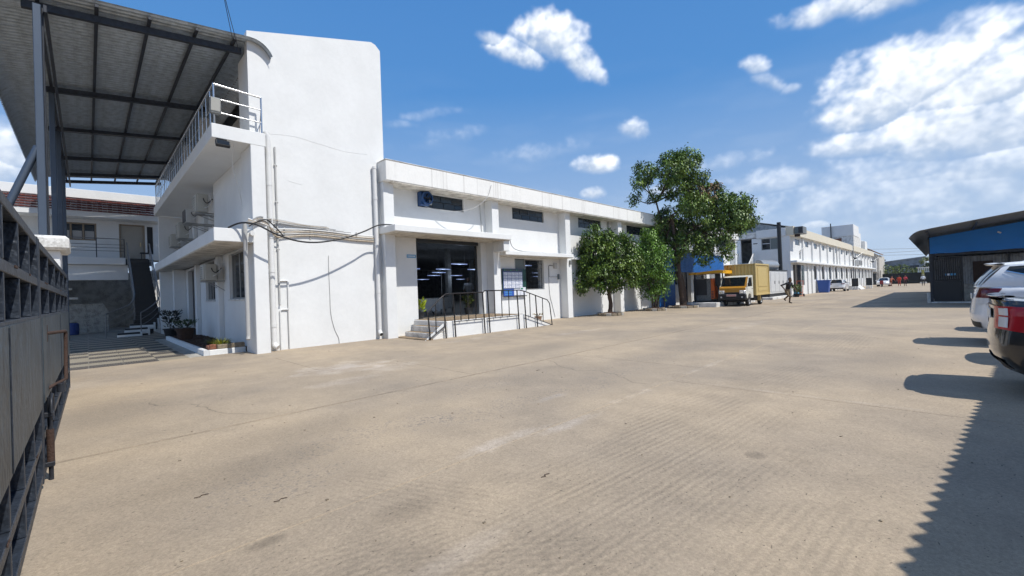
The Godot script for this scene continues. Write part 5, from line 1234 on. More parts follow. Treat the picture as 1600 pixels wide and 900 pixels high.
# ---------------------------------------------------------------- the far end of the yard
func far_end():
	var h := thing("far_house", "beige two-storey house with sloping roof beyond the second wing", "building", Vector3(120, 0, -10))
	bx(h, "wall", M.soffit, 118.5, 130.0, 0.0, 6.2, -13.0, -9.6, 0.0)
	part(h, "roof", prism([Vector2(-9.3, 6.3), Vector2(-9.3, 6.5), Vector2(-11.5, 7.9), Vector2(-14.0, 6.8), Vector2(-14.0, 6.6), Vector2(-11.5, 7.6)], 117.9, 124.0, "x"), M.clay)
	part(h, "gable", prism([Vector2(-9.6, 6.201), Vector2(-11.5, 7.5), Vector2(-13.0, 6.7), Vector2(-13.0, 6.201)], 118.6, 118.8, "x"), M.soffit)
	bx(h, "porch_box", M.white, 117.5, 118.499, 2.75, 5.2, -11.2, -10.0, 0.02)
	bx(h, "door", M.louvre_frame, 118.3, 118.499, 0.0, 2.4, -10.9, -10.2, 0.0)
	bx(h, "window", M.louvre_frame, 119.5, 120.6, 0.8, 3.0, -9.62, -9.56, 0.0)
	var w := thing("boundary_wall", "long black boundary wall closing the far end of the yard", "wall", Vector3(124, 0, 0))
	for k in 9:
		bx(w, "panel", M.far_wall, 124.0, 124.2, 0.0, 2.25 + 0.03 * (k % 2), -13.0 + 5.0 * k, -8.05 + 5.0 * k, 0.01)
		bx(w, "post", M.dark_steel, 123.9, 124.21, 0.0, 2.4, -8.04 + 5.0 * k, -7.9 + 5.0 * k, 0.01)
	var list := []
	for k in 9000:
		var p := Vector3(rng.randf_range(126, 131), 0, rng.randf_range(-14, 30))
		p.y = rng.randf_range(0.2, 3.8 + 0.5 * sin(p.z * 0.5) + 0.3 * sin(p.z * 1.7))
		var d := (ball() + Vector3(0, 0.5, 0)).normalized(); var s := d.cross(ball()).normalized(); var t := rng.randf_range(0.6, 1.3)
		var yel := rng.randf()
		list.append([p, d, s, rng.randf_range(0.25, 0.5), rng.randf_range(0.08, 0.18), Color((0.08 + 0.08 * yel) * t, (0.14 + 0.05 * yel) * t, 0.03 * t)])
	var hg := part(self, "hedge", leaf_mesh(list), M.leaf); hg.set_meta("kind", "stuff"); tag(hg, "tangled green bushes growing behind the black boundary wall", "bushes")
	var f := thing("far_factory", "blue-grey factory shed beyond the boundary wall", "building", Vector3(150, 0, 0))
	part(f, "wall", prism([Vector2(-14.5, 0), Vector2(-14.5, 5.0), Vector2(-3.6, 6.2), Vector2(-3.6, 0)], 150.0, 150.3, "x"), M.factory_blue_grey)
	bx(f, "side_wall", M.factory_blue_grey, 150.31, 190.0, 0.0, 5.6, -3.9, -3.6, 0.0)
	part(f, "roof", prism([Vector2(-14.9, 5.0), Vector2(-14.9, 5.25), Vector2(-3.2, 6.5), Vector2(-3.2, 6.22)], 149.7, 190.0, "x"), M.sheet_grey)
	for z in [-9.8, -6.4]: bx(f, "window", M.louvre_frame, 149.9, 149.999, 3.4, 4.3, z, z + 1.9, 0.0)
	bx(f, "vent", M.louvre_frame, 149.6, 150.2, 5.9, 6.2, -11.4, -10.8, 0.05)
	var y := thing("gate_post", "yellow-green post before the boundary wall", "post", Vector3(121, 0, -3.1))
	bx(y, "shaft", M.yellow_post, 121.0, 121.4, 0.1, 2.75, -3.3, -2.9, 0.02)
	bx(y, "foot", M.white_old, 120.8, 121.6, 0.0, 0.3, -3.6, -2.6, 0.02)
	var bl := thing("balustrade", "white balustrade above the boundary wall beside the pale tree", "balustrade", Vector3(125, 2.3, -3))
	for k in 8: bx(bl, "baluster", M.white, 124.6, 124.8, 2.42, 3.2, -3.95 + 0.3 * k, -3.8 + 0.3 * k, 0.02)
	bx(bl, "top", M.white, 124.55, 124.85, 3.201, 3.35, -4.0, -1.6, 0.02)
	bx(bl, "base", M.white, 124.55, 124.85, 2.27, 2.419, -4.0, -1.6, 0.02)
	for k in 3:
		var a: Vector3 = [Vector3(119, 7.6, -11), Vector3(119, 6.2, -9.7), Vector3(118, 6.6, -9.2)][k]
		var e: Vector3 = [Vector3(150, 9.6, 10), Vector3(150, 8.2, 10), Vector3(210, 12.0, 40)][k]
		var m := (a + e) / 2 - Vector3(0, 0.8, 0)
		tag(tube(self, "power_line", M.grey_cable, curve([a, m, e], 8), 0.03, 5), ["upper power line against the sky at the far end", "lower power line against the sky at the far end", "middle power line against the sky at the far end"][k], "wire")

# ---------------------------------------------------------------- trees
func tree(called, label, base: Vector3, stems: Array, lobes: Array, per: float, leaf: float, cols: Array, ppm: float, base_px: Vector2, deep: float, accent := Vector3.ZERO):
	# lobes are given in the plane across the view at the trunk: (x, y, radius) as seen, turned into metres
	var t := thing(called, label, "tree", base)
	var right := Vector3(0.7103, 0, 0.7036); var away := Vector3(0.7036, 0, -0.7103)
	var cs := []
	for l in lobes:
		var off = right * ((l[0] - base_px.x) / ppm) + Vector3(0, (base_px.y - l[1]) / ppm, 0) + away * (rng.randf_range(-1, 1) * deep)
		cs.append([off, l[2] / ppm])
	var top := []
	for k in stems.size():
		var pts := []; var rad := []
		for q in stems[k].size():
			var s = stems[k][q]
			pts.append(base + right * s[0] + Vector3(0, s[1], 0) + away * s[2]); rad.append(s[3])
		var cp := curve(pts, 4); var cr := []
		for i in cp.size(): cr.append(lerpf(rad[0], rad[-1], pow(float(i) / (cp.size() - 1), 0.8)) * (1.0 + 0.08 * sin(i * 2.3 + k)))
		tube(t, "trunk", M.bark, cp, cr, 9); top.append(pts[-1])
	var twig := start(true)
	for c in cs:
		var from: Vector3 = top[0]
		for p in top:
			if p.distance_to(base + c[0]) < from.distance_to(base + c[0]): from = p
		var to: Vector3 = base + c[0]
		var bend := (from + to) / 2 + ball() * 0.25 - Vector3(0, 0.1, 0)
		tube(t, "limb", M.bark, curve([from, bend, to], 4), [0.06, 0.055, 0.05, 0.045, 0.04, 0.034, 0.028, 0.02, 0.012] if ppm < 26.0 else [0.035, 0.032, 0.03, 0.026, 0.022, 0.02, 0.016, 0.012, 0.008], 6)
	var list := []
	for c in cs:
		var r: float = c[1]
		var clumps := int(per * r * r)
		for k in clumps:
			var d := ball(); d = d.normalized() * pow(d.length(), 0.45)
			var cc: Vector3 = c[0] + d * r * rng.randf_range(0.75, 1.08)
			var cr := rng.randf_range(0.16, 0.34) * (1.2 if ppm < 26.0 else 0.9)
			var tone := rng.randf_range(0.65, 1.25); var mixv := rng.randf()
			var base_col: Vector3 = (cols[0] as Vector3).lerp(cols[1], mixv)
			if accent != Vector3.ZERO and Vector2(cc.dot(right), cc.y).distance_to(Vector2(accent.x, accent.y)) < accent.z and rng.randf() < 0.4: base_col = Vector3(0.16, 0.09, 0.04)
			for q in rng.randi_range(22, 32):
				var p := cc + ball() * cr
				var dir := (ball() + Vector3(0, -0.45, 0) + d * 0.4).normalized()
				var s := dir.cross(Vector3.UP + ball() * 0.5).normalized()
				var v := tone * rng.randf_range(0.8, 1.2)
				list.append([p, dir, s, leaf * rng.randf_range(0.75, 1.35), leaf * rng.randf_range(0.18, 0.30), Color(base_col.x * v, base_col.y * v, base_col.z * v), ((p - c[0]).normalized() * 0.9 + ball() * 0.4).normalized()])
	part(t, "crown", leaf_mesh(list), M.leaf, base)
	return t
func ring(label, at: Vector3, r: float):
	var m := thing("tree_ring", label, "kerb ring", at)
	for k in 14:
		var a := TAU * k / 14.0
		var o := part(m, "stone", box_mesh(Vector3(0.18, 0.16, r * 0.44), 0.02), M.stone_block if k % 3 else M.plinth, at + Vector3(cos(a) * r, 0.06 + 0.02 * sin(k * 2.1), sin(a) * r)); o.rotation.y = -a
	part(m, "earth", lathe([Vector2(0, -0.02), Vector2(r - 0.06, 0.0), Vector2(r - 0.08, 0.10), Vector2(r * 0.4, 0.17), Vector2(0, 0.20)], 20), M.soil, at)
func trees():
	var g1 := [Vector3(0.055, 0.120, 0.018), Vector3(0.185, 0.275, 0.038)]
	tree("small_tree", "small round mango-like tree with yellowish leaves against the white facade", Vector3(20.0, 0.15, -12.75), [[[0, 0, 0, 0.13], [0.06, 0.5, 0.02, 0.10], [-0.02, 1.0, 0, 0.09], [0.02, 1.5, 0, 0.08], [-0.12, 2.0, 0.05, 0.07]], [[-0.02, 1.35, 0, 0.06], [0.3, 1.9, -0.1, 0.05], [0.6, 2.5, -0.1, 0.03]], [[-0.1, 1.9, 0, 0.05], [-0.35, 2.6, 0.1, 0.03]]],
		[[925, 388, 26], [962, 388, 27], [944, 372, 20], [912, 405, 22], [984, 398, 17], [950, 412, 26], [930, 424, 20], [975, 424, 20], [905, 425, 15], [903, 440, 10], [958, 438, 12], [925, 352, 8], [990, 412, 11], [918, 370, 13], [975, 372, 13], [938, 440, 9]], 120.0, 0.155, g1, 28.8, Vector2(946, 482), 0.45)
	ring("stone ring around the foot of the small round tree", Vector3(20.0, 0, -12.75), 0.62)
	var g2 := [Vector3(0.075, 0.165, 0.018), Vector3(0.17, 0.32, 0.034)]
	tree("slender_tree", "slender bright green feathery tree between the round tree and the big tree", Vector3(24.55, 0.1, -12.5), [[[0, 0, 0, 0.06], [0.1, 0.9, 0.03, 0.05], [-0.05, 2.2, 0, 0.04], [0.0, 3.6, 0, 0.03]], [[0.08, 0.0, 0.1, 0.05], [0.35, 0.8, 0.1, 0.04], [0.4, 2.0, 0.1, 0.03]], [[-0.1, 0.0, -0.05, 0.04], [-0.15, 0.9, 0, 0.03], [-0.3, 1.8, 0.1, 0.02]]],
		[[1019, 362, 13], [1024, 378, 19], [1012, 392, 17], [1034, 396, 18], [1020, 412, 20], [1038, 420, 16], [1004, 418, 13], [1024, 436, 18], [1044, 432, 11], [1010, 444, 12], [1034, 450, 11], [1016, 456, 8], [1005, 380, 9]], 110.0, 0.13, g2, 25.9, Vector2(1022, 479), 0.4)
	ring("stone ring around the foot of the slender tree", Vector3(24.55, 0, -12.5), 0.6)
	var g3 := [Vector3(0.070, 0.140, 0.024), Vector3(0.20, 0.30, 0.050)]
	tree("big_tree", "tall spreading tree with two twisted trunks rising over the blue sheet shed", Vector3(27.9, 0.1, -12.2), [[[0.0, 0, 0, 0.20], [-0.1, 1.4, 0, 0.16], [-0.25, 2.8, 0.05, 0.15], [-0.35, 4.2, 0, 0.13], [-0.5, 6.0, 0.1, 0.10]], [[0.12, 0, 0.05, 0.17], [0.1, 1.4, 0.08, 0.14], [-0.15, 2.6, 0.1, 0.13], [0.1, 3.8, 0.0, 0.12], [0.9, 5.2, -0.1, 0.09]], [[-0.3, 3.5, 0, 0.10], [-1.0, 5.4, 0.3, 0.07], [-1.4, 7.0, 0.3, 0.05]], [[0.1, 3.9, 0, 0.10], [1.6, 5.0, 0.2, 0.07], [3.0, 5.8, 0.3, 0.05]]],
		[[1045, 264, 26], [1078, 250, 22], [1018, 258, 18], [1006, 276, 11], [1004, 300, 9], [1062, 284, 24], [1098, 272, 20], [1112, 306, 26], [1138, 314, 22], [1158, 322, 16], [1172, 332, 13], [1180, 342, 9], [1164, 344, 18], [1140, 340, 23], [1092, 310, 22], [1075, 322, 20], [1052, 334, 18], [1100, 340, 24], [1124, 356, 20], [1076, 352, 22], [1046, 356, 17], [1030, 344, 12], [1098, 374, 20], [1066, 380, 18], [1124, 380, 13], [1040, 384, 14], [1096, 398, 15], [1128, 398, 9], [1052, 404, 13], [1026, 300, 9], [1030, 366, 12], [1080, 236, 9], [1152, 304, 9], [1144, 356, 14]], 70.0, 0.19, g3, 24.1, Vector2(1064, 478), 1.2, Vector3(1.5, 7.5, 1.0))
	ring("stone ring around the foot of the big tree", Vector3(27.9, 0, -12.2), 0.85)
	var g4 := [Vector3(0.16, 0.20, 0.07), Vector3(0.24, 0.27, 0.10)]
	tree("far_tree", "pale feathery tree behind the boundary wall beside the right shed", Vector3(126, 0, -1.2), [[[0, 0, 0, 0.14], [0.1, 2.0, 0, 0.10], [-0.2, 3.5, 0, 0.06]]], [[1438, 420, 9], [1447, 412, 9], [1432, 412, 7], [1452, 420, 10], [1442, 406, 6]], 9.0, 0.4, g4, 7.5, Vector2(1445, 446), 0.8)

# ---------------------------------------------------------------- blue sheet shed and its machines, under the big tree
func generator_shelter():
	var s := thing("blue_shed", "blue corrugated sheet shed front under the big tree", "shed", Vector3(31, 0, -12.6))
	var sheetw := 1.05
	var m := corrugated([Vector3(0, 2.36, 0), Vector3(0, 3.72, 0)], Vector3(1, 0, 0), sheetw, 0.21, 0.022, 1)
	for k in 10: part(s, "wall_sheet", m, M.blue_metal, Vector3(26.2 + k * sheetw, 0, -12.60 + 0.004 * (k % 2)))
	var m2 := corrugated([Vector3(0, 2.36, 0), Vector3(0, 3.72, 0)], Vector3(0, 0, -1), 1.45, 0.21, 0.022, 1)
	part(s, "side_sheet", m2, M.blue_metal, Vector3(26.18, 0, -12.62)); part(s, "side_sheet", m2, M.blue_metal, Vector3(36.72, 0, -12.62))
	part(s, "roof", prism([Vector2(-12.45, 3.74), Vector2(-12.45, 3.80), Vector2(-14.08, 4.1), Vector2(-14.08, 4.04)], 26.0, 36.9, "x"), M.sheet_grey)
	for x in [26.25, 29.7, 33.2, 36.65]: bx(s, "post", M.dark_steel, x - 0.04, x + 0.04, 0.0, 3.74, -12.72, -12.64, 0.004)
	bx(s, "rail", M.dark_steel, 26.2, 36.7, 2.38, 2.44, -12.70, -12.64, 0.004)
	bx(s, "back_panel", M.blue_metal, 27.2, 29.6, 0.0, 2.37, -13.5, -13.45, 0.004)
	var sl := thing("machine_plinth", "white concrete plinth under the orange and grey generator", "plinth", Vector3(32, 0, -11.4))
	bx(sl, "slab", M.white_old, 28.4, 36.3, -0.05, 0.28, -12.55, -10.25, 0.02)
	var g := thing("generator", "dark grey generator cabinet with an orange end panel on the plinth", "generator", Vector3(30.5, 0.28, -11.4))
	bx(g, "cabinet", M.grey_machine, 29.55, 33.0, 0.36, 1.86, -12.15, -10.98, 0.03)
	bx(g, "skid", M.black_board, 29.5, 33.1, 0.28, 0.36, -12.2, -10.74, 0.01)
	bx(g, "end_panel", M.orange_panel, 29.50, 33.0, 0.48, 1.86, -10.975, -10.74, 0.02)
	bx(g, "radiator", M.ac_dark, 29.50, 29.549, 0.75, 1.80, -12.0, -11.25, 0.006)
	for k in 5: bx(g, "louvre", M.louvre_frame, 29.48, 29.499, 0.55 + k * 0.1, 0.60 + k * 0.1, -10.93, -10.8, 0.003)
	for k in 3: bx(g, "door", M.orange_panel, 30.0 + k * 1.0, 30.9 + k * 1.0, 0.55, 1.78, -10.739, -10.72, 0.01)
	var c := thing("yellow_canopy", "small yellow canopy on black posts over the generator front", "canopy", Vector3(29.6, 0, -11))
	part(c, "roof", prism([Vector2(-12.2, 2.14), Vector2(-10.25, 2.2), Vector2(-10.02, 2.14), Vector2(-10.02, 2.34), Vector2(-10.3, 2.38), Vector2(-12.2, 2.24)], 29.0, 31.0, "x"), M.yellow_roof)
	for z in [-11.95, -10.42]: bx(c, "post", M.black_board, 29.3, 29.4, 0.281 if z > -11 else 0.281, 2.145, z - 0.05, z + 0.05, 0.006)
	bx(c, "panel_box", M.black_board, 29.25, 29.45, 1.35, 2.14, -10.60, -10.30, 0.01)
	# white genset with silencer and chimney behind the truck
	var w := thing("white_genset", "large white generator container with silver silencer behind the truck", "generator", Vector3(43, 0, -11.4))
	bx(w, "plinth", M.white_old, 40.0, 47.0, -0.05, 0.20, -12.9, -10.0, 0.02)
	bx(w, "skid", M.black_board, 40.6, 46.2, 0.201, 0.46, -12.5, -10.35, 0.01)
	bx(w, "container", M.machine_white, 40.6, 46.2, 0.461, 2.42, -12.6, -10.3, 0.03)
	bx(w, "roof_edge", M.louvre_frame, 40.55, 46.25, 2.421, 2.50, -12.65, -10.25, 0.01)
	for k in 4:
		var d := bx(w, "door", M.machine_white, 40.8 + k * 1.33, 42.05 + k * 1.33, 0.62, 2.3, -10.299, -10.27, 0.01)
		bx(d, "handle", M.louvre_frame, 41.85 + k * 1.33, 41.93 + k * 1.33, 1.3, 1.55, -10.269, -10.24, 0.004)
	tube(w, "silencer", M.silver, [Vector3(41.9, 2.98, -11.5), Vector3(45.2, 2.98, -11.1)], 0.46, 18)
	for x in [42.3, 44.8]: bx(w, "saddle", M.louvre_frame, x - 0.1, x + 0.1, 2.501, 2.62, -11.7, -10.9, 0.004)
	tube(w, "chimney", M.black_board, [Vector3(46.0, 2.5, -10.75), Vector3(46.0, 7.0, -10.75)], 0.17, 12)
	tube(w, "chimney_bend", M.black_board, [Vector3(45.2, 2.95, -11.1), Vector3(45.7, 2.95, -10.95), Vector3(46.0, 3.0, -10.75)], 0.12, 8)
	bx(w, "side_box", M.machine_white, 40.3, 40.599, 0.5, 1.9, -12.3, -11.0, 0.02)

# ---------------------------------------------------------------- shed with the blue tarpaulin at the right
func right_shed():
	var s := thing("blue_tarp_shed", "open steel shed with grey sheet roof and blue tarpaulin front at the right", "shed", Vector3(33, 0, 0))
	var path := []
	for k in 6:
		var a := k / 5.0 * 1.15
		path.append(Vector3(0, 3.68 - (1.0 - cos(1.15 - a)) * 0.62 , -0.62 - sin(1.15 - a) * 0.62))
	path.append(Vector3(0, 3.72, -0.4)); path.append(Vector3(0, 4.0, 1.6)); path.append(Vector3(0, 4.95, 9.0))
	var m := corrugated(path, Vector3(1, 0, 0), 1.1, 0.22, 0.018, 0)
	for k in 26: part(s, "roof_sheet", m, M.roof_sheet_dark, Vector3(28.8 + 1.08 * k, 0.05 + 0.004 * (k % 2), 0))
	for z in [-0.55, 1.1, 3.0, 5.0]: bx(s, "purlin", M.dark_steel, 28.85, 56.8, 3.60 + 0.135 * (z + 0.55), 3.68 + 0.135 * (z + 0.55), z - 0.04, z + 0.04, 0.004)
	for x in [33.05, 39.0, 45.0, 51.0, 56.7]:
		bx(s, "post", M.dark_steel, x - 0.06, x + 0.06, 0.0, 3.59, -0.58, -0.46, 0.006)
		bx(s, "post", M.dark_steel, x - 0.06, x + 0.06, 0.0, 4.3, 5.4, 5.52, 0.006)
		part(s, "rafter", prism([Vector2(-0.6, 3.47), Vector2(-0.6, 3.59), Vector2(5.5, 4.42), Vector2(5.5, 4.30)], x - 0.05, x + 0.05, "x"), M.dark_steel)
	var st := start(true)
	var rows := 8; var cols := 40
	var at := func(i, j) -> Vector3:
		var z := lerpf(-0.53, 7.0, float(i) / cols); var yb := 2.69; var yt := 3.58 + 0.132 * (z + 0.53)
		var t := float(j) / rows
		return Vector3(32.93 + 0.03 * sin(i * 0.55 + j * 0.4) * (1.0 - t) + 0.015 * sin(i * 1.7), lerpf(yb + 0.015 * sin(i * 0.9), yt, t), z)
	for i in cols:
		for j in rows: quad(st, at.call(i, j), at.call(i + 1, j), at.call(i + 1, j + 1), at.call(i, j + 1))
	part(s, "tarpaulin", done(st), M.blue_tarp)
	bx(s, "front_beam", M.dark_steel, 33.0, 33.1, 2.56, 2.68, -0.45, 7.0, 0.006)
	bx(s, "kerb", M.white_old, 32.95, 33.12, -0.05, 0.55, -0.72, -0.585, 0.01)
	bx(s, "threshold", M.white_old, 32.9, 33.2, -0.05, 0.06, -0.57, 7.0, 0.01)
	# black gate leaf: lower sheet, upper bars
	var g := thing("shed_gate", "black gate leaf with solid lower half and vertical bars in the right shed", "gate", Vector3(33, 0, 0))
	bx(g, "lower_sheet", M.black_board, 33.0, 33.03, 0.08, 1.20, -0.44, 0.62, 0.004)
	bx(g, "frame", M.black_board, 32.98, 33.04, 1.21, 1.27, -0.44, 0.62, 0.004)
	bx(g, "frame", M.black_board, 32.98, 33.04, 2.44, 2.50, -0.44, 0.62, 0.004)
	for k in 13: bx(g, "bar", M.black_board, 33.0, 33.025, 1.271, 2.439, -0.43 + k * 0.083, -0.375 + k * 0.083, 0.003)
	bx(g, "side_bar", M.black_board, 32.98, 33.05, 0.08, 2.5, 0.625, 0.70, 0.004)
	bx(g, "backing", M.dark_room, 33.12, 33.14, 0.08, 2.35, -0.42, 0.62, 0.0)
	var sg := thing("gate_sign", "small row of pale blocks like a name sign on the black gate", "sign", Vector3(32.97, 1.5, 0.1))
	bx(sg, "strip", M.black_board, 32.975, 32.979, 1.46, 1.60, 0.02, 0.44, 0.0)
	for k in 4: bx(sg, "block", M.sign_blue if k != 1 else M.paper_white, 32.965, 32.974, 1.475, 1.585, [0.03, 0.10, 0.22, 0.35][k], [0.06, 0.19, 0.31, 0.42][k], 0.001)
	# partition of grey corrugated sheets and a brown board behind
	var p := thing("sheet_partition", "grey corrugated sheet partition at the back of the right shed front", "partition", Vector3(35, 0, 3))
	var pm := corrugated([Vector3(0, 0.0, 0), Vector3(0, 2.5, 0)], Vector3(0, 0, 1), 1.05, 0.12, 0.015, 1)
	for k in 6: part(p, "sheet", pm, M.roof_sheet_dark, Vector3(34.6 + 0.006 * (k % 2), 0, 0.72 + 1.03 * k))
	for z in [2.35, 4.7]: bx(p, "post", M.dark_steel, 34.4, 34.5, 0.0, 2.6, z, z + 0.1, 0.004)
	var bb := thing("brown_board", "dark brown board fixed to the corrugated partition", "board", Vector3(34.5, 0.0, 1.4))
	bx(bb, "sheet", M.rust, 34.52, 34.55, 1.0, 2.2, 1.10, 1.85, 0.004)
	bx(bb, "lower_sheet", M.plinth, 34.50, 34.56, 0.0, 0.99, 0.72, 2.4, 0.004)
	bx(s, "inner_back", M.room_wall, 57.0, 57.1, 0.0, 4.0, -0.4, 8.0, 0.0)
	bx(s, "side_sheet", M.roof_sheet_dark, 39.0, 56.9, 0.0, 3.5, -0.40, -0.38, 0.0)
	bx(s, "side_sheet", M.room_wall, 33.2, 56.9, 0.0, 4.6, 7.2, 7.25, 0.0)
	bx(s, "shed_floor", M.plinth, 33.2, 56.9, -0.05, 0.012, -0.4, 7.2, 0.0)
	var l := thing("shed_lamp", "small white camera lamp on the blue tarpaulin", "lamp", Vector3(32.8, 3.55, 1.9))
	tube(l, "arm", M.pvc, [Vector3(32.94, 3.60, 2.0), Vector3(32.80, 3.58, 2.0)], 0.025, 6)
	tube(l, "head", M.pvc, [Vector3(32.80, 3.60, 1.96), Vector3(32.76, 3.53, 2.06)], 0.04, 8)

# ---------------------------------------------------------------- carport whose sheet edge throws the toothed shadow at the right
func carport():
	var c := thing("carport", "corrugated sheet carport over the parking row outside the right edge", "carport", Vector3(3, 0, 4))
	var turn := -atan(0.0985); var dir := Vector3(cos(turn), 0, -sin(turn)); var side := Vector3(sin(turn), 0, cos(turn))
	var edge := Vector3(0.0, 2.62, 1.27)
	var sheetw := 0.95
	for k in 21:
		var o := edge + dir * (-8.0 + sheetw * k)
		var m := corrugated([Vector3.ZERO, side * 1.0 + Vector3(0, 0.06, 0), side * 5.6 + Vector3(0, 0.4, 0)], dir, sheetw + 0.01, 0.19, 0.038, 0)
		part(c, "roof_sheet", m, M.roof_sheet_dark, o + Vector3(0, 0.004 * (k % 2), 0))
	for t in [0.4, 2.6, 5.2]:
		var a = edge + dir * -8.0 + side * t + Vector3(0, 0.068 * t - 0.10, 0)
		tube(c, "purlin", M.dark_steel, [a, a + dir * 19.9], 0.04, 4)
	for k in 4:
		var a := edge + dir * (-7.5 + 6.2 * k)
		var f := a + side * 5.2
		tube(c, "post", M.dark_steel, [Vector3(f.x, 0, f.z), f + Vector3(0, 0.22, 0)], 0.06, 8)
		tube(c, "cantilever", M.dark_steel, [f + Vector3(0, 0.2, 0), a + side * 0.2 + Vector3(0, -0.18, 0)], 0.05, 4)
		tube(c, "strut", M.dark_steel, [f - Vector3(0, 0.9, 0), a + side * 2.9 + Vector3(0, -0.02, 0)], 0.035, 4)

# ---------------------------------------------------------------- vehicles
# A car is built with its tail at z = 0 and its nose at z = length, standing on y = 0.
func patch(st: SurfaceTool, f: Callable, n: int, m: int, u0 := 0.0, u1 := 1.0, v0 := 0.0, v1 := 1.0, lift := 0.0, flip := false):
	var at := func(i, j) -> Vector3:
		var u := lerpf(u0, u1, float(i) / n); var v := lerpf(v0, v1, float(j) / m); var p: Vector3 = f.call(u, v)
		if lift != 0.0:
			var e := 0.01
			var nr: Vector3 = ((f.call(u + e, v) - f.call(u - e, v)) as Vector3).cross(f.call(u, v + e) - f.call(u, v - e)).normalized()
			p += nr * (-lift if flip else lift)
		return p
	for i in n:
		for j in m:
			if flip: quad(st, at.call(i, j), at.call(i + 1, j), at.call(i + 1, j + 1), at.call(i, j + 1))
			else: quad(st, at.call(i, j), at.call(i, j + 1), at.call(i + 1, j + 1), at.call(i + 1, j))
func lerp_list(list: Array, z: float) -> float: # [[z, value], ...]
	if z <= list[0][0]: return list[0][1]
	for k in list.size() - 1:
		if z <= list[k + 1][0]:
			var t: float = (z - list[k][0]) / (list[k + 1][0] - list[k][0]); t = t * t * (3.0 - 2.0 * t)
			return lerpf(list[k][1], list[k + 1][1], t)
	return list[-1][1]
func car(called, label, category, s: Dictionary, at: Vector3, yaw: float) -> Node3D:
	var t := thing(called, label, category, Vector3.ZERO)
	var L: float = s.len; var W: float = s.half; var r: float = s.wheel; var wz := [s.rear_axle, s.front_axle]
	var paint = M[s.paint]
	var hw := func(z: float) -> float:
		var a := clampf(z / 0.55, 0, 1); var b := clampf((L - z) / 0.8, 0, 1)
		return W * (0.90 + 0.10 * sqrt(1.0 - (1.0 - a) * (1.0 - a))) * (0.84 + 0.16 * sqrt(1.0 - (1.0 - b) * (1.0 - b)))
	var low := func(z: float) -> float:
		var y: float = s.sill + 0.10 * pow(1.0 - clampf(z / 0.6, 0, 1), 2) + 0.06 * pow(1.0 - clampf((L - z) / 0.6, 0, 1), 2)
		for q in wz:
			var d: float = absf(z - q)
			if d < r + 0.06: y = maxf(y, r + sqrt(maxf(0.0, pow(r + 0.06, 2) - d * d)) * 0.98)
		return y
	# heights along a cross-section and how far out it bulges there
	var ks := [0.0, 0.10, 0.28, 0.46, 0.62, 0.76, 0.86, 0.94, 1.0]; var ws := [0.95, 0.985, 1.0, 1.0, 0.992, 0.982, 0.975, 0.945, 0.885]
	var tail := func(y: float, u: float) -> float: # how far the rear face stands in from z = 0
		return lerp_list(s.rear_curve, y) + s.get("corner", 0.16) * pow(absf(u), 3.2)
	var nose := func(y: float, u: float) -> float:
		return lerp_list(s.front_curve, y) + 0.30 * pow(absf(u), 2.6)
	var point := func(z: float, k: float, sx: float) -> Vector3:
		var kf := clampf(k, 0, 1) * (ks.size() - 1); var i := mini(int(kf), ks.size() - 2); var f := kf - i
		var yb: float = low.call(z); var yt: float = lerp_list(s.shoulder, z)
		var y := lerpf(yb, yt, lerpf(ks[i], ks[i + 1], f)); var w := lerpf(ws[i], ws[i + 1], f)
		var p := Vector3(sx * hw.call(z) * w, y, z)
		p.z = maxf(z, 0.0) + tail.call(y, 1.0) * pow(1.0 - clampf(z / 0.7, 0, 1), 1.5) - nose.call(y, 1.0) * pow(1.0 - clampf((L - z) / 0.9, 0, 1), 1.5)
		return p
	var body := start(true)
	for sx in [-1.0, 1.0]:
		var f := func(u, v) -> Vector3: return point.call(u * L, v, sx)
		patch(body, f, 64, 16, 0, 1, 0, 1, 0.0, sx > 0)
	var rear := func(u, v) -> Vector3:
		var e: Vector3 = point.call(0.0, v, 1.0); var x: float = (u * 2.0 - 1.0)
		return Vector3(x * e.x, e.y, e.z - tail.call(e.y, 1.0) + tail.call(e.y, x))
	patch(body, rear, 14, 16, 0, 1, 0, 1, 0.0, true)
	var front := func(u, v) -> Vector3:
		var e: Vector3 = point.call(L, v, 1.0); var x: float = (u * 2.0 - 1.0)
		return Vector3(x * e.x, e.y, e.z + nose.call(e.y, 1.0) - nose.call(e.y, x))
	patch(body, front, 14, 12)
	# deck: hood, boot
	var deck := func(u, v) -> Vector3:
		var e: Vector3 = point.call(v * L, 1.0, 1.0); var x: float = (u * 2.0 - 1.0)
		if v * L < 0.02: e = Vector3(e.x, e.y, e.z - tail.call(e.y, 1.0) + tail.call(e.y, x))
		elif v * L > L - 0.02: e = Vector3(e.x, e.y, e.z + nose.call(e.y, 1.0) - nose.call(e.y, x))
		return Vector3(x * e.x, e.y + 0.035 * (1.0 - x * x), e.z)
	patch(body, deck, 8, 40)
	part(t, "body", done(body), paint)
	# cabin
	var g = s.cabin # [rear foot z, rear roof z, front roof z, front foot z, roof height, roof half width]
	var foot_y := func(z: float) -> float: return lerp_list(s.shoulder, z) - 0.01
	var foot_x := func(z: float) -> float: return hw.call(z) * 0.885
	var cabin := start(true)
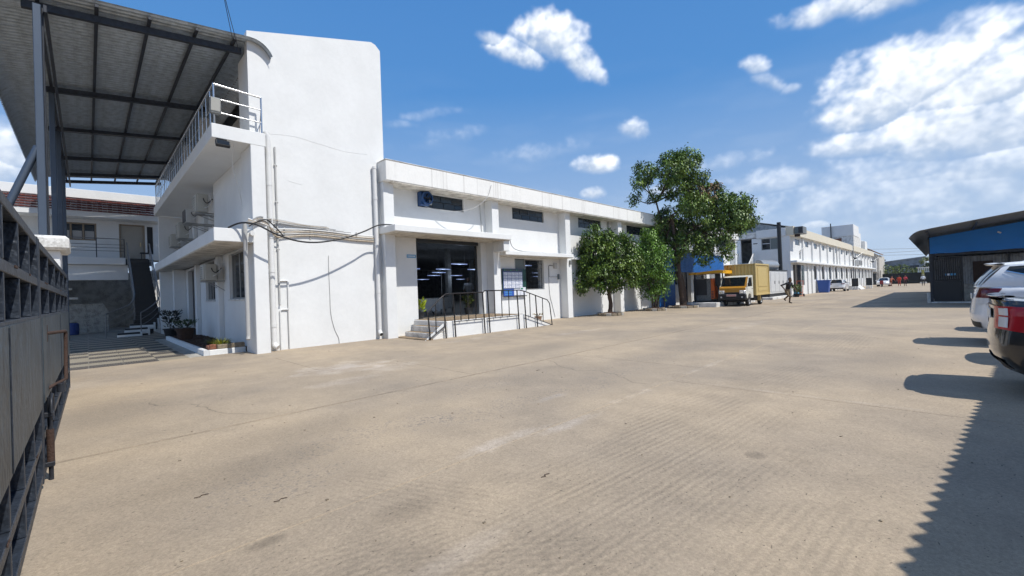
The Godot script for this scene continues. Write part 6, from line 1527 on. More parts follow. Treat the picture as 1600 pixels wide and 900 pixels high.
	for sx in [-1.0, 1.0]:
		var f := func(u, v) -> Vector3:
			var zb := lerpf(g[0], g[3], u); var zt := lerpf(g[1], g[2], u); var bul := 0.05 * sin(PI * v)
			var roof_y: float = g[4] - 0.06 - 0.03 * pow(absf(u * 2.0 - 1.0), 3.0)
			return Vector3(sx * (lerpf(foot_x.call(zb), g[5], v) + bul), lerpf(foot_y.call(zb), roof_y, v), lerpf(zb, zt, v))
		patch(cabin, f, 24, 8, 0, 1, 0, 1, 0.0, sx > 0)
		for q in s.windows: # [u0, u1, v0, v1, v0 at the front]
			var lo: float = q[2]; var lo2: float = q[4] if q.size() > 4 else q[2]
			var gf := func(u, v) -> Vector3: return f.call(lerpf(q[0], q[1], u), lerpf(lerpf(lo, lo2, u), q[3], v))
			var sg := start(true); patch(sg, gf, 14, 10, 0, 1, 0, 1, 0.014, sx > 0); part(t, "side_window", done(sg), M.car_glass)
			if s.get("chrome", false):
				var cst := start(true); var cf := func(u, v) -> Vector3: return f.call(lerpf(q[0], q[1], u), lerpf(lo, lo2, u) - 0.035 + v * 0.04)
				patch(cst, cf, 14, 1, 0, 1, 0, 1, 0.018, sx > 0); part(t, "window_trim", done(cst), M.chrome)
	var rf := func(u, v) -> Vector3:
		var x: float = u * 2.0 - 1.0
		return Vector3(x * lerpf(foot_x.call(g[0]), g[5], v), lerpf(foot_y.call(g[0]), g[4] - 0.09, v) + 0.03 * (1 - x * x) * v, lerpf(g[0], g[1], v) - 0.06 * (1 - x * x) - 0.04 * sin(PI * v))
	patch(cabin, rf, 12, 8, 0, 1, 0, 1, 0.0, true)
	var rg := start(true); patch(rg, rf, 14, 10, 0.08, 0.92, 0.08, 0.93, 0.012, true); part(t, "rear_window", done(rg), M.car_glass)
	var wf := func(u, v) -> Vector3:
		var x: float = u * 2.0 - 1.0
		return Vector3(x * lerpf(foot_x.call(g[3]), g[5], v), lerpf(foot_y.call(g[3]), g[4] - 0.09, v) + 0.03 * (1 - x * x) * v, lerpf(g[3], g[2], v) + 0.12 * (1 - x * x) * (1.0 - v * 0.6))
	patch(cabin, wf, 12, 8)
	var wg := start(true); patch(wg, wf, 14, 10, 0.06, 0.94, 0.06, 0.93, 0.012); part(t, "windscreen", done(wg), M.car_glass)
	var roof := func(u, v) -> Vector3:
		var x: float = u * 2.0 - 1.0; var z := lerpf(g[1], g[2], v); var e := absf(v * 2 - 1)
		return Vector3(x * g[5], g[4] - 0.06 - 0.03 * pow(e, 3.0) + 0.06 * (1.0 - pow(absf(x), 2.5)), z + (-0.06 * (1 - x * x) if v < 0.01 else 0.05 * (1 - x * x) if v > 0.99 else 0.0))
	patch(cabin, roof, 12, 14)
	part(t, "cabin", done(cabin), paint)
	# lamps wrap from the rear face on to the side
	for sx in [-1.0, 1.0]:
		for q in s.lamps: # [v low, v high, inner u, side reach, material]
			var st := start(true)
			var fr := func(u, v) -> Vector3: return rear.call(lerpf(0.5 + sx * 0.5 * q[2], 0.5 + sx * 0.4995, u), lerpf(q[0], q[1], v))
			patch(st, fr, 6, 4, 0, 1, 0, 1, 0.012 if q.size() < 6 else 0.022, sx > 0)
			var fs := func(u, v) -> Vector3: return point.call(u * q[3] * (0.55 + 0.45 * v if q.size() < 6 else 1.0), lerpf(q[0], q[1], v), sx)
			patch(st, fs, 6, 4, 0, 1, 0, 1, 0.012 if q.size() < 6 else 0.022, sx > 0)
			part(t, "tail_lamp" if q.size() < 6 else "reversing_lamp", done(st), M[q[4]])
		var hl := start(true)
		var ff := func(u, v) -> Vector3: return front.call(lerpf(0.5 + sx * 0.25, 0.5 + sx * 0.48, u), lerpf(0.72, 0.9, v))
		patch(hl, ff, 4, 3, 0, 1, 0, 1, 0.012, sx < 0)
		part(t, "headlight", done(hl), M.lamp_clear)
		# mirror
		var mz: float = g[3] - 0.15
		part(t, "mirror", box_mesh(Vector3(0.18, 0.13, 0.10), 0.03), paint, Vector3(sx * (hw.call(mz) + 0.06), foot_y.call(mz) + 0.10, mz))
	# bumper insert, plate, lower trim
	var bst := start(true); patch(bst, rear, 12, 3, 0.06, 0.94, 0.02, 0.16, 0.010, true); part(t, "bumper_insert", done(bst), M.car_plastic)
	var yb: Vector3 = rear.call(0.5, s.plate_v)
	part(t, "number_plate", box_mesh(Vector3(0.5, 0.12, 0.012), 0.004), M.plate, yb - Vector3(0, 0, 0.016))
	if s.has("trim_v"):
		var cst := start(true); patch(cst, rear, 12, 1, 0.22, 0.78, s.trim_v, s.trim_v + 0.03, 0.02, true); part(t, "boot_trim", done(cst), M.chrome)
	if s.has("spoiler"):
		var sp := start(true); var q = s.spoiler
		var sf := func(u, v) -> Vector3:
			var x: float = u * 2.0 - 1.0; var a = v * TAU
			return Vector3(x * (g[5] - 0.03), g[4] - 0.065 + 0.03 * (1 - x * x) + (0.016 * sin(a)) * (1.0 if cos(a) > -0.2 else 0.6), g[1] - 0.06 * (1 - x * x) - q[0] * 0.5 + cos(a) * q[0] * 0.62)
		patch(sp, sf, 12, 12); part(t, "spoiler", done(sp), paint)
	if s.has("rails"):
		for sx in [-1.0, 1.0]: part(t, "roof_rail", tube_arrays([Vector3(sx * (g[5] - 0.06), g[4] - 0.05, g[1] + 0.3), Vector3(sx * (g[5] - 0.06), g[4] + 0.04, g[1] + 0.5), Vector3(sx * (g[5] - 0.06), g[4] + 0.05, g[2] - 0.5), Vector3(sx * (g[5] - 0.06), g[4] - 0.05, g[2] - 0.3)], 0.025, 8), paint)
	if s.has("wiper"): part(t, "wiper", tube_arrays([rf.call(0.5, 0.08) - Vector3(0, 0, 0.03), rf.call(0.75, 0.16) - Vector3(0, -0.01, 0.03)], 0.012, 6), M.car_plastic)
	if s.has("lip"):
		var lp := start(true); var lf := func(u, v) -> Vector3:
			var e: Vector3 = rear.call(u, 1.0); var a = v * TAU
			return e + Vector3(0, 0.045 + 0.014 * sin(a), 0.05 + 0.075 * cos(a))
		patch(lp, lf, 14, 10, 0.06, 0.94); part(t, "boot_lip", done(lp), M.car_black)
	part(t, "underbody", box_mesh(Vector3(W * 1.6, 0.12, L - 0.9), 0.03), M.car_plastic, Vector3(0, s.sill + 0.10, L / 2))
	for z in wz:
		for sx in [-1.0, 1.0]:
			var wx: float = sx * (W - 0.13)
			var wh := MeshInstance3D.new()
			var ty := part(t, "wheel", lathe([Vector2(r * 0.62, -0.1), Vector2(r * 0.9, -0.105), Vector2(r, -0.07), Vector2(r, 0.07), Vector2(r * 0.9, 0.105), Vector2(r * 0.62, 0.1)], 26), M.tyre, Vector3(wx, r, z))
			ty.rotation.z = PI / 2
			var rm := MeshInstance3D.new(); rm.mesh = lathe([Vector2(0, -0.07), Vector2(r * 0.2, -0.075), Vector2(r * 0.58, -0.05), Vector2(r * 0.63, -0.095), Vector2(r * 0.63, 0.095), Vector2(r * 0.58, 0.05), Vector2(r * 0.2, 0.075), Vector2(0, 0.07)], 20)
			rm.material_override = M.rim; rm.name = "rim"; ty.add_child(rm); wh.free()
	t.position = at; t.rotation.y = yaw
	return t

func vehicles():
	var mpv := {"len": 4.75, "half": 0.92, "wheel": 0.34, "rear_axle": 0.98, "front_axle": 3.75, "paint": "car_white", "sill": 0.26,
		"rear_curve": [[0.2, 0.20], [0.42, 0.05], [0.62, 0.0], [0.8, 0.03], [0.95, 0.05], [1.25, 0.12]], "front_curve": [[0.2, 0.1], [0.5, 0.0], [0.8, 0.05], [1.1, 0.25]],
		"shoulder": [[0.0, 1.235], [2.2, 1.17], [3.3, 1.10], [3.7, 1.02], [4.75, 0.82]], "cabin": [0.14, 0.50, 2.75, 3.65, 1.75, 0.66],
		"windows": [[0.045, 0.36, 0.72, 0.90, 0.16], [0.38, 0.60, 0.14, 0.90, 0.12], [0.62, 0.86, 0.12, 0.90, 0.12]], "chrome": true,
		"lamps": [[0.60, 0.90, 0.66, 0.36, "lamp_dark_red"], [0.47, 0.595, 0.78, 0.18, "lamp_clear"]], "plate_v": 0.62, "spoiler": [0.17], "rails": true, "wiper": true, "trim_v": 0.8}
	car("people_carrier", "white people carrier with dark red tail lamps and roof spoiler, parked second from the camera", "car", mpv, Vector3(13.98, 0, 0.36), 0.0)
	var sedan := {"len": 4.35, "half": 0.86, "wheel": 0.31, "rear_axle": 0.92, "front_axle": 3.48, "paint": "car_black", "sill": 0.22,
		"rear_curve": [[0.15, 0.26], [0.34, 0.12], [0.46, 0.03], [0.6, 0.0], [0.78, 0.02], [0.84, 0.035], [1.0, 0.045], [1.16, 0.04]], "corner": 0.085, "front_curve": [[0.2, 0.1], [0.5, 0.0], [0.8, 0.1], [1.0, 0.25]],
		"shoulder": [[0.0, 1.17], [0.9, 1.10], [2.6, 0.99], [3.2, 0.93], [4.35, 0.72]], "cabin": [0.46, 1.05, 2.2, 3.2, 1.49, 0.56],
		"windows": [[0.20, 0.50, 0.10, 0.88, 0.10], [0.52, 0.84, 0.10, 0.88, 0.10]],
		"lamps": [[0.48, 0.84, 0.62, 0.44, "lamp_red"], [0.51, 0.64, 0.86, 0.03, "lamp_clear", 1], [0.67, 0.80, 0.86, 0.03, "lamp_clear", 1]], "plate_v": 0.66, "trim_v": 0.82, "lip": true}
	car("sedan", "black sedan with bright red tail lamps, nearest parked car cut by the right edge", "car", sedan, Vector3(8.5, 0, 0.37), 0.0)
	var s2 := sedan.duplicate(true); s2.paint = "car_silver"; s2.erase("lip")
	car("sedan", "silver sedan hidden behind the black sedan in the parking row", "car", s2, Vector3(11.45, 0, 1.0), 0.0)
	var hatch := {"len": 3.95, "half": 0.84, "wheel": 0.30, "rear_axle": 0.72, "front_axle": 3.2, "paint": "car_white", "sill": 0.22,
		"rear_curve": [[0.15, 0.2], [0.36, 0.06], [0.5, 0.0], [0.65, 0.04], [0.9, 0.08], [1.1, 0.12]], "front_curve": [[0.2, 0.1], [0.5, 0.0], [0.8, 0.1], [1.0, 0.25]],
		"shoulder": [[0.0, 1.0], [2.4, 0.97], [3.0, 0.90], [3.95, 0.70]], "cabin": [0.14, 0.55, 2.0, 2.95, 1.48, 0.56],
		"windows": [[0.16, 0.46, 0.14, 0.88, 0.10], [0.48, 0.82, 0.10, 0.88, 0.10]], "lamps": [[0.66, 0.90, 0.62, 0.25, "lamp_dark_red"]], "plate_v": 0.40, "spoiler": [0.12]}
	var h2 := hatch.duplicate(true); h2.paint = "car_red"
	car("hatchback", "red hatchback hidden behind the white people carrier", "car", h2, Vector3(17.3, 0, 0.78), 0.0)
	car("hatchback", "white hatchback parked by the blue bin before the second wing", "car", hatch, Vector3(65.0, 0, -9.35), PI / 2)
	car("far_car", "white car at the far end of the wing, facing the camera", "car", sedan.merged({"paint": "car_white"}, true), Vector3(98.6, 0, -7.3), -PI / 2)
	truck()

func truck():
	var t := thing("mini_truck", "small goods truck with orange bonnet, white cab and cream box body", "truck", Vector3(31.5, 0, -9.55))
	var z0 := -10.38; var z1 := -8.74; var zc := (z0 + z1) / 2
	# cab: side profile (x, y) pushed across, with the windows cut as panels
	var prof := [Vector2(29.22, 0.62), Vector2(29.20, 0.95), Vector2(29.26, 1.16), Vector2(29.34, 1.22), Vector2(29.74, 1.86), Vector2(29.84, 1.93), Vector2(30.60, 1.97), Vector2(30.66, 1.92), Vector2(30.66, 0.52), Vector2(30.28, 0.50), Vector2(30.22, 0.66), Vector2(30.10, 0.78), Vector2(29.92, 0.82), Vector2(29.74, 0.78), Vector2(29.62, 0.66), Vector2(29.56, 0.50)]
	part(t, "cab", prism(prof, z0 + 0.02, z1 - 0.02, "z"), M.truck_white)
	var hood := [Vector2(29.15, 0.82), Vector2(29.205, 1.17), Vector2(29.33, 1.28), Vector2(29.37, 1.25), Vector2(29.26, 1.14), Vector2(29.195, 0.82)]
	part(t, "bonnet", prism(hood, z0 + 0.05, z1 - 0.05, "z"), M.truck_orange)
	# windscreen follows the slope
	var slope := Vector2(29.74 - 29.34, 1.86 - 1.22); var nrm := Vector2(-slope.y, slope.x).normalized()
	var scr := func(a, b, th): return [Vector2(29.34, 1.22) + slope * a + nrm * 0.004, Vector2(29.34, 1.22) + slope * b + nrm * 0.004, Vector2(29.34, 1.22) + slope * b + nrm * th, Vector2(29.34, 1.22) + slope * a + nrm * th]
	part(t, "windscreen", prism(scr.call(0.08, 0.97, 0.018), z0 + 0.10, z1 - 0.13, "z"), M.car_glass)
	part(t, "pillar", prism(scr.call(-0.02, 1.0, 0.022), z1 - 0.125, z1 - 0.015, "z"), M.truck_orange)
	part(t, "pillar", prism(scr.call(-0.02, 1.0, 0.022), z0 + 0.015, z0 + 0.095, "z"), M.truck_white)
	part(t, "wiper", tube_arrays([Vector3(0, 0, 0), Vector3(0.10, 0.16, -0.5)], 0.012, 6), M.car_plastic, Vector3(29.33, 1.30, zc))
	bx(t, "bumper", M.car_plastic, 29.08, 29.30, 0.40, 0.80, z0 - 0.01, z1 + 0.01, 0.05)
	bx(t, "grille", M.car_plastic, 29.14, 29.20, 0.801, 0.90, z0 + 0.35, z1 - 0.40, 0.01)
	bx(t, "lower_grille", M.black_board, 29.06, 29.079, 0.45, 0.60, z0 + 0.3, z1 - 0.3, 0.004)
	for z in [z0 + 0.19, z1 - 0.21]:
		var hl := bx(t, "headlight", M.lamp_clear, 29.12, 29.24, 0.80, 1.02, z - 0.17, z + 0.17, 0.05)
		bx(hl, "reflector", M.chrome, 29.105, 29.119, 0.85, 0.97, z - 0.10, z + 0.08, 0.004)
		tube(t, "fog_lamp", M.lamp_clear, [Vector3(29.07, 0.60, z), Vector3(29.09, 0.60, z)], 0.05, 10)
	var pl := bx(t, "number_plate", M.plate_red, 29.055, 29.066, 0.66, 0.76, zc - 0.30, zc + 0.26, 0.003)
	bx(pl, "plate_border", M.white, 29.067, 29.072, 0.65, 0.77, zc - 0.31, zc + 0.27, 0.002)
	# driver's side door and window (towards the yard)
	part(t, "side_window", prism([Vector2(29.62, 1.25), Vector2(29.86, 1.80), Vector2(30.40, 1.83), Vector2(30.46, 1.26)], z1 - 0.019, z1 - 0.008, "z"), M.car_glass)
	part(t, "side_window", prism([Vector2(29.62, 1.25), Vector2(29.86, 1.80), Vector2(30.40, 1.83), Vector2(30.46, 1.26)], z0 + 0.008, z0 + 0.019, "z"), M.car_glass)
	var dr := part(t, "door", prism([Vector2(29.56, 0.90), Vector2(29.58, 1.20), Vector2(30.48, 1.20), Vector2(30.48, 0.62), Vector2(30.30, 0.62), Vector2(30.16, 0.86), Vector2(29.92, 0.92)], z1 - 0.019, z1 - 0.006, "z"), M.truck_white)
	bx(dr, "handle", M.car_plastic, 30.34, 30.45, 1.08, 1.11, z1 - 0.005, z1 + 0.02, 0.004)
	for z in [z0 - 0.12, z1 + 0.10]:
		var mr := bx(t, "mirror", M.car_plastic, 29.42, 29.50, 1.25, 1.48, z - 0.07, z + 0.07, 0.02)
		tube(mr, "arm", M.car_plastic, [Vector3(29.46, 1.30, z), Vector3(29.5, 1.24, zc + (z - zc) * 0.86)], 0.012, 5)
	# box body: corner posts, ribbed front, panels, rails
	var bx0 := 30.82; var bx1 := 33.78; var by0 := 0.66; var by1 := 2.70; var bz0 := -10.50; var bz1 := -8.62
	bx(t, "box_body", M.box_cream, bx0 + 0.05, bx1, by0, by1, bz0 + 0.03, bz1 - 0.03, 0.01)
	part(t, "ribbed_front", corrugated([Vector3(0, by0 + 0.05, 0), Vector3(0, by1 - 0.06, 0)], Vector3(0, 0, 1), bz1 - bz0 - 0.1, 0.21, 0.045, 1), M.box_cream, Vector3(bx0 + 0.01, 0, bz0 + 0.05))
	for c in [[bx0 - 0.04, bx0 + 0.06], [bx1 - 0.05, bx1 + 0.05]]:
		bx(t, "corner_post", M.box_cream, c[0], c[1], by0 - 0.02, by1 + 0.02, bz1 - 0.06, bz1 + 0.02, 0.01)
		bx(t, "corner_post", M.box_cream, c[0], c[1], by0 - 0.02, by1 + 0.02, bz0 - 0.02, bz0 + 0.06, 0.01)
	bx(t, "top_rail", M.box_cream, bx0 + 0.061, bx1 - 0.051, by1 - 0.08, by1 + 0.02, bz1 - 0.03, bz1 + 0.015, 0.008)
	bx(t, "bottom_rail", M.box_cream, bx0 + 0.061, bx1 - 0.051, by0 - 0.02, by0 + 0.10, bz1 - 0.03, bz1 + 0.015, 0.008)
	bx(t, "front_rail", M.box_cream, bx0 - 0.03, bx0 + 0.05, by1 - 0.05, by1 + 0.02, bz0 + 0.061, bz1 - 0.061, 0.008)
	for k in 2: bx(t, "side_panel", M.box_cream, bx0 + 0.55 + k * 0.0, bx0 + 2.5, [by0 + 0.25, by0 + 0.55][k], [by0 + 0.45, by1 - 0.25][k], bz1 - 0.029, bz1 - 0.012, 0.006)
	for k in 12: bx(t, "rib", M.box_cream, bx0 + 0.2 + k * 0.22, bx0 + 0.24 + k * 0.22, by0 + 0.101, by1 - 0.081, bz1 - 0.0295, bz1 - 0.02, 0.003)
	# chassis, mudguards, wheels
	bx(t, "chassis", M.car_plastic, 29.4, 33.6, 0.42, 0.56, zc - 0.45, zc + 0.45, 0.01)
	bx(t, "mudguard", M.box_cream, 31.9, 31.95, 0.28, 0.64, bz1 - 0.25, bz1 - 0.06, 0.004)
	bx(t, "fuel_tank", M.car_plastic, 30.9, 31.7, 0.35, 0.60, z1 - 0.4, z1 - 0.06, 0.03)
	bx(t, "axle", M.car_plastic, 32.35, 32.47, 0.26, 0.36, z0 + 0.15, z1 - 0.15, 0.01)
	bx(t, "axle", M.car_plastic, 29.86, 29.98, 0.26, 0.36, z0 + 0.15, z1 - 0.15, 0.01)
	for x in [29.92, 32.41]:
		for z in [z0 + 0.13, z1 - 0.13]:
			var r := 0.30
			var w := part(t, "wheel", lathe([Vector2(r * 0.58, -0.09), Vector2(r * 0.9, -0.095), Vector2(r, -0.06), Vector2(r, 0.06), Vector2(r * 0.9, 0.095), Vector2(r * 0.58, 0.09)], 24), M.tyre, Vector3(x, r, z)); w.rotation.x = PI / 2
			var rm := MeshInstance3D.new(); rm.mesh = lathe([Vector2(0, -0.085), Vector2(r * 0.25, -0.085), Vector2(r * 0.45, -0.04), Vector2(r * 0.6, -0.085), Vector2(r * 0.6, 0.085), Vector2(r * 0.45, 0.04), Vector2(r * 0.25, 0.085), Vector2(0, 0.085)], 18); rm.material_override = M.rim; rm.name = "rim"; w.add_child(rm)

# ---------------------------------------------------------------- people
func person(label, at: Vector3, yaw: float, j: Dictionary, cols: Dictionary, cell: float) -> Node3D:
	# bones: [from, to, radius at each, colour]; distances joined with a smooth minimum, meshed as surface nets
	var bones := []
	var add := func(a, b, ra, rb, c): bones.append([j[a] if a is String else a, j[b] if b is String else b, ra, rb, c])
	var up: Vector3 = (j.neck - j.hip).normalized()
	add.call("hip", j.hip + up * 0.16, 0.135, 0.125, cols.legs)
	add.call(j.hip + up * 0.14, j.neck - up * 0.14, 0.13, 0.155, cols.top)
	add.call("shl", "shr", 0.075, 0.075, cols.top); add.call("hipl", "hipr", 0.10, 0.10, cols.legs)
	add.call(j.neck - up * 0.06, j.head, 0.058, 0.055, cols.skin)
	for s in ["l", "r"]:
		add.call("sh" + s, "el" + s, 0.062, 0.048, cols.top if cols.get("sleeve", true) else cols.skin)
		add.call("el" + s, "wr" + s, 0.044, 0.032, cols.get("forearm", cols.skin))
		add.call("wr" + s, j["wr" + s] + (j["wr" + s] - j["el" + s]).normalized() * 0.09, 0.036, 0.030, cols.skin)
		for f in 4:
			var d: Vector3 = (j["wr" + s] - j["el" + s]).normalized(); var side := d.cross(up).normalized()
			var root: Vector3 = j["wr" + s] + d * 0.09 + side * (0.02 * (f - 1.5))
			add.call(root, root + d * [0.06, 0.075, 0.07, 0.055][f] + Vector3(0, -0.015, 0), 0.011, 0.009, cols.skin)
		var dd: Vector3 = (j["wr" + s] - j["el" + s]).normalized(); var sd := dd.cross(up).normalized()
		add.call(j["wr" + s] + dd * 0.03 - sd * 0.02, j["wr" + s] + dd * 0.09 - sd * 0.06, 0.014, 0.011, cols.skin)
		add.call("hip" + s, "kn" + s, 0.092, 0.062, cols.legs)
		add.call("kn" + s, "an" + s, 0.060, 0.040, cols.get("shin", cols.legs))
		add.call("an" + s, "to" + s, 0.044, 0.034, cols.shoe)
	var fw: Vector3 = j.look
	add.call(j.head + Vector3(0, 0.05, 0), j.head + Vector3(0, 0.11, 0) - fw * 0.01, 0.088, 0.090, cols.skin)
	add.call(j.head + fw * 0.03, j.head + fw * 0.045 - Vector3(0, 0.01, 0), 0.060, 0.050, cols.skin)
	add.call(j.head + fw * 0.10 + Vector3(0, 0.06, 0), j.head + fw * 0.11 + Vector3(0, 0.035, 0), 0.016, 0.018, cols.skin)
	add.call(j.head + Vector3(0, 0.15, 0) - fw * 0.02, j.head + Vector3(0, 0.09, 0) - fw * 0.05, 0.082, 0.080, cols.hair)
	var lo := Vector3(9, 9, 9); var hi := -lo
	for b in bones:
		for e in 2: lo = lo.min(b[e] - Vector3.ONE * (b[2 + e] + 0.08)); hi = hi.max(b[e] + Vector3.ONE * (b[2 + e] + 0.08))
	var n := Vector3i(((hi - lo) / cell).ceil()) + Vector3i.ONE
	var field := PackedFloat32Array(); field.resize(n.x * n.y * n.z); field.fill(1.0)
	for b in bones:
		var rr: float = maxf(b[2], b[3]) + 0.07; var a: Vector3 = b[0]; var e: Vector3 = b[1]; var ab := e - a; var l2 := maxf(ab.length_squared(), 1e-6)
		var m0 := Vector3i(((a.min(e) - Vector3.ONE * rr - lo) / cell).floor()).max(Vector3i.ZERO); var m1 := Vector3i(((a.max(e) + Vector3.ONE * rr - lo) / cell).ceil()).min(n - Vector3i.ONE)
		var k := minf(0.03, b[2] * 0.6)
		for x in range(m0.x, m1.x + 1):
			for y in range(m0.y, m1.y + 1):
				for z in range(m0.z, m1.z + 1):
					var p := lo + Vector3(x, y, z) * cell
					var t := clampf((p - a).dot(ab) / l2, 0, 1)
					var d := p.distance_to(a + ab * t) - lerpf(b[2], b[3], t)
					var id := (x * n.y + y) * n.z + z; var o := field[id]
					var h := clampf(0.5 + 0.5 * (o - d) / k, 0, 1)
					field[id] = lerpf(o, d, h) - k * h * (1.0 - h)
	var ids := {}; var v := PackedVector3Array(); var c := PackedColorArray(); var ix := PackedInt32Array()
	var st := n.y * n.z
	for x in n.x - 1:
		for y in n.y - 1:
			for z in n.z - 1:
				var id := x * st + y * n.z + z
				var neg := 0; var sum := Vector3.ZERO; var cnt := 0
				var f := [field[id], field[id + st], field[id + n.z], field[id + st + n.z], field[id + 1], field[id + st + 1], field[id + n.z + 1], field[id + st + n.z + 1]]
				for q in f: if q < 0.0: neg += 1
				if neg == 0 or neg == 8: continue
				for e in [[0, 1], [0, 2], [0, 4], [1, 3], [1, 5], [2, 3], [2, 6], [3, 7], [4, 5], [4, 6], [5, 7], [6, 7]]:
					var a: float = f[e[0]]; var b: float = f[e[1]]
					if (a < 0.0) != (b < 0.0):
						var t := a / (a - b)
						sum += Vector3(e[0] & 1, (e[0] >> 1) & 1, (e[0] >> 2) & 1).lerp(Vector3(e[1] & 1, (e[1] >> 1) & 1, (e[1] >> 2) & 1), t); cnt += 1
				var p := lo + (Vector3(x, y, z) + sum / cnt) * cell
				ids[id] = v.size(); v.append(p)
				var best := 9.0; var bc: Color
				for b in bones:
					var a: Vector3 = b[0]; var ab: Vector3 = b[1] - a
					var t := clampf((p - a).dot(ab) / maxf(ab.length_squared(), 1e-6), 0, 1); var d: float = p.distance_to(a + ab * t) - lerpf(b[2], b[3], t)
					if d < best: best = d; bc = b[4]
				c.append(bc)
	for x in range(1, n.x - 1):
		for y in range(1, n.y - 1):
			for z in range(1, n.z - 1):
				var id := x * st + y * n.z + z; var s0 := field[id] < 0.0
				for ax in 3:
					var stp: int = [st, n.z, 1][ax]; var du: int = [n.z, 1, st][ax]; var dv: int = [1, st, n.z][ax]
					if s0 != (field[id + stp] < 0.0):
						if not (ids.has(id) and ids.has(id - du) and ids.has(id - dv) and ids.has(id - du - dv)): continue
						var q := [ids[id], ids[id - du], ids[id - du - dv], ids[id - dv]]
						if s0: ix.append_array(PackedInt32Array([q[0], q[2], q[1], q[0], q[3], q[2]]))
						else: ix.append_array(PackedInt32Array([q[0], q[1], q[2], q[0], q[2], q[3]]))
	var nn := PackedVector3Array(); nn.resize(v.size())
	for i in range(0, ix.size(), 3):
		var fn := (v[ix[i + 2]] - v[ix[i]]).cross(v[ix[i + 1]] - v[ix[i]])
		for q in 3: nn[ix[i + q]] += fn
	for i in v.size(): nn[i] = nn[i].normalized()
	var ar := []; ar.resize(Mesh.ARRAY_MAX); ar[Mesh.ARRAY_VERTEX] = v; ar[Mesh.ARRAY_NORMAL] = nn; ar[Mesh.ARRAY_COLOR] = c; ar[Mesh.ARRAY_INDEX] = ix
	var m := ArrayMesh.new(); m.add_surface_from_arrays(Mesh.PRIMITIVE_TRIANGLES, ar)
	var o := thing("person", label, "person", at); part(o, "body", m, M.body, at)
	o.rotation.y = yaw
	return o
func standing(lean := 0.0, bend := 0.0) -> Dictionary: # faces +z
	var up := Vector3(0, cos(lean), sin(lean)); var hip := Vector3(0, 0.90, 0); var neck := hip + up * 0.56
	return {"hip": hip, "neck": neck, "head": neck + up * 0.10, "look": Vector3(0, -0.1, 1).normalized(), "hipl": hip + Vector3(0.09, -0.02, 0), "hipr": hip + Vector3(-0.09, -0.02, 0),
		"shl": neck + Vector3(0.17, -0.06, 0), "shr": neck + Vector3(-0.17, -0.06, 0), "ell": neck + Vector3(0.25, -0.33, 0.02 + bend), "elr": neck + Vector3(-0.25, -0.33, 0.02 + bend), "wrl": neck + Vector3(0.24, -0.55, 0.1 + bend * 2.0), "wrr": neck + Vector3(-0.24, -0.55, 0.1 + bend * 2.0),
		"knl": Vector3(0.11, 0.48, 0.02), "knr": Vector3(-0.11, 0.48, 0.02), "anl": Vector3(0.12, 0.08, -0.02), "anr": Vector3(-0.12, 0.08, -0.02), "tol": Vector3(0.14, 0.035, 0.13), "tor": Vector3(-0.14, 0.035, 0.13)}
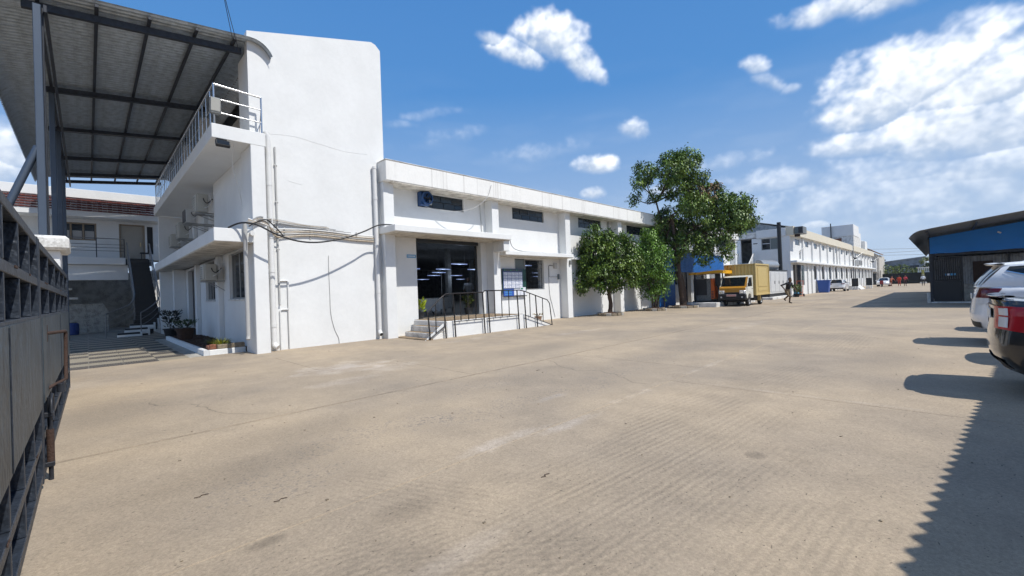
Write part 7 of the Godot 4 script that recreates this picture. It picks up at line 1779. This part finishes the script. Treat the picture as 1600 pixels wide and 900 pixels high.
func people():
	# one running across the yard, elbow out, one foot lifted; faces the camera side
	var run := {"hip": Vector3(0, 0.86, 0.0), "neck": Vector3(0.02, 1.40, 0.16), "head": Vector3(0.04, 1.50, 0.22), "look": Vector3(0.15, -0.3, 0.95).normalized(), "hipl": Vector3(0.09, 0.84, 0), "hipr": Vector3(-0.09, 0.84, 0),
		"shl": Vector3(0.19, 1.34, 0.15), "shr": Vector3(-0.15, 1.34, 0.13), "ell": Vector3(0.28, 1.08, 0.20), "elr": Vector3(-0.42, 1.22, -0.05), "wrl": Vector3(0.22, 0.92, 0.40), "wrr": Vector3(-0.30, 1.00, 0.04),
		"knl": Vector3(0.10, 0.47, 0.10), "knr": Vector3(-0.08, 0.52, 0.16), "anl": Vector3(0.12, 0.08, 0.02), "anr": Vector3(-0.06, 0.30, -0.20), "tol": Vector3(0.14, 0.035, 0.16), "tor": Vector3(-0.05, 0.20, -0.12)}
	var skin := Color(0.10, 0.055, 0.035)
	person("person in black top and khaki shorts running before the white generator", Vector3(33.2, 0, -7.42), -0.55, run, {"skin": skin, "top": Color(0.012, 0.012, 0.016), "legs": Color(0.16, 0.12, 0.07), "shin": skin, "shoe": Color(0.03, 0.02, 0.015), "hair": Color(0.008, 0.007, 0.007)}, 0.02)
	var orange := {"skin": skin, "top": Color(0.55, 0.07, 0.03), "forearm": Color(0.5, 0.07, 0.03), "legs": Color(0.45, 0.07, 0.04), "shoe": Color(0.02, 0.02, 0.02), "hair": Color(0.01, 0.01, 0.01)}
	var red := {"skin": skin, "top": Color(0.42, 0.04, 0.06), "legs": Color(0.06, 0.02, 0.03), "shoe": Color(0.02, 0.02, 0.02), "hair": Color(0.01, 0.01, 0.01)}
	person("worker in orange bending at the left of the far group", Vector3(92.0, 0, -6.15), 1.2, standing(0.75, 0.25), {"skin": skin, "top": Color(0.35, 0.10, 0.05), "legs": Color(0.25, 0.06, 0.03), "shoe": Color(0.02, 0.02, 0.02), "hair": Color(0.3, 0.1, 0.08)}, 0.04)
	person("worker all in bright orange in the middle of the far group", Vector3(92.6, 0, -5.15), -1.6, standing(0.25, 0.1), orange, 0.04)
	person("worker in dark red at the right of the far group", Vector3(92.4, 0, -4.45), -1.0, standing(0.15, 0.05), red, 0.04)
	person("man in white shirt and dark trousers standing before the far wall", Vector3(91.5, 0, -2.35), PI / 2, standing(0.05), {"skin": skin, "top": Color(0.62, 0.66, 0.72), "legs": Color(0.02, 0.022, 0.03), "shoe": Color(0.015, 0.015, 0.015), "hair": Color(0.2, 0.2, 0.22)}, 0.04)
	person("person in pale shirt standing inside the dark hall doorway", Vector3(14.7, 0.55, -18.2), -0.7, standing(0.05), {"skin": skin, "top": Color(0.4, 0.42, 0.45), "legs": Color(0.03, 0.03, 0.04), "shoe": Color(0.02, 0.02, 0.02), "hair": Color(0.01, 0.01, 0.01)}, 0.035)

# ---------------------------------------------------------------- small things
func small_things():
	# notice board beside the doorway: rows of sheets under a header, two coloured blocks below
	var n := thing("notice_board", "tall notice board with rows of printed sheets beside the grilled window", "notice board", Vector3(13.95, 1.3, -14.05))
	var z := -14.0
	bx(n, "backing", M.green_panel, 13.32, 14.86, 1.42, 2.52, -14.09, z - 0.02, 0.006)
	bx(n, "panel", M.board_blue, 13.33, 14.60, 1.62, 2.53, z - 0.019, z, 0.004)
	bx(n, "header", M.text_dark, 13.35, 14.58, 2.40, 2.52, z + 0.001, z + 0.006, 0.001)
	for k in 9: bx(n, "header_mark", M.frosted if k % 3 else M.photo_green, 13.40 + k * 0.13, 13.48 + k * 0.13, 2.43, 2.49, z + 0.007, z + 0.010, 0.001)
	for i in 5:
		for j in 5:
			var x := 13.37 + i * 0.245; var y := 1.64 + j * 0.148
			var s := bx(n, "sheet", M.paper_white, x, x + 0.215, y, y + 0.128, z + 0.001, z + 0.005, 0.001)
			var rows := 3 if (i + j) % 2 else 2
			for q in rows: bx(s, "print", M.text_dark if (i * 3 + j + q) % 4 == 0 else M.board_blue, x + 0.03, x + 0.12 + 0.06 * ((i + q) % 2), y + 0.025 + q * 0.035, y + 0.035 + q * 0.035, z + 0.0052, z + 0.0062, 0.0)
	bx(n, "photo", M.photo_blue, 13.34, 13.98, 1.28, 1.60, z - 0.015, z + 0.004, 0.002)
	for q in 3: bx(n, "photo_stripe", M.sign_blue, 13.40, 13.86, 1.34 + q * 0.08, 1.37 + q * 0.08, z + 0.0042, z + 0.006, 0.0)
	bx(n, "sheet", M.paper_white, 14.0, 14.38, 1.30, 1.60, z - 0.015, z + 0.004, 0.002)
	bx(n, "sheet", M.paper_white, 14.40, 14.78, 1.30, 1.66, z - 0.015, z + 0.006, 0.002)
	bx(n, "seal", M.photo_green, 14.44, 14.60, 1.56, 1.64, z + 0.0062, z + 0.008, 0.001)
	bx(n, "lower_rail", M.louvre_frame, 13.33, 14.86, 1.24, 1.279, z - 0.02, z + 0.01, 0.003)
	var sg := thing("door_sign", "small light blue sign plate on the wall left of the doorway", "sign", Vector3(8.68, 2.95, -14.1))
	bx(sg, "plate", M.sign_blue, 8.50, 8.89, 2.89, 3.01, -14.099, -14.085, 0.003)
	for k in 6: bx(sg, "letter", M.paper_white, 8.53 + k * 0.055, 8.565 + k * 0.055, 2.925, 2.975, -14.0845, -14.082, 0.0)
	var e := thing("exhaust_fan", "blue exhaust fan housing in the high window above the doorway", "fan", Vector3(9.5, 4.95, -14.0))
	bx(e, "housing", M.blue_fan, 9.06, 9.46, 4.90, 5.42, -14.12, -13.88, 0.02)
	part(e, "ring", lathe([Vector2(0.20, -0.06), Vector2(0.25, -0.05), Vector2(0.25, 0.05), Vector2(0.20, 0.06)], 20), M.blue_fan, Vector3(9.30, 5.17, -13.82)).rotation.x = PI / 2
	bx(e, "flap", M.alu, 9.40, 9.52, 4.93, 5.10, -13.858, -13.82, 0.006)
	for k in 4:
		var bl := part(e, "blade", box_mesh(Vector3(0.19, 0.01, 0.09), 0.003), M.dark_steel, Vector3(9.30, 5.17, -13.84) + Vector3(cos(k * PI / 2), sin(k * PI / 2), 0) * 0.10); bl.rotation = Vector3(PI / 2 - 0.5, 0, k * PI / 2)
	var sw := thing("switch_box", "small grey switch box with conduit loop beside the third column", "switch box", Vector3(17.1, 2.6, -14.08))
	bx(sw, "box", M.pvc_old, 16.98, 17.22, 2.58, 2.86, -14.099, -14.0, 0.01)
	tube(sw, "conduit", M.grey_cable, [Vector3(16.98, 2.72, -14.07), Vector3(16.62, 2.72, -14.07), Vector3(16.62, 2.15, -14.07), Vector3(17.35, 2.15, -14.07)], 0.010, 5)
	bx(sw, "meter", M.frosted, 17.30, 17.40, 2.02, 2.28, -14.099, -14.03, 0.006)
	var lb := thing("wall_lamp", "small bulkhead lamp on the third column beside the round tree", "lamp", Vector3(17.78, 2.9, -13.6))
	bx(lb, "case", M.grey_machine, 17.70, 17.84, 2.76, 2.98, -13.629, -13.53, 0.02)
	# blue bin and the two black notice screens by the second wing
	var b := thing("wheelie_bin", "blue plastic waste bin beside the white hatchback", "bin", Vector3(60.8, 0, -9.9))
	part(b, "body", prism([Vector2(-10.35, 0.02), Vector2(-9.45, 0.02), Vector2(-9.32, 1.38), Vector2(-10.48, 1.38)], 60.4, 61.3, "x"), M.blue_bin)
	bx(b, "rim", M.blue_bin, 60.34, 61.36, 1.381, 1.46, -10.54, -9.26, 0.02)
	for z2 in [-10.2, -9.6]: bx(b, "foot", M.black_board, 60.5, 61.2, 0.0, 0.03, z2 - 0.08, z2 + 0.08, 0.0)
	for k in 2:
		var x: float = [71.5, 79.0][k]; var zz: float = [-8.3, -7.6][k]
		var s := thing("black_screen", ["black screen board on three white feet, nearer one", "black screen board on white feet, farther one"][k], "screen", Vector3(x, 0, zz), "black boards before the second wing")
		bx(s, "board", M.black_board, x, x + 0.12, 0.46, 1.52, zz - 0.34, zz + 0.34, 0.01)
		for q in 3: bx(s, "foot", M.white, x - 0.10, x + 0.22, 0.0, 0.459, zz - 0.32 + q * 0.25, zz - 0.18 + q * 0.25, 0.02)
		for q in 2: bx(s, "slot", M.dark_steel, x - 0.012, x - 0.001, 0.5, 1.48, zz - 0.13 + q * 0.22, zz - 0.10 + q * 0.22, 0.002)
	var st := thing("concrete_step", "low white wedge step before the second wing wall", "step", Vector3(75, 0, -9))
	part(st, "wedge", prism([Vector2(-9.6, 0.0), Vector2(-7.9, 0.0), Vector2(-8.4, 0.55), Vector2(-9.6, 0.55)], 73.5, 77.5, "x"), M.white_old)
	var rd := thing("red_scooter", "red scooter half hidden beside the far white car", "scooter", Vector3(90, 0, -7.1))
	bx(rd, "body", M.car_red, 89.5, 90.7, 0.35, 0.75, -7.2, -6.95, 0.08)
	bx(rd, "seat", M.car_plastic, 90.0, 90.7, 0.751, 0.85, -7.2, -6.95, 0.04)
	bx(rd, "leg_shield", M.car_red, 89.45, 89.55, 0.4, 1.0, -7.3, -6.85, 0.04)
	tube(rd, "handlebar", M.car_plastic, [Vector3(89.5, 1.02, -7.4), Vector3(89.5, 1.02, -6.75)], 0.025, 6)
	for x in [89.45, 90.65]:
		var w := part(rd, "wheel", lathe([Vector2(0.12, -0.05), Vector2(0.22, -0.05), Vector2(0.25, 0), Vector2(0.22, 0.05), Vector2(0.12, 0.05)], 16), M.tyre, Vector3(x, 0.25, -7.07)); w.rotation.x = PI / 2
	# yard clutter behind the runner
	var cr := thing("hand_trolley", "orange hand trolley standing at the corner door of the second wing", "trolley", Vector3(47.6, 0, -9.6))
	for z2 in [-9.9, -9.4]: tube(cr, "upright", M.orange_panel, [Vector3(47.6, 0.12, z2), Vector3(47.9, 1.5, z2)], 0.03, 6)
	for y in [0.4, 0.9, 1.45]: tube(cr, "crossbar", M.orange_panel, [Vector3(47.6 + y * 0.2, y, -9.9), Vector3(47.6 + y * 0.2, y, -9.4)], 0.025, 6)
	bx(cr, "toe_plate", M.orange_panel, 47.2, 47.62, 0.06, 0.10, -9.95, -9.35, 0.004)
	for z2 in [-9.98, -9.32]:
		var w := part(cr, "wheel", lathe([Vector2(0, -0.04), Vector2(0.13, -0.04), Vector2(0.13, 0.04), Vector2(0, 0.04)], 14), M.tyre, Vector3(47.68, 0.13, z2)); w.rotation.x = PI / 2
	var jc := thing("jerry_can", "pale blue plastic jerry can beside the orange trolley", "can", Vector3(46.9, 0, -9.7))
	bx(jc, "body", M.sign_blue, 46.7, 47.0, 0.0, 0.75, -9.95, -9.55, 0.05)
	tube(jc, "cap", M.paper_white, [Vector3(46.85, 0.75, -9.65), Vector3(46.85, 0.82, -9.65)], 0.05, 8)
	potted("potted_plant", "green leafy plant beside the corner door behind the runner", Vector3(46.2, 0, -9.6), 0.25, 0.3, M.pot_black, 0.9, 90, Vector3(0.12, 0.16, 0.04), 0.14)
	# wires from the roof of the tall block out of the frame
	for k in 2:
		var a: Vector3 = [Vector3(3.1, 8.55, -13.85), Vector3(3.2, 8.55, -13.85)][k]
		tag(tube(self, "overhead_wire", M.black_cable, curve([a, a + Vector3(-0.55 - 0.1 * k, 1.2, 1.2), a + Vector3(-1.3 - 0.2 * k, 3.2, 3.0)], 6), 0.008, 5), ["left one of two thin wires rising from the courtyard roof", "right one of two thin wires rising from the courtyard roof"][k], "wire")
	# twigs, chips and leaves on the concrete
	var stw := start()
	for k in 240:
		var p := Vector3(rng.randf_range(0.3, 16.0), 0.002, rng.randf_range(-13.0, 0.6)); var q := rng.randf_range(0.003, 0.010)
		box_into(stw, p - Vector3(q, 0, q * 0.7), p + Vector3(q * 1.2, q * 0.6, q), q * 0.2)
	var cp := part(self, "chippings", done(stw), M.stone_block); cp.set_meta("kind", "stuff"); tag(cp, "small stone chips scattered over the concrete yard", "gravel")
	for k in 4:
		var p: Vector3 = [Vector3(0.95, 0.004, -3.55), Vector3(2.55, 0.004, -2.32), Vector3(0.55, 0.004, -4.1), Vector3(5.9, 0.004, -5.4)][k]
		tag(tube(self, "dry_twig", M.bark, curve([p, p + Vector3(0.03, 0.004, 0.02), p + Vector3(0.05, 0.0, -0.01), p + Vector3(0.09, 0.003, 0.01)], 4), 0.0028, 5), ["small dry twig on the concrete near the gate", "curled dry twig on the raked concrete in the foreground", "small dry twig at the foot of the gate leaf", "dry twig on the concrete before the entrance railing"][k], "twig")
